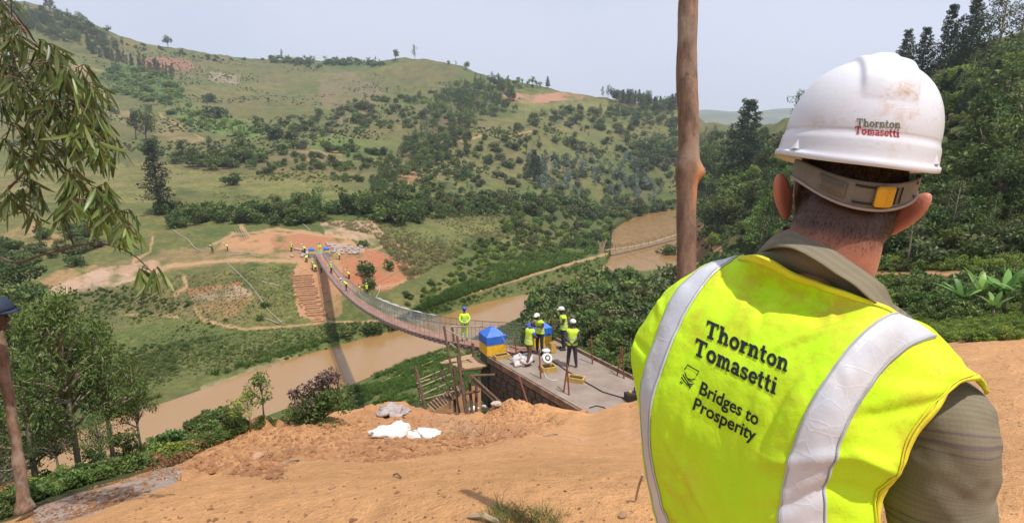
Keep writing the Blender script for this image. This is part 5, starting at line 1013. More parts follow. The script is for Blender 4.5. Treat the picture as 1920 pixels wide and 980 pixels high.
def lines(src, freq, wdt):
    fr = t.math('FRACT', t.math('MULTIPLY', src, freq)); return t.math('LESS_THAN', fr, wdt)
c = t.mix(t.rng(t.noise(co, 10, 4), .3, .7), (.215, .185, .125), (.17, .145, .10)); c = t.mix(t.math('MULTIPLY', lines(sl, 250, .4), .14), c, (.34, .30, .21)); c = t.mix(t.math('MULTIPLY', lines(sa, 160, .35), .08), c, (.10, .09, .06))
for a, w in ((.060, .0010), (.068, .0018), (.076, .0010), (.190, .0012), (.198, .0016), (.206, .0012), (.330, .002)):
    c = t.mix(t.math('MULTIPLY', t.math('LESS_THAN', t.math('ABSOLUTE', t.math('SUBTRACT', sl, a)), w), .5), c, (.115, .065, .10) if int(a * 1000) % 2 == 0 else (.16, .14, .2))
t.bump(t.math('ADD', t.noise(co, 12, 4, .55), t.math('MULTIPLY', t.noise(co, 500, 2), .08)), .006, .6); M_shirt = t.fin(c, .85, 0, .15)
man = empty('person', (0, 0, 0), 'man seen from behind in white hard hat and lime reflective vest over olive shirt', 'person')
# ---- vest net: rows from the shoulder line down, columns from left outline to right armhole (u, v, depth)
NETPX = [
 [(1335, 503, .975), (1378, 488, .935), (1388, 486, .885), (1425, 478, .79), (1515, 521, .745), (1603, 551, .708), (1676, 586, .70), (1755, 632, .712), (1852, 736, .742)],
 [(1290, 522, .965), (1325, 506, .915), (1352, 508, .875), None, None, None, (1640, 606, .676), (1700, 652, .675), (1838, 708, .712)],
 [(1252, 548, .96), (1290, 532, .905), (1322, 541, .868), None, None, None, (1595, 645, .668), (1650, 697, .660), (1792, 716, .692)],
 [(1222, 583, .96), (1258, 570, .900), (1298, 575, .862), None, None, None, (1548, 710, .668), (1612, 750, .655), (1742, 773, .678)],
 [(1190, 630, .965), (1232, 632, .900), (1268, 634, .860), None, None, None, (1510, 775, .672), (1582, 805, .655), (1700, 845, .675)],
 [(1183, 672, .965), (1212, 692, .905), (1246, 692, .862), None, None, None, (1482, 850, .680), (1561, 870, .662), (1665, 900, .685)],
 [(1196, 740, .965), (1204, 742, .915), (1230, 746, .868), None, None, None, (1466, 915, .690), (1551, 925, .672), (1645, 945, .700)],
 [(1205, 805, .965), (1208, 806, .925), (1224, 810, .880), None, None, None, (1457, 985, .700), (1546, 990, .685), (1640, 1000, .715)],
 [(1209, 862, .97), (1213, 864, .930), (1228, 870, .888), None, None, None, (1452, 1065, .715), (1545, 1070, .70), (1640, 1075, .74)],
 [(1223, 940, .98), (1226, 942, .940), (1243, 940, .898), None, None, None, (1452, 1155, .735), (1545, 1160, .72), (1645, 1165, .765)],
 [(1240, 1020, .99), (1243, 1022, .950), (1262, 1020, .91), None, None, None, (1460, 1265, .76), (1552, 1270, .745), (1655, 1275, .79)],
 [(1245, 1330, 1.02), (1250, 1332, .98), (1270, 1332, .94), None, None, None, (1485, 1560, .80), (1575, 1570, .79), (1660, 1575, .83)]]
net = []
for r, row in enumerate(NETPX):
    row = list(row)
    if row[3] is None:
        a, c = np.array(row[2]), np.array(row[6])
        for k in (1, 2, 3):
            f = k / 4; q = a + (c - a) * f; q[2] -= (.012 if r > 1 else .004) * math.sin(math.pi * f); q[1] += (3 - r) * 1.5 * math.sin(math.pi * f) if r < 3 else 0; row[2 + k] = tuple(q)
    net.append([P(*q) for q in row])
net = np.array(net)
FWD = np.array([.485, .875, 0.]); RGT = np.array([.875, -.485, 0.])
prof = np.array([0, .10, .15, .205, .225, .22, .195, .13, 0])
front = net + FWD * prof[None, :, None] * np.interp(np.arange(12), [0, 1, 2, 3, 11], [.35, .65, .85, 1, 1.05])[:, None, None]
front[0, 3:7] += np.array([0, 0, -.02]); front[:, :, 2] -= .0
ring = np.concatenate([net, front[:, ::-1][:, 1:-1]], 1)              # closed round the body
NS_R, NS_C = 150, 16
tr_ = np.linspace(0, 11, NS_R)
wrapn = np.concatenate([ring[:, -2:], ring, ring[:, :3]], 1); tcw = 2 + np.arange(16 * NS_C) / NS_C
VS = herm(herm(wrapn, 0, tr_, False), 1, tcw, False)
def normals(S, wrap=True):
    du = np.gradient(S, axis=0); dv = (np.roll(S, -1, 1) - np.roll(S, 1, 1)) if wrap else np.gradient(S, axis=1); n = np.cross(dv, du); return n / (np.linalg.norm(n, axis=-1)[..., None] + 1e-9)
NV = normals(VS)
if np.mean(np.sum(NV[:, :8 * NS_C] * (-FWD), -1)) < 0: NV = -NV
tt_, cc_ = np.meshgrid(tr_, (tcw - 2), indexing='ij')
fold = .0055 * fbm(VS, .10, 4) + .0045 * np.abs(fbm(VS * np.array([1.2, 1.2, .45]) + 8, .055, 3))
fold += .004 * np.exp(-((cc_ - 7.5) / .35) ** 2) * np.sin(tt_ * 3.1) * (tt_ > 2)                    # puckers by the armhole
for (r0_, c0_, r1_, c1_, wd_, am_) in ((1.2, 5.8, 3.2, 4.2, .10, .0045), (2.2, 8.0, 3.6, 7.1, .14, -.005), (4.2, 7.9, 5.6, 5.4, .16, .006), (5.2, 7.9, 7.2, 5.0, .18, -.006), (4.6, 7.9, 4.4, 7.1, .12, .005), (6.6, 7.8, 8.4, 4.4, .2, .006), (6.6, 2.2, 8.4, 4.2, .2, .005), (1.0, 3.2, 2.6, 3.8, .10, -.004), (.4, 4.6, 1.6, 5.2, .08, .004), (3.1, 5.4, 5.6, 5.1, .10, -.0035), (2.4, .2, 3.4, .9, .12, .005), (4.0, .1, 4.6, .9, .1, -.005)):
    dr, dc = r1_ - r0_, c1_ - c0_; q_ = np.clip(((tt_ - r0_) * dr + (cc_ - c0_) * dc) / (dr * dr + dc * dc), 0, 1); dd_ = np.hypot(tt_ - r0_ - q_ * dr, cc_ - c0_ - q_ * dc) + .05 * fbm(VS, .05, 2); fold += am_ * np.exp(-(dd_ / wd_) ** 2) * np.sin(np.pi * np.clip(q_, .02, .98)) ** .6
VSf = VS + NV * fold[..., None]
vm_ = npmesh('vest', VSf.reshape(-1, 3), gridF(NS_R, VS.shape[1], True), [M_vest]); vest = link('vest', vm_, man)
md = vest.modifiers.new('thickness', 'SOLIDIFY'); md.thickness = .0025; md.offset = 0
NVf = normals(VSf); NVf *= np.sign(np.sum(NVf[NS_R // 2, 4 * NS_C] * NV[NS_R // 2, 4 * NS_C]))
def vest_at(row, colm, off=0.0):
    i = np.clip(np.asarray(row, float) / 11 * (NS_R - 1), 0, NS_R - 1.001); j = np.asarray(colm, float) * NS_C
    i0 = np.floor(i).astype(int); fi = (i - i0)[..., None]; j0 = np.floor(j).astype(int); fj = (j - j0)[..., None]; m = VSf.shape[1]
    g = lambda A: (A[i0, j0 % m] * (1 - fj) + A[i0, (j0 + 1) % m] * fj) * (1 - fi) + (A[i0 + 1, j0 % m] * (1 - fj) + A[i0 + 1, (j0 + 1) % m] * fj) * fi
    return g(VSf) + g(NVf) * off
def strip(c0, c1, off, name, m, r0=0., r1=10.9, nr_=150, nc=9, par=None):
    rr_, c2 = np.meshgrid(np.linspace(r0, r1, nr_), np.linspace(0, 1, nc), indexing='ij'); S = vest_at(rr_, c0 + (c1 - c0) * c2, off)
    o = link(name, npmesh(name, S.reshape(-1, 3), gridF(nr_, nc), [m]), par or vest); md = o.modifiers.new('t', 'SOLIDIFY'); md.thickness = .0012; md.offset = 0; return o
strip(1, 2, .0030, 'reflective_stripe', M_tape); strip(6, 7, .0030, 'reflective_stripe', M_tape)
for c0, c1 in ((1.04, 1.075), (1.92, 1.955), (6.03, 6.06), (6.94, 6.97)): strip(c0, c1, .0040, 'stitching', M_seam, nc=2)
strip(7.80, 8.02, .0028, 'armhole_binding', M_hem, nc=5); strip(7.74, 7.765, .0030, 'stitching', M_hem, nc=2)
S = []
rr_, c2 = np.meshgrid(np.linspace(0, .22, 4), np.linspace(2.2, 6.1, 80), indexing='ij'); S = vest_at(rr_, c2, .0026); o = link('neck_binding', npmesh('neck_binding', S.reshape(-1, 3), gridF(4, 80), [M_hem]), vest); md = o.modifiers.new('t', 'SOLIDIFY'); md.thickness = .002; md.offset = 0
# ---- lettering, laid on the cloth
VB = BVHTree.FromPolygons(VSf.reshape(-1, 3).tolist(), gridF(NS_R, VS.shape[1], True).tolist())
def glyph(ch):
    """slab serif letter as strokes (points, thickness) in cap heights; returns strokes and advance"""
    st, sb = .215, .14
    def ar(cx, cy, rx, ry, a0, a1, n=12): return [(cx + rx * math.cos(math.radians(a)), cy + ry * math.sin(math.radians(a))) for a in np.linspace(a0, a1, n)]
    G_ = {
     'T': ([([(0, .93), (.84, .93)], .15), ([(.05, 1), (.05, .70)], .10), ([(.79, 1), (.79, .70)], .10), ([(.42, 0), (.42, 1)], .2), ([(.20, .065), (.64, .065)], sb)], .90),
     'h': ([([(.2, 0), (.2, 1)], st), ([(.02, .94), (.2, .94)], sb), ([(.02, .06), (.38, .06)], sb), ([(.26, .5)] + ar(.42, .44, .17, .20, 150, 0) + [(.59, 0)], .17), ([(.44, .06), (.76, .06)], sb)], .80),
     'o': ([(ar(.36, .35, .25, .29, 0, 360, 26), .18)], .74), 'r': ([([(.2, 0), (.2, .7)], st), ([(.02, .64), (.2, .64)], sb), ([(.02, .06), (.42, .06)], sb), ([(.25, .42)] + ar(.44, .42, .17, .20, 150, 70), .16), ([(.48, .60), (.52, .52)], .17)], .60),
     'n': ([([(.2, 0), (.2, .7)], st), ([(.02, .64), (.2, .64)], sb), ([(.02, .06), (.38, .06)], sb), ([(.26, .5)] + ar(.42, .44, .17, .20, 150, 0) + [(.59, 0)], .17), ([(.44, .06), (.76, .06)], sb)], .80),
     't': ([([(.2, .93), (.2, .2)] + ar(.36, .18, .16, .13, 180, 300), .17), ([(.0, .64), (.44, .64)], sb)], .50),
     'm': ([([(.2, 0), (.2, .7)], st), ([(.02, .64), (.2, .64)], sb), ([(.02, .06), (.36, .06)], sb), ([(.25, .5)] + ar(.38, .46, .15, .18, 150, 0) + [(.53, 0)], .16), ([(.58, .5)] + ar(.71, .46, .15, .18, 150, 0) + [(.86, 0)], .16), ([(.42, .06), (.68, .06)], sb), ([(.76, .06), (1.03, .06)], sb)], 1.07),
     'a': ([(ar(.27, .2, .17, .14, 0, 360, 20), .15), (ar(.30, .46, .20, .19, 165, 20) + [(.5, .1)], .16), ([(.44, .06), (.66, .06)], sb)], .68),
     's': ([(ar(.28, .50, .18, .14, 20, 220, 10) + ar(.28, .20, .18, .15, 70, -160, 12), .145), ([(.47, .68), (.47, .48)], .08), ([(.07, .02), (.07, .24)], .08)], .58),
     'e': ([(ar(.34, .35, .24, .28, 0, 330, 24), .165), ([(.12, .36), (.57, .36)], .11)], .66),
     'i': ([([(.2, 0), (.2, .7)], st), ([(.02, .64), (.2, .64)], sb), ([(.02, .06), (.4, .06)], sb), ([(.11, .92), (.30, .92)], .15)], .42)}
    return G_[ch]
def stroke_polys(pts, w):
    pts = [np.array(p, float) for p in pts]; L_, R_ = [], []
    for i, p in enumerate(pts):
        a = pts[max(0, i - 1)]; b = pts[min(len(pts) - 1, i + 1)]; d = b - a; d = d / (np.linalg.norm(d) + 1e-9); n = np.array([-d[1], d[0]]) * w / 2; L_.append(p + n); R_.append(p - n)
    out = []
    for i in range(len(pts) - 1):
        k = max(1, int(np.linalg.norm(pts[i + 1] - pts[i]) / .2))
        for q in range(k): f0, f1 = q / k, (q + 1) / k; out.append([L_[i] * (1 - f0) + L_[i + 1] * f0, R_[i] * (1 - f0) + R_[i + 1] * f0, R_[i] * (1 - f1) + R_[i + 1] * f1, L_[i] * (1 - f1) + L_[i + 1] * f1])
    return out
def slab_word(word, squeeze=1.0):
    polys = []; x = 0
    for ch in word:
        strokes, adv = glyph(ch)
        for k_, (pts, w) in enumerate(strokes): polys += [(q, ch, k_ * .02) for q in [[np.array([x + p[0], p[1]]) for p in quad] for quad in stroke_polys(pts, w * 1.1)]]
        x += adv * squeeze if squeeze != 1 else adv
    return polys, x - .02
def split_tris(P_, lim=.16):
    out = []; st_ = list(P_)
    while st_:
        t3 = st_.pop(); e = [np.linalg.norm(t3[i] - t3[(i + 1) % 3]) for i in range(3)]; k = int(np.argmax(e))
        if e[k] < lim or len(out) > 6000: out.append(t3); continue
        a, b_, c_ = t3[k], t3[(k + 1) % 3], t3[(k + 2) % 3]; m_ = (a + b_) / 2; st_ += [[a, m_, c_], [m_, b_, c_]]
    return out
def drop(polys, width, base0, base1, cap, bvh, off, name, m, par, depth=None, lean=0.0):
    """maps word polygons onto a surface: base0/base1 = baseline ends in the photograph, cap = cap height vector"""
    base0, base1, cap = (np.array(q, float) for q in (base0, base1, cap)); V = []; F = []
    for item in polys:
        q, lay = (item[0], item[2]) if isinstance(item, tuple) else (item, 0); ix = []
        for p in q:
            px = base0 + (base1 - base0) * (p[0] / width) + cap * p[1]; d = Vector(ray(px[0], px[1])).normalized(); h = bvh.ray_cast(d * .02, d)
            if h[0] is None: break
            n = h[1] if h[1].dot(d) < 0 else -h[1]; V.append(tuple(h[0] + n * (off + lay * .004))); ix.append(len(V) - 1)
        if len(ix) == len(q): F.append(ix)
    bm = bmesh.new(); vs = [bm.verts.new(v) for v in V]
    for f in F:
        try: bm.faces.new([vs[i] for i in f])
        except ValueError: pass
    me = bpy.data.meshes.new(name); bm.to_mesh(me); bm.free(); me.materials.append(m); return link(name, me, par)
def font_polys(word, thick=.02):
    cu = bpy.data.curves.new('f', 'FONT'); cu.body = word; cu.size = 1.0; cu.offset = thick; cu.resolution_u = 4; o = bpy.data.objects.new('f', cu); COL.objects.link(o)
    dg = bpy.context.evaluated_depsgraph_get(); dg.update(); me = bpy.data.meshes.new_from_object(o.evaluated_get(dg)); bm = bmesh.new(); bm.from_mesh(me); bmesh.ops.triangulate(bm, faces=bm.faces[:])
    P_ = [[np.array([v.co.x, v.co.y]) for v in f.verts] for f in bm.faces]; bm.free(); bpy.data.objects.remove(o); bpy.data.meshes.remove(me)
    xs = [p[0] for q in P_ for p in q]; x0, x1 = min(xs), max(xs); k = 1 / .70
    return split_tris([[np.array([(p[0] - x0) * k, p[1] * k]) for p in q] for q in P_]), (x1 - x0) * k
OFF = .0023
pl, w = slab_word('Thornton'); drop(pl, w, (1322, 631), (1477, 698), (6.0, -30.5), VB, OFF, 'lettering', M_print, vest)['label'] = 'black slab lettering reading Thornton'
pl, w = slab_word('Tomasetti'); drop(pl, w, (1301, 664), (1455, 740), (6.5, -30.5), VB, OFF, 'lettering', M_print, vest)['label'] = 'black slab lettering reading Tomasetti'
pl, w = font_polys('Bridges to'); drop(pl, w, (1312, 737), (1421, 797), (6.5, -22.5), VB, OFF, 'lettering', M_print, vest)['label'] = 'black lettering reading Bridges to'
pl, w = font_polys('Prosperity'); drop(pl, w, (1300, 766), (1416, 827), (6.0, -22.0), VB, OFF, 'lettering', M_print, vest)['label'] = 'black lettering reading Prosperity'
def pxs(pts, w_): return stroke_polys([((250 * 0 + x / 3.768) + 1253, y / 3.768 + 583) for x, y in pts], w_)
lg = []
for pts, w_ in (([(122, 412), (140, 380), (222, 426), (206, 456)], 2.2), ([(122, 432), (132, 462), (150, 488), (176, 500)], 2.0), ([(98, 466), (112, 490), (140, 520), (170, 530)], 2.2), ([(88, 498), (104, 512)], 2.4), ([(108, 448), (140, 500), (160, 548)], 2.2), ([(148, 478), (170, 484), (196, 480)], 2.2), ([(150, 512), (166, 518), (186, 512)], 2.2)): lg += pxs(pts, w_)
V = []; F = []
lgo = drop([[p - np.array([1250, 580]) for p in q] for q in lg], 1.0, (1250, 580), (1251, 580), (0, 1), VB, OFF, 'emblem', M_print, vest); lgo['label'] = 'black square bracket emblem with sweeping lines'
# ---- shirt: collar, yoke, sleeves
T_ = np.array([P(*q) for q in [(1466, 434, .84), (1495, 431, .785), (1549, 459, .742), (1583, 484, .728), (1623, 511, .722), (1657, 538, .725), (1668, 562, .74), (1680, 588, .77)]])
Lw_ = np.array([P(*q) for q in [(1431, 472, .83), (1455, 463, .772), (1489, 466, .738), (1532, 488, .714), (1566, 511, .704), (1603, 534, .696), (1640, 566, .695), (1682, 592, .715)]])
Hn_ = np.array([P(*q) for q in [(1414, 484, .90), (1425, 490, .85), (1458, 510, .81), (1515, 534, .785), (1566, 548, .765), (1600, 562, .745), (1645, 585, .735), (1682, 606, .745)]])
tc_ = np.linspace(0, 7, 90)
col_rows = np.array([Hn_ + np.array([0, .012, -.012]), (Lw_ + np.array([0, .010, .004])) * .55 + Hn_ * .45, Lw_ * .4 + T_ * .6 + np.array([0, .012, 0]), T_ + np.array([0, .008, -.004]), T_, T_ * .85 + Lw_ * .15 + np.array([0, -.004, .001]), T_ * .4 + Lw_ * .6 + np.array([0, -.004, .0]), Lw_, Lw_ + np.array([0, .004, .002])])
CS = herm(herm(col_rows, 0, np.linspace(0, 8, 60), False), 1, tc_, False)
def shirtmesh(name, S, along, around, wrap=False, par=None, th=.0022):
    me = npmesh(name, S.reshape(-1, 3), gridF(S.shape[0], S.shape[1], wrap), [M_shirt]); fattr(me, 'along', along.ravel()); fattr(me, 'around', around.ravel()); o = link(name, me, par or man)
    if th: md = o.modifiers.new('t', 'SOLIDIFY'); md.thickness = th; md.offset = 0
    return o
aa, bb = np.meshgrid(np.linspace(0, .05, CS.shape[0]), np.linspace(0, .3, CS.shape[1]), indexing='ij'); shirt_collar = shirtmesh('shirt_collar', CS, bb * 0 + aa * .9, bb)
# front half of the collar, round the throat
nb_c = (T_[0] + T_[-1]) / 2
fc = []
for base in (Lw_, T_):
    a0, a1 = base[0], base[-1]; fc.append([a0, a0 + FWD * .05 + RGT * .01, (a0 + a1) / 2 + FWD * .115 + np.array([0, 0, -.015]), a1 + FWD * .06 - RGT * .02, a1])
fcS = herm(herm(np.array(fc), 0, np.linspace(0, 1, 8), False), 1, np.linspace(0, 4, 50), False); aa, bb = np.meshgrid(np.linspace(0, .04, 8), np.linspace(0, .25, 50), indexing='ij'); shirtmesh('shirt_collar', fcS, aa, bb)
def sleeve(pts, rad, name, n=56, m=150, wr=.014, bulge=None):
    pts = np.array(pts); ts = np.linspace(0, len(pts) - 1, m); C_ = herm(pts, 0, ts, False); R_ = herm(np.array(rad)[:, None], 0, ts, False)[:, 0]
    tg = np.gradient(C_, axis=0); L_ = np.concatenate([[0], np.cumsum(np.linalg.norm(np.diff(C_, axis=0), axis=1))]); tg /= np.linalg.norm(tg, axis=1)[:, None]
    x = np.cross(tg, -FWD); x /= np.linalg.norm(x, axis=1)[:, None]; y = np.cross(tg, x); a = np.linspace(0, 2 * math.pi, n, endpoint=False)
    S = C_[:, None] + R_[:, None, None] * (np.cos(a)[None, :, None] * x[:, None] + np.sin(a)[None, :, None] * y[:, None] * .92)
    N = normals(S); c_ = S - C_[:, None]; N *= np.sign(np.sum(N * c_, -1))[..., None]
    sl_, sa_ = np.meshgrid(L_, a, indexing='ij')
    S = S + N * (wr * fbm(S, .075, 3) + wr * .5 * np.sin(sl_ * 38 + 2.2 * np.cos(sa_ * 1 + .7)) * .5 * np.clip((sl_ - .05) / .06, 0, 1) * (.5 + .5 * np.cos(sa_ - .9)) - wr * 1.2 * np.exp(-((sa_ - 2.0 - sl_ * 5) / .3) ** 2))[..., None]
    return shirtmesh(name, S, sl_, sa_ * .075, True)
SHR = [P(1742, 730, .80), P(1762, 765, .78), P(1768, 805, .77), P(1765, 850, .77), P(1752, 905, .775), P(1754, 940, .78), P(1750, 1000, .78), P(1742, 1080, .80)]
sleeve(SHR, [.030, .060, .067, .066, .064, .066, .058, .055], 'shirt_sleeve')
SHL = [P(1300, 590, 1.03), P(1268, 630, 1.03), P(1275, 690, 1.08), P(1300, 760, 1.14), P(1330, 830, 1.2), P(1350, 880, 1.25)]
sleeve(SHL, [.03, .062, .066, .064, .06, .058], 'shirt_sleeve')
sleeve([P(1560, 560, .85), P(1490, 560, .89), P(1400, 560, .945), P(1300, 590, 1.03)], [.05, .06, .062, .058], 'shirt_shoulder', wr=.003)
sleeve([P(1560, 600, .86), P(1640, 640, .83), P(1742, 730, .80)], [.06, .06, .05], 'shirt_shoulder', wr=.003)
# ---- body: head, neck, trunk, arms and legs as one surface
O = P(1583, 386, .815); HS = .92; HAZ = math.radians(19); ROLL = math.radians(7.5)
HM = Matrix.Rotation(-HAZ, 4, 'Z') @ Matrix.Rotation(ROLL, 4, 'Y') @ Matrix.Rotation(math.radians(-2), 4, 'X'); HM3 = np.array(HM)[:3, :3]
def hl(x, y, z): return O + HM3 @ np.array([x, y, z]) * HS
prim = MB()
prim.ellipsoid(hl(0, .012, .035), (0.0727, 0.0920, 0.1012), HM3, 40, 26); prim.ellipsoid(hl(0, -.012, -.022), (0.0649, 0.0754, 0.0534), HM3, 32, 20)
prim.ellipsoid(hl(0, .045, -.035), (0.0570, 0.0644, 0.0690), HM3, 28, 18); prim.ellipsoid(hl(0, .118, -.02), (0.0129, 0.0202, 0.0221), HM3, 12, 8); prim.ellipsoid(hl(0, .088, -.088), (0.0276, 0.0230, 0.0184), HM3, 14, 8)
nk = [hl(0, -.004, -.01), P(1566, 440, .782), P(1558, 480, .785), P(1540, 535, .815), P(1525, 640, .87)]
prim.tube(herm(np.array(nk), 0, np.linspace(0, 4, 16), False), np.interp(np.linspace(0, 4, 16), [0, 1, 2, 3, 4], [.060, .060, .060, .062, .06]), 40)
CH = P(1440, 720, .895); PV = np.array([CH[0] + .045, CH[1] + .0, -.78]); 
Mt = np.stack([RGT, FWD, np.array([0, 0, 1.])], 1)
prim.ellipsoid(P(1490, 690, .93), (.14, .05, .07), Mt, 28, 18); prim.ellipsoid(CH + FWD * .03 + (0, 0, -.05), (.13, .07, .16), Mt, 32, 20); prim.ellipsoid((CH + PV) / 2, (.13, .09, .22), Mt, 28, 18); prim.ellipsoid(PV, (.155, .105, .16), Mt, 28, 18)
for s, pts in ((1, SHR), (-1, SHL)): prim.tube(np.array(pts), np.interp(np.arange(len(pts)), [0, 2, len(pts) - 1], [.025, .045, .040]), 18)
eR, eL = SHR[-1], SHL[-1]
handR = eR + FWD * .16 - RGT * .16 + np.array([0, 0, -.12]); handL = eL + RGT * .17 + FWD * .02 + np.array([0, 0, -.10])
for e_, h_ in ((eR, handR), (eL, handL)): prim.tube([e_ + np.array([0, 0, .02]), (e_ + h_) / 2, h_], (.042, .038, .026), 16)
for s in (-1, 1):
    hp = PV + RGT * s * .085 + np.array([0, 0, -.05]); gx, gy = PV[0] + RGT[0] * s * .12, PV[1] + RGT[1] * s * .12; g0 = gz(gx, gy, -1.9); kn = np.array([gx, gy, (hp[2] + g0) / 2 + .05]) + FWD * .02
    prim.tube([hp, kn, np.array([gx, gy, g0 + .08])], (.088, .06, .042), 18)
bm_ = prim.data('body', M_skin, True); tmp = bpy.data.objects.new('tmp', bm_); COL.objects.link(tmp); rm = tmp.modifiers.new('r', 'REMESH'); rm.mode = 'VOXEL'; rm.voxel_size = .006; sm = tmp.modifiers.new('s', 'SMOOTH'); sm.iterations = 8; sm.factor = .6
dg = bpy.context.evaluated_depsgraph_get(); dg.update(); body_me = bpy.data.meshes.new_from_object(tmp.evaluated_get(dg)); bpy.data.objects.remove(tmp); body_me.name = 'body'
for p_ in body_me.polygons: p_.use_smooth = True
# ears, hands and features are joined to the same mesh
eb = MB()
def ear(s):
    a = np.linspace(0, 2 * math.pi, 33)[:-1]; rows = []
    out_dir = np.array([s * math.sin(math.radians(48)), -math.cos(math.radians(48)), 0]); nrm = np.array([s * out_dir[1] * -1 * s, out_dir[0] * s * 1, 0]); nrm = np.cross(out_dir, (0, 0, 1.)) * s
    def outline(k):                                        # ear outline around its own centre
        y_ = .019 * np.cos(a) * (1 - .35 * np.clip(-np.sin(a), 0, 1)); z_ = .038 * np.sin(a) - .003 * np.cos(a); return y_ * k, z_ * k
    cen = np.array([s * .080, .012, .0]); prof_ = [(.0, -.004, 0), (.35, -.0045, 0), (.7, -.004, 0), (.9, -.002, 0), (1.0, .002, 0), (1.0, .006, 0), (.93, .0085, 0), (.82, .006, 0), (.6, .001, 0), (.3, .000, 0), (.0, .001, 0)]
    S_ = []
    for k, d_, _ in prof_:
        y_, z_ = outline(k); w_ = .014 + .020 * z_ / .038
        S_.append(np.array([cen + out_dir * (yy + ww) + np.array([0, 0, zz]) - nrm * d_ for yy, zz, ww in zip(y_, z_, w_)]))
    S_ = np.array(S_); W_ = (S_ * HS) @ HM3.T + O
    eb.add(W_.reshape(-1, 3), gridF(len(prof_), 32, True))
ear(1); ear(-1)
for h_, e_, s in ((handR, eR, 1), (handL, eL, -1)):        # hands: palm, four bent fingers, thumb
    d = (h_ - e_) / np.linalg.norm(h_ - e_); sd = np.cross(d, (0, 0, 1.)); sd /= np.linalg.norm(sd); upv = np.cross(sd, d)
    Mh = np.stack([sd, d, upv], 1); eb.ellipsoid(h_ + d * .045, (.042, .052, .017), Mh, 16, 10)
    for q, ln_ in enumerate((.068, .078, .074, .060)):
        b0 = h_ + d * .085 + sd * (q - 1.5) * .021; p1 = b0 + d * ln_ * .5 - upv * .006; p2 = p1 + d * ln_ * .3 - upv * .018; p3 = p2 + d * ln_ * .12 - upv * .022; eb.tube([b0 - d * .012, b0, p1, p2, p3], (.009, .0095, .0085, .0078, .006), 8)
    b0 = h_ + d * .02 - sd * s * .035; eb.tube([b0, b0 + d * .035 - sd * s * .022, b0 + d * .065 - sd * s * .022 - upv * .012], (.012, .0105, .008), 8)
for s in (-1, 1): eb.ellipsoid(hl(s * .031, .098, .002), (.012, .009, .008), HM3, 10, 8)
eb.ellipsoid(hl(0, .104, -.058), (.024, .008, .008), HM3, 12, 6)
n_main = len(body_me.vertices); joinmesh(body_me, eb)
co_ = np.zeros(len(body_me.vertices) * 3); body_me.vertices.foreach_get('co', co_); co_ = co_.reshape(-1, 3); lc = ((co_ - O) @ HM3) / HS
azv = np.arctan2(lc[:, 0], -lc[:, 1]); nz = fbm(lc, .012, 3) * .008
sc_ = np.clip((lc[:, 2] + .078 + nz) / .045, 0, 1) ** 1.1 * ((np.abs(azv) < 1.75) | (lc[:, 2] > .06)) * (lc[:, 2] < .3); sc_[n_main:] = 0
ew = np.zeros(len(co_)); dE = np.minimum(np.linalg.norm(lc - (.09, 0, 0), axis=1), np.linalg.norm(lc + (.09, 0, 0), axis=1)); ew[n_main:] = np.clip((.06 - dE[n_main:]) / .02, 0, 1)
fattr(body_me, 'scalp', sc_ * .93); fattr(body_me, 'earw', ew * .6); body = link('body', body_me, man)
# trousers and boots (below the frame)
tb = MB()
for s in (-1, 1):
    hp = PV + RGT * s * .085 + np.array([0, 0, .10]); gx, gy = PV[0] + RGT[0] * s * .12, PV[1] + RGT[1] * s * .12; g0 = gz(gx, gy, -1.9); tb.tube([hp, hp + np.array([0, 0, -.12]), np.array([gx, gy, (hp[2] + g0) / 2 + .02]) + FWD * .02, np.array([gx, gy, g0 + .06])], (.10, .112, .085, .068), 22)
    bt = MB(); bt.ellipsoid(np.array([gx, gy, g0 + .05]) + FWD * .06, (.052, .15, .06), Mt, 16, 10); bt.build('boot', cm('boot_leather', (.05, .035, .03)), man, True)
tb.ellipsoid(PV + np.array([0, 0, .06]), (.175, .125, .14), Mt, 28, 16); tb.build('trousers', cm('trousers_khaki', (.10, .09, .07)), man, True)
# ---- hair: a cap of short strands, thinning down the nape
HB = BVHTree.FromPolygons([v.co[:] for v in body_me.vertices], [p.vertices[:] for p in body_me.polygons]); hv_ = []; hf_ = []
rng_h = np.random.default_rng(3); HMi = np.linalg.inv(HM3)
for k in range(34000):
    az = rng_h.uniform(-math.pi, math.pi); z = rng_h.uniform(-.078, .115)
    bk = abs(az) < 1.75; fade = np.clip((z + (.068 + .006 * math.cos(az * 2))) / .045, 0, 1)
    if not bk and z < .06: continue
    if rng_h.uniform() > fade ** 1.3 - .12: continue
    d = HM3 @ np.array([math.sin(az), -math.cos(az), 0]); org = hl(0, 0, z); h = HB.ray_cast(Vector(org + d * .2), Vector(-d))
    if h[0] is None: continue
    p = np.array(h[0]); loc_ = HMi @ (p - O)
    if abs(loc_[0]) > .0775 and loc_[2] < .03 and loc_[1] > -.02: continue
    n = np.array(h[1]); L_ = rng_h.uniform(.003, .007) * (.35 + .65 * fade) * (1.5 if z > .0 else 1); dn = HM3 @ np.array([rng_h.normal(0, .25), 0, -1.]); g_ = dn * .9 + n * .3 + rng_h.normal(0, .15, 3); g_ /= np.linalg.norm(g_); sd = np.cross(g_, n); sd /= np.linalg.norm(sd) + 1e-9; w_ = .00028
    b_ = len(hv_); hv_ += [p - sd * w_, p + sd * w_, p + g_ * L_]; hf_.append([b_, b_ + 1, b_ + 2])
hair = link('hair', npmesh('hair', np.array(hv_), np.array(hf_), [M_hair], False), man); hair['kind'] = 'stuff'
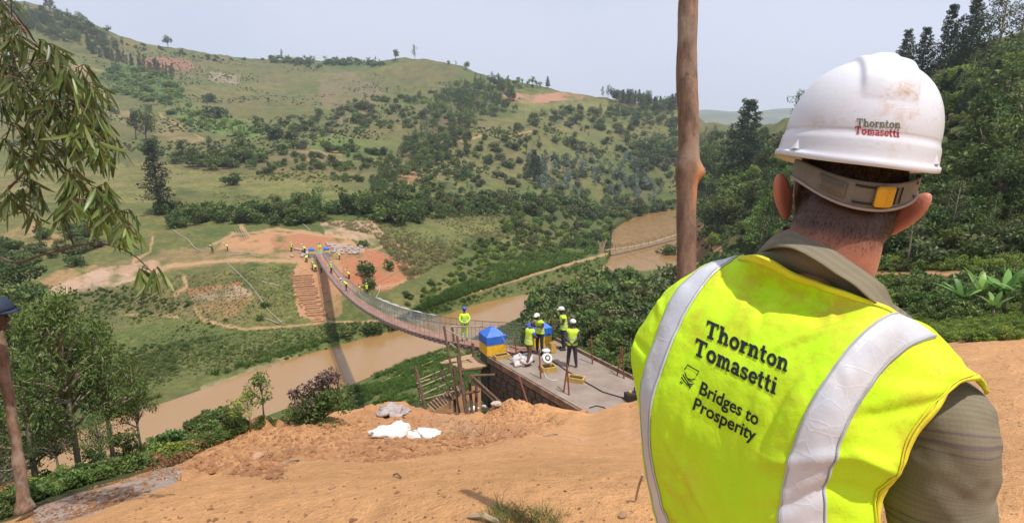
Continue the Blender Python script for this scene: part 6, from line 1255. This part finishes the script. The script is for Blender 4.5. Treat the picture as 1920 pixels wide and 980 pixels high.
# ---- hard hat
HC = hl(-.009, -.012, .066); HTM = HM3 @ np.array(Matrix.Rotation(math.radians(1.5), 4, 'X'))[:3, :3] * (HS * .93)
A_, B_ = .112, .140
nth = 180; th = np.arange(nth) * 2 * math.pi / nth; rows = []
def ringz(rho, z, extra=None): 
    x = np.sin(th) * A_; y = -np.cos(th) * B_; e = 1.0
    rr = rho if np.ndim(rho) else np.full(nth, rho); return np.stack([x * rr, y * rr, np.broadcast_to(z, (nth,)) + 0 * x], 1)
frontw = np.clip(-np.cos(th), 0, 1) ** 2; sidew = np.abs(np.sin(th)) ** 4
brim = 1.085 + .13 * frontw; dz = .006 * sidew - .004 * frontw
prof_h = [(.93, .050), (.965, .012), (.99, .004)]
for r_, z_ in prof_h: rows.append(ringz(r_, z_))
rows.append(ringz(brim - .01, -.003 + dz)); rows.append(ringz(brim, -.001 + dz)); rows.append(ringz(brim, .004 + dz)); rows.append(ringz(brim - .012, .007 + dz)); rows.append(ringz(1.062, .0095)); rows.append(ringz(1.052, .014)); rows.append(ringz(1.043, .024)); rows.append(ringz(1.036, .033)); rows.append(ringz(1.028, .0375)); rows.append(ringz(1.014, .041)); rows.append(ringz(1.004, .0445)); rows.append(ringz(.998, .049))
for ph in np.linspace(.03, math.pi / 2 - .015, 60):
    rho = math.cos(ph) ** .80; z = .046 + .124 * math.sin(ph) ** 1.0
    R_ = ringz(rho, z); nrm = np.stack([R_[:, 0] / A_ ** 2, R_[:, 1] / B_ ** 2, np.full(nth, (z - .04) / .128 ** 2)], 1); nrm /= np.linalg.norm(nrm, axis=1)[:, None]
    ax_ = np.abs(R_[:, 0]); ridge = 1 / (1 + np.exp((ax_ - .036) / .0012)); fade_ = np.clip((z - .095) / .03, 0, 1); R_ = R_ + nrm * (.0075 * ridge * fade_)[:, None]
    r3 = 1 / (1 + np.exp((ax_ - .012) / .0012)); R_ = R_ + nrm * (.0035 * r3 * np.clip((z - .135) / .02, 0, 1))[:, None]
    rows.append(R_)
S_ = np.array(rows); Vh = S_.reshape(-1, 3); capc = len(Vh); Vh = np.concatenate([Vh, [[0, 0, rows[-1][:, 2].max()]]]); last = (len(rows) - 1) * nth + np.arange(nth)
hel = npmesh('hard_hat', Vh, [gridF(len(rows), nth, True), np.stack([last, np.roll(last, -1), np.full(nth, capc)], 1)], [M_hel]); hat = link('hard_hat', hel, man)
HMAT = Matrix.Identity(4); 
for i in range(3):
    for j in range(3): HMAT[i][j] = HTM[i][j]
    HMAT[i][3] = HC[i]
hat.matrix_world = HMAT; hat.rotation_mode = 'XYZ'
bpy.context.view_layer.update()
def hh(x, y, z): return HC + HTM @ np.array([x, y, z])
def attach(o): o.data.transform(HMAT.inverted()); o.parent = hat
# small moulded wedges on the rim and the lug at the crown edge
def wedge(az, z0):
    b = MB(); d = np.array([math.sin(az) * A_ * 1.045, -math.cos(az) * B_ * 1.045, 0]); n = d / np.linalg.norm(d); tq = np.array([-n[1], n[0], 0])
    V = [d + tq * .014 + (0, 0, z0), d - tq * .014 + (0, 0, z0), d - tq * .002 + (0, 0, z0 + .02) - n * .002, d + n * .0055 + tq * .0 + (0, 0, z0 + .002)]; V = [HC + HTM @ v for v in V]
    b.add(V, [[0, 2, 3], [2, 1, 3], [1, 0, 3]]); attach(b.build('moulded_wedge', M_hel))
wedge(-1.03, .012); wedge(.86, .012)
HBV = BVHTree.FromPolygons([tuple(HC + HTM @ v) for v in Vh], [p.vertices[:] for p in hel.polygons])
M_pg = mat('print_olive_grey', (.17, .17, .11), None, 20, .6); M_pr = mat('print_red', (.42, .012, .015), None, 20, .6)
pl, w = slab_word('Thornton'); o = drop(pl, w, (1606, 237.5), (1688, 241.5), (.5, -15), HBV, .0006, 'lettering', M_pg, None); attach(o); o['label'] = 'grey slab lettering reading Thornton'
pl, w = slab_word('Tomasetti'); o = drop(pl, w, (1603, 251), (1686, 257.5), (.5, -14), HBV, .0006, 'lettering', M_pr, None); attach(o); o['label'] = 'red slab lettering reading Tomasetti'
# ---- harness band at the back of the head
hb_ = empty('x', (0, 0, 0)); bpy.data.objects.remove(hb_)
def band(a0, a1, zf, hf, off, name, m, n=60, rows_=5, thick=.003, par=None):
    a = np.linspace(a0, a1, n); V = []
    for k in range(rows_):
        f = k / (rows_ - 1) - .5; z = zf(a) + hf(a) * f; V.append(np.stack([np.sin(a) * (.0835 + off + .03 * np.clip(z - .02, 0, .1)), -np.cos(a) * (.104 + off) + .0, z], 1))
    V = np.array(V); Wd = (V.reshape(-1, 3) * HS) @ HM3.T + O; o = link(name, npmesh(name, Wd, gridF(rows_, n), [m]), par or man); md = o.modifiers.new('t', 'SOLIDIFY'); md.thickness = thick; md.offset = 0; return o
zf = lambda a: .020 + .030 * np.abs(np.sin(a / 1.0)) ** 2.2; hf = lambda a: .040 - .010 * np.abs(np.sin(a)) ** 2
harness = band(-1.55, 1.5, zf, hf, .003, 'harness_band', M_strap, 90, 9)
band(-1.55, 1.5, lambda a: zf(a) - hf(a) / 2, lambda a: .004 + 0 * a, .0055, 'band_edge', M_pipe, 90, 3, par=harness)
band(-.75, -.32, lambda a: zf(a) + .001, lambda a: .022 + 0 * a, .0062, 'adjuster_plate', M_strap, 30, 3, par=harness)
for k in range(11): band(-.70 + k * .034, -.685 + k * .034, lambda a: zf(a), lambda a: .015 + 0 * a, .0082, 'adjuster_rib', M_strap, 3, 2, .001, harness)
for z_ in (.0125, -.0115): band(-.20, .11, lambda a: zf(a) + z_, lambda a: .0032 + 0 * a, .0065, 'slot', M_slot, 16, 2, .001, harness)
for a_ in (.43, .52): band(a_, a_ + .02, lambda a: zf(a), lambda a: .024 + 0 * a, .0065, 'slot', M_slot, 3, 3, .001, harness)
band(.86, .90, lambda a: zf(a) - .008, lambda a: .004 + 0 * a, .0065, 'slot', M_slot, 3, 2, .001, harness); band(.86, .89, lambda a: zf(a) + .012, lambda a: .004 + 0 * a, .0065, 'slot', M_slot, 3, 2, .001, harness)
for k in range(5): band(.25, .345, lambda a: zf(a) - .010 + k * .005, lambda a: .0018 + 0 * a, .0125, 'buckle_rib', M_buck, 6, 2, .0015, harness)
bk = band(.10, .36, lambda a: zf(a), lambda a: .030 - .004 * (np.abs(a - .23) > .11), .0095, 'buckle', M_buck, 20, 5, .005, harness)
# ================================================================ NEAR TREES, POLE, STONES
# ---- bare trunk behind the man's shoulder
ph_ = np.linspace(0, 1, 150); cpts = np.array([P(1276, 1380, 1.68), P(1281, 760, 1.69), P(1287, 520, 1.7), P(1287, 380, 1.7), P(1291, 250, 1.7), P(1288, 120, 1.7), P(1291, 0, 1.7), P(1292, -90, 1.7), P(1292, -190, 1.7)])
Cn = herm(cpts, 0, ph_ * 8, False); n_ = 36; a_ = np.arange(n_) * 2 * math.pi / n_; rad = np.interp(ph_, [0, .25, .5, 1], [.036, .030, .0325, .028])
vv_ = proj(Cn)[1]; rad = rad + .0055 * np.exp(-((vv_ - 318) / 22) ** 2) + .002 * np.exp(-((vv_ - 175) / 30) ** 2)
X_ = np.array([1., 0, 0]); Yv = np.array([0, 1., 0])
S_ = Cn[:, None] + rad[:, None, None] * (np.cos(a_)[None, :, None] * X_ + np.sin(a_)[None, :, None] * Yv)
kn = .017 * np.exp(-((vv_ - 322) / 13) ** 2)[:, None] * np.exp(-((np.minimum(np.abs(a_ - 5.9), np.abs(a_ + 2 * math.pi - 5.9))) / .5) ** 2)[None, :]
dirn = (S_ - Cn[:, None]) / rad[:, None, None]; S_ = S_ + dirn * (kn + .0035 * fbm(S_ * (1, 1, .3), .028, 4) + .0025 * fbm(S_, .13, 2))[..., None]
t = NT('eucalyptus_bark'); co = t.coord('Object', (1, 1, .22)); f = t.noise(co, 30, 7, .7); g_ = t.noise(t.coord('Object'), 6.2, 4, .6); c = t.mix(t.rng(f, .36, .64), (.28, .165, .105), (.10, .058, .038)); c = t.mix(t.rng(g_, .48, .62, 0, .65), c, (.30, .23, .17)); c = t.mix(t.rng(t.noise(t.coord('Object'), 26, 3, .6), .66, .73, 0, .8), c, (.06, .03, .02))
c = t.mix(t.attr('peel').outputs['Fac'], c, (.52, .22, .08)); t.bump(f, .012, 1.0); M_euc = t.fin(c, .8)
pm = npmesh('trunk', S_.reshape(-1, 3), gridF(150, n_, True), [M_euc]); pe_ = np.exp(-((vv_ - 345) / 38) ** 2)[:, None] * np.exp(-((np.minimum(np.abs(a_ - 5.5), np.abs(a_ + 6.283 - 5.5))) / .45) ** 2)[None, :]; fattr(pm, 'peel', np.clip(pe_ * 1.2, 0, .85).ravel())
tag(link('bare_pole_trunk', pm), 'tall bare reddish brown trunk with a knot, rising behind the man\'s left shoulder', 'tree trunk')
# ---- eucalyptus at the left edge with hanging leaves
def leaf_me(seed, ln=.15, w=.012):
    rng = np.random.default_rng(seed); ns = 7; V = []; cv = rng.uniform(-.35, .35); cz = rng.uniform(.1, .5)
    for s in range(ns):
        f = s / (ns - 1); wd = w * math.sin(math.pi * min(1, f * .93 + .05)) ** .7 * (1 if f < .97 else .1); x = cv * ln * f * f * .5; y = cz * ln * f * f * .35
        for q, lift in ((-1, .25), (0, 0), (1, .25)): V.append((x + q * wd, y + lift * wd, -ln * f))
    me = npmesh('leaf', V, gridF(ns, 3), [LM_euc], True); fattr(me, 'tint', np.full(ns * 3, rng.uniform(0, 1))); return me
LM_euc = leafmat('eucalyptus_leaf', (.075, .14, .028), (.24, .30, .085), .35, .38, .45, .5); LM_young = leafmat('eucalyptus_leaf_young', (.13, .20, .03), (.30, .36, .07), .4, .4, .3, .4)
LEAF = [leaf_me(s, random.uniform(.11, .165), random.uniform(.0065, .0105)) for s in range(10)]
et = empty('eucalyptus_tree', (0, 0, 0), 'leaning reddish trunk at the left edge with long hanging leaves reaching into view', 'tree')
tb_ = MB(); tp = [P(46, 958, 4.35), P(40, 900, 4.35), P(30, 830, 4.35), P(13, 730, 4.3), P(0, 655, 4.25), P(-28, 500, 4.2), P(-60, 320, 4.1), P(-95, 120, 4.0), P(-125, -120, 3.9), P(-140, -400, 3.8)]
tb_.tube(herm(np.array(tp), 0, np.linspace(0, 9, 60), False), np.interp(np.linspace(0, 9, 60), [0, .4, 1, 9], [.07, .045, .038, .025]), 16); tb_.V[0] = tb_.V[0] + np.stack([fbm(tb_.V[0] * (1, 1, .4), .07, 3)] * 3, 1) * (.014, .014, 0); tm_ = tb_.data('trunk', M_euc, True); link('trunk', tm_, et)
MAIN = [[(-110, 20, 4.0), (-40, 70, 3.7), (40, 110, 3.4), (110, 160, 3.3), (170, 220, 3.2), (212, 285, 3.15)], [(-70, 250, 4.1), (-30, 380, 3.8), (30, 340, 3.5), (84, 283, 3.4), (140, 340, 3.2), (200, 390, 3.1), (255, 440, 3.05)],
        [(-40, 450, 4.2), (20, 490, 3.8), (90, 474, 3.5), (172, 456, 3.3), (240, 472, 3.15), (288, 512, 3.1)], [(-125, -110, 3.9), (-50, -60, 3.6), (10, 10, 3.4), (50, 60, 3.3), (100, 115, 3.25)], [(-90, 150, 4.0), (-30, 210, 3.7), (60, 250, 3.5), (150, 290, 3.35)], [(-60, 330, 4.1), (-20, 400, 3.9), (30, 400, 3.8), (60, 390, 3.7)]]
MW = [herm(np.array([P(*q) for q in m]), 0, np.linspace(0, len(m) - 1, 30), False) for m in MAIN]
for m in MW: bb_ = MB(); bb_.tube(m, np.linspace(.011, .0025, 30), 7); bb_.build('branch', BARK, et, True)
ALLM = np.concatenate(MW)
cand = []
def spray(u, v, D, du, dv, nl, young=False):
    s = P(u, v, D); e = P(u + du, v + dv, D - .02); mid = (s + e) / 2 + np.array([0, 0, .03]); tw = herm(np.array([s, mid, e]), 0, np.linspace(0, 2, 10), False)
    k = np.argmin(np.linalg.norm(ALLM - s, axis=1)); twb.tube([ALLM[k], (ALLM[k] + s) / 2 + np.array([0, 0, .02]), s], (.004, .003, .0025), 4, False); twb.tube(tw, np.linspace(.0025, .001, 10), 4, False)
    for q in range(nl):
        f = (q + random.random()) / nl; p = tw[int(f * 9)]; cand.append((p, random.gauss(0, .45) + math.atan2(e[0] - s[0], .3) * .6, random.gauss(0, .35), random.uniform(0, 6.3), random.uniform(.7, 1.15), young))
twb = MB()
def fill(poly, n, D, du, dv, nl, young=False):
    us = [q[0] for q in poly]; vs = [q[1] for q in poly]; k = 0
    while k < n:
        u = random.uniform(min(us), max(us)); v = random.uniform(min(vs), max(vs))
        if inpoly(np.array([u]), np.array([v]), poly)[0]: spray(u, v, random.uniform(*D), random.uniform(*du), random.uniform(*dv), nl, young); k += 1
fill([(-40, -20), (10, -10), (40, 60), (110, 85), (150, 130), (185, 175), (215, 245), (190, 270), (120, 260), (60, 230), (0, 200), (-40, 120)], 96, (2.9, 3.6), (12, 45), (8, 40), 9)
fill([(-20, 200), (120, 260), (200, 270), (205, 300), (120, 290), (40, 300), (-10, 290)], 22, (3.0, 3.6), (10, 35), (8, 30), 8)
fill([(90, 310), (180, 320), (240, 390), (262, 430), (230, 440), (170, 420), (110, 360)], 32, (2.9, 3.3), (8, 32), (4, 26), 9)
fill([(255, 500), (292, 508), (296, 520), (262, 522)], 6, (3.0, 3.15), (4, 14), (-2, 10), 6)
fill([(0, 320), (60, 330), (90, 370), (60, 400), (0, 390)], 12, (3.4, 3.9), (8, 24), (2, 22), 9, True); fill([(100, 350), (130, 370), (120, 400), (90, 390)], 5, (3.2, 3.4), (5, 15), (2, 22), 8, True)
tag(twb.build('twig', BARK, et, True), kind='stuff')
cand = [c_ for c_ in cand if proj(c_[0])[0] > -60]; cand.sort(key=lambda c_: (proj(c_[0])[0] < 0, np.linalg.norm(c_[0])))
YL = [m.copy() for m in LEAF[:4]]
for m in YL: m.materials.clear(); m.materials.append(LM_young)
Vr, Fr, Tr, nV = [], [], [], 0
for i, (p, rx, ry, rz, sc_, yg) in enumerate(cand):
    if i < 292:
        o = link('leaf', random.choice(YL if yg else LEAF), et); o.location = tuple(p); o.rotation_euler = (rx * .6, ry - .25, rz); o.scale = (sc_,) * 3
    else:
        me = random.choice(LEAF); co_ = np.zeros(len(me.vertices) * 3); me.vertices.foreach_get('co', co_); R_ = np.array(Euler((rx * .6, ry - .25, rz)).to_matrix()); Vr.append(co_.reshape(-1, 3) * sc_ @ R_.T + p); Fr.append(gridF(7, 3) + nV); nV += 21; Tr.append(np.full(21, random.random()))
if Vr: me = npmesh('leaves', np.concatenate(Vr), np.concatenate(Fr), [LM_euc], True); fattr(me, 'tint', np.concatenate(Tr)); tag(link('leaves', me, et), kind='stuff')
print('leaves', len(cand))
# ---- bigger detailed trees on the near slope, left
def plant_hi(u, v, pxh, proto, name, label, wide=1.0, cat='tree', rz=0, dz=0, lean=(0, 0), Dmin=None):
    p = hit(u, v)
    if p is None or (Dmin and p[1] < Dmin): p = P(u, v, Dmin or 14)
    D = p[1] * CP - p[2] * SP; h = pxh * D / 1000 * 1.03; e = empty(name, p + np.array([0, 0, dz]), label, cat, None, (lean[0], lean[1], rz), (h * wide, h * wide, h)); link('trunk', proto[0], e)
    for cr in proto[1:]: link('crown', cr, e)
    return e
def P_big(seed, m, w=.3, lo=.3, K=46, per=75, lf=.028, droop=.45, asp=.28, bk=None):
    rng = np.random.default_rng(seed); zs = rng.uniform(lo, .97, K); a = rng.uniform(0, 6.3, K); r = w * rng.uniform(.15, 1, K) ** .7 * np.interp(zs, [lo, lo + .2, .75, 1], [.75, 1, .7, .2]); cs = np.stack([np.cos(a) * r, np.sin(a) * r, zs], 1)
    cr = leafmesh('crown', [clumps(cs, w * rng.uniform(.16, .34, K), per, lf, lf * asp, rng, droop, 1.2)], m); limbs = [([(0, 0, c[2] * .72), tuple(c * np.array([.5, .5, .9])), tuple(c)], (.010, .006, .002)) for c in cs[::2]]
    return trunkmesh('trunk', [(0, 0, -.05), (.01, 0, .4), (0, .015, .93)], (.017, .012, .004), limbs, bk or BARKP, 8), cr
bgA = P_big(101, LM['mid'], K=84, per=90, lo=.34); bgB = P_big(102, LM['dark'], w=.36, lo=.15, K=84, per=90); bgC = P_big(103, LM['mid'], w=.28, lo=.42, K=50)
plant_hi(150, 893, 335, bgA, 'leafy_tree', 'light green leafy tree in the middle of the lower left group', .95); plant_hi(70, 918, 325, bgB, 'leafy_tree', 'dark green tree behind the light one at the lower left', .95); plant_hi(215, 876, 270, bgC, 'leafy_tree', 'right tree of the lower left group with drooping side branches', .95, rz=2)
plant_hi(8, 940, 190, bgB, 'leafy_tree', 'dark bushy tree just right of the leaning trunk', .8, rz=1)
plant_hi(268, 860, 195, bgC, 'leafy_tree', 'small slim tree at the right side of the lower left group', .7, rz=4)
sp_ = P_big(104, LM['lime'], w=.30, lo=.42, K=16, per=30, lf=.075, droop=.3, asp=.3)
sp2 = P_big(105, LM['lime'], w=.34, lo=.45, K=13, per=26, lf=.085, droop=.3, asp=.3)
plant_hi(495, 790, 96, sp_, 'sapling', 'taller thin sapling in front of the muddy river', 1.15); plant_hi(470, 808, 76, sp2, 'sapling', 'shorter sapling with pale stem left of the taller one', 1.3); plant_hi(440, 812, 64, sp2, 'sapling', 'small leafy sapling left of the pale stemmed one', 1.0, rz=2)
def P_bigbush(seed, K=46):
    rng = np.random.default_rng(seed); d = rdir(K, rng); d[:, 2] = np.abs(d[:, 2]); cs = d * rng.uniform(.35, .95, K)[:, None] * np.array([.52, .45, .8]); cs[:, 2] += .08; pu = (cs[:, 2] - cs[:, 0] * .5) > .42
    return trunkmesh('trunk', [(0, 0, -.1), (0, 0, .3)], (.03, .015), [([(0, 0, 0), tuple(c * .6), tuple(c)], (.012, .007, .003)) for c in cs[::2]]), leafmesh('crown', [clumps(cs[pu], rng.uniform(.10, .18, pu.sum()), 95, .05, .024, rng)], LM['purple']), leafmesh('crown', [clumps(cs[~pu], rng.uniform(.12, .2, (~pu).sum()), 100, .055, .026, rng)], LM['dark'])
plant_hi(600, 785, 112, P_bigbush(110), 'purple_bush', 'round purple and dark green bush at the edge of the cut', 1.05, 'bush')
# dead leaves and litter under the left bushes
PROTO['litter'] = [(None, leafmesh('litter', [clumps(RNG.normal(0, .3, (8, 3)) * (1, 1, .15), np.full(8, .2), 30, .10, .05, np.random.default_rng(5), 0, .3)], LM['deadl']))]
cover('leaf_litter', 'litter', [(215, 870), (250, 835), (330, 815), (400, 810), (410, 825), (340, 860), (250, 885)], 520, (.25, .5), 'brown dead leaves heaped at the foot of the left bushes', 'leaf litter')
cover('left_slope_cover', 'bush_mid', [(0, 972), (0, 935), (60, 912), (150, 880), (240, 855), (330, 833), (440, 795), (450, 812), (330, 862), (240, 885), (150, 910), (60, 944)], 1700, (.14, .34), 'leafy undergrowth on the lower left slope edge', 'undergrowth')
PROTO['weed'] = [P_tuft(s, LM['grass'], 18, .02, (.4, 1.0), .6) for s in (61, 62)]; PROTO['dryweed'] = [P_tuft(s, LM['dryg'], 16, .018, (.4, 1.0), .7) for s in (63, 64)]
cover('grass_tufts', 'weed', [(905, 985), (925, 955), (1010, 958), (1065, 968), (1062, 985)], 34, (.05, .12), 'thin green grass tufts at the bottom edge of the dirt', 'grass')
for k, (u, v) in enumerate(((505, 858), (540, 852), (340, 900), (848, 822), (1028, 790), (1045, 795), (870, 818), (905, 815))):
    q = hit(u, v); D = q[1] * CP - q[2] * SP; e = empty('grass_tuft', q, ('pale grass tuft left of the churned hollow', 'pale grass tuft right of the churned hollow', 'pale grass tuft at the gravel strip', 'thin dry tuft right of the white sacks', 'dry tuft at the wall foot left', 'dry tuft at the wall foot right', 'small dry tuft below the mound', 'small dry tuft on the churned earth')[k], 'grass tuft', None, (0, 0, k), 30 * D / 1000)
    link('blades', PROTO['dryweed'][k % 2][1], e)
# ---- stones, clods and sticks on the dirt
M_clod = mat('clod_earth', (.52, .26, .12), (.40, .19, .085), 6, .95, .02, 30); M_pst = mat('pale_stone_dusty', (.50, .30, .18), (.38, .21, .12), 7, .9, .01)
def rock_me(seed, m):
    bm = bmesh.new(); bmesh.ops.create_icosphere(bm, subdivisions=2, radius=.5); sq = (random.uniform(.8, 1.2), random.uniform(.6, 1), random.uniform(.4, .65))
    for v in bm.verts: n = 1 + .35 * mnoise.noise(v.co * 2.3 + Vector((seed * 7.1, 0, 0))); v.co = Vector((v.co.x * sq[0] * n, v.co.y * sq[1] * n, v.co.z * sq[2] * n))
    me = bpy.data.meshes.new('stone'); bm.to_mesh(me); bm.free(); me.materials.append(m); return me
RK = [rock_me(s, M_clod if s % 3 else M_pst) for s in range(9)]
SP_ = [(536, 897, 15, 'brown half buried stone on the dirt below the churned hollow'), (553, 924, 13, 'rounded tan stone at the lower left of the dirt'), (593, 923, 8, 'small tan stone right of the rounded one'), (623, 915, 15, 'tan stone near the left middle of the dirt'), (395, 955, 11, 'pale small stone near the bottom left'),
       (392, 976, 9, 'left of two pale stones at the bottom edge'), (404, 975, 11, 'right of two pale stones at the bottom edge'), (745, 924, 11, 'small clod with a shadow in the middle foreground'), (890, 917, 7, 'dark pebble left in the open dirt'), (900, 924, 7, 'dark pebble right in the open dirt'), (662, 976, 16, 'pale flat stone at the bottom frame edge'),
       (1168, 968, 22, 'flat reddish stone by the vest at the bottom'), (1092, 826, 14, 'broken clod with dry leaves right of the sacks'), (1142, 835, 10, 'small clod nearer the vest'), (1110, 770, 20, 'pale rock at the near slab corner'), (1094, 772, 14, 'smaller rock left of the near slab corner'), (1023, 795, 10, 'pale pebble below the slab wall'), (1184, 763, 8, 'small stone at the slab end beside the machine'),
       (482, 858, 26, 'large orange boulder in the churned hollow'), (507, 872, 16, 'brown lump below the large orange boulder'), (540, 845, 14, 'reddish clod right of the large orange boulder'), (273, 922, 18, 'brown clod at the end of the gravel strip'), (540, 790, 14, 'pale rock under the purple bush')]
for u, v, px, lab in SP_:
    q = hit(u, v); D = q[1] * CP - q[2] * SP; s = px * D / 1000; o = link('stone', random.choice(RK), None); o.location = tuple(q + (0, 0, s * .12)); o.scale = (s,) * 3; o.rotation_euler = (random.uniform(-.2, .2), random.uniform(-.2, .2), random.uniform(0, 6)); tag(o, lab, 'stone')
k = 0
while k < 55:
    u, v = random.uniform(330, 1180), random.uniform(800, 980)
    if v < 880 - (u - 330) * .08: continue
    q = hit(u, v)
    if q is None: continue
    D = q[1] * CP - q[2] * SP; s = random.uniform(1.5, 5) * D / 1000; o = link('stone', random.choice(RK)); o.location = tuple(q); o.scale = (s,) * 3; o.rotation_euler = (0, 0, random.uniform(0, 6)); tag(o, 'small stone scattered on the bare orange dirt', 'stone', 'small stones scattered on the bare dirt'); k += 1
k = 0
while k < 30:
    q = hit(random.uniform(1870, 1920), random.uniform(650, 975)); D = q[1] * CP - q[2] * SP; s = random.uniform(3, 6) * D / 1000; o = link('stone', random.choice(RK)); o.location = tuple(q); o.scale = (s,) * 3; tag(o, 'small stone on the dirt right of the sleeve', 'stone', 'small stones right of the sleeve'); k += 1
rc = bpy.data.collections.new('pool_clods')
for i, m in enumerate([m for m in RK if m.materials[0] == M_clod]): 
    o = bpy.data.objects.new('clod_source', m); rc.objects.link(o)
UNL['clods'] = rc
for nm, pl_, n, sc_, lb in (('loose_clods', [(330, 880), (370, 842), (470, 806), (560, 792), (760, 765), (830, 778), (900, 788), (1080, 785), (1000, 812), (860, 845), (700, 868), (560, 858), (520, 900), (400, 885)], 4200, (.015, .11), 'loose red clods of earth churned up along the cut'), ('wall_mound_clods', [(900, 800), (920, 765), (965, 745), (1010, 760), (1050, 790), (980, 806)], 900, (.02, .10), 'loose earth crumbs on the mound against the wall'), ('grit', [(150, 985), (240, 945), (420, 890), (700, 870), (1200, 800), (1235, 985)], 800, (.005, .026), 'grit and crumbs on the open dirt'),
                        ('gravel', [(62, 985), (60, 948), (150, 918), (240, 895), (330, 870), (340, 885), (240, 938), (130, 975)], 2600, (.012, .05), 'grey gravel in the runoff strip'), ('far_clods', [(545, 450), (640, 445), (790, 512), (730, 545), (640, 560), (560, 590), (545, 520)], 900, (.15, .5), 'loose red earth clods at the far building site')):
    p_ = px_points(pl_, n); p_ = p_[RNG.uniform(size=len(p_)) < .6 + 1.2 * fbm(p_ * (1, 1, 0), 1.2, 3)]; s_ = sc_[0] + (sc_[1] - sc_[0]) * RNG.uniform(0, 1, len(p_)) ** 3; scatter_stuff(nm, 'clods', p_, s_, lb, 'gravel' if nm in ('gravel', 'grit') else 'earth clods', .5)
for k, (a, c, lb) in enumerate((((1019, 818), (1046, 814), 'dry stick lying on the dirt below the slab'), ((880, 970), (935, 982), 'dry stick beside the grass tufts'), ((1192, 940), (1205, 895), 'pale bent straw standing by the vest'), ((738, 892), (752, 897), 'small dark twig on the open dirt'), ((372, 800), (440, 792), 'long pale stick along the cut edge'), ((530, 871), (562, 862), 'broken board piece below the churned hollow'))):
    h0, h1 = hit(*a), hit(*c); 
    if k == 2: h0, h1 = hit(1192, 940), P(1205, 893, 2.6)
    tag(MB().tube([h0 + (0, 0, .01), (h0 + h1) / 2 + (0, 0, .03), h1 + (0, 0, .01)], .006 if k in (2, 3) else .013, 5).build('stick', M_ppole if k != 3 else M_pole), lb, 'stick')
# ---- man in a cap at the left frame edge, leaning in
hp_ = P(-66, 606, 3.9); gx, gy = hp_[0] - .42, hp_[1]; g0 = gz(gx, gy, -3)
figure('person', (gx, gy, hp_[2] - 1.50), math.radians(82), 'man with blue and white cap leaning in at the left frame edge', shirt=(cm('shirt_dark2', (.04, .045, .06)), 'long'), trousers=navy, vest=False, helmet='cap', lean=.62, head=(0, .2), h=1.75)
M_capb = cm('cap_white', (.7, .72, .75))
# ---- small motorbike like dark machine seen between the leaves is left as a dark box machine
q = hit(24, 553)
if q is not None: e = empty('dark_machine', q, 'small dark machine parked on the far bank at the left edge', 'machine'); MB().box((0, 0, .6), (1.6, .8, .7), jit=.08).build('housing', M_black, e); MB().box((.3, 0, 1.05), (.7, .6, .3), jit=.06).build('cover', M_white, e)
plant_hi(115, 905, 150, bgC, 'leafy_tree', 'low dense leafy tree between the leaning trunk and the gravel strip', .9, rz=3)
plant_hi(195, 888, 120, bgC, 'leafy_tree', 'low dark leafy shrub tree just above the gravel strip', .95, rz=5)
# ================================================================ AIR
hz = MB().box((0, 900, 60), (9000, 7600, 500)); hm_ = bpy.data.materials.new('haze_air'); hm_.use_nodes = True; hn = hm_.node_tree; hn.nodes.clear()
ho = hn.nodes.new('ShaderNodeOutputMaterial'); hv = hn.nodes.new('ShaderNodeVolumePrincipled'); hv.inputs['Color'].default_value = (.86, .92, 1, 1)
hv.inputs['Density'].default_value = HAZE; hv.inputs['Anisotropy'].default_value = .2; hn.links.new(hv.outputs[0], ho.inputs['Volume'])
tag(hz.build('haze', hm_), kind='stuff')
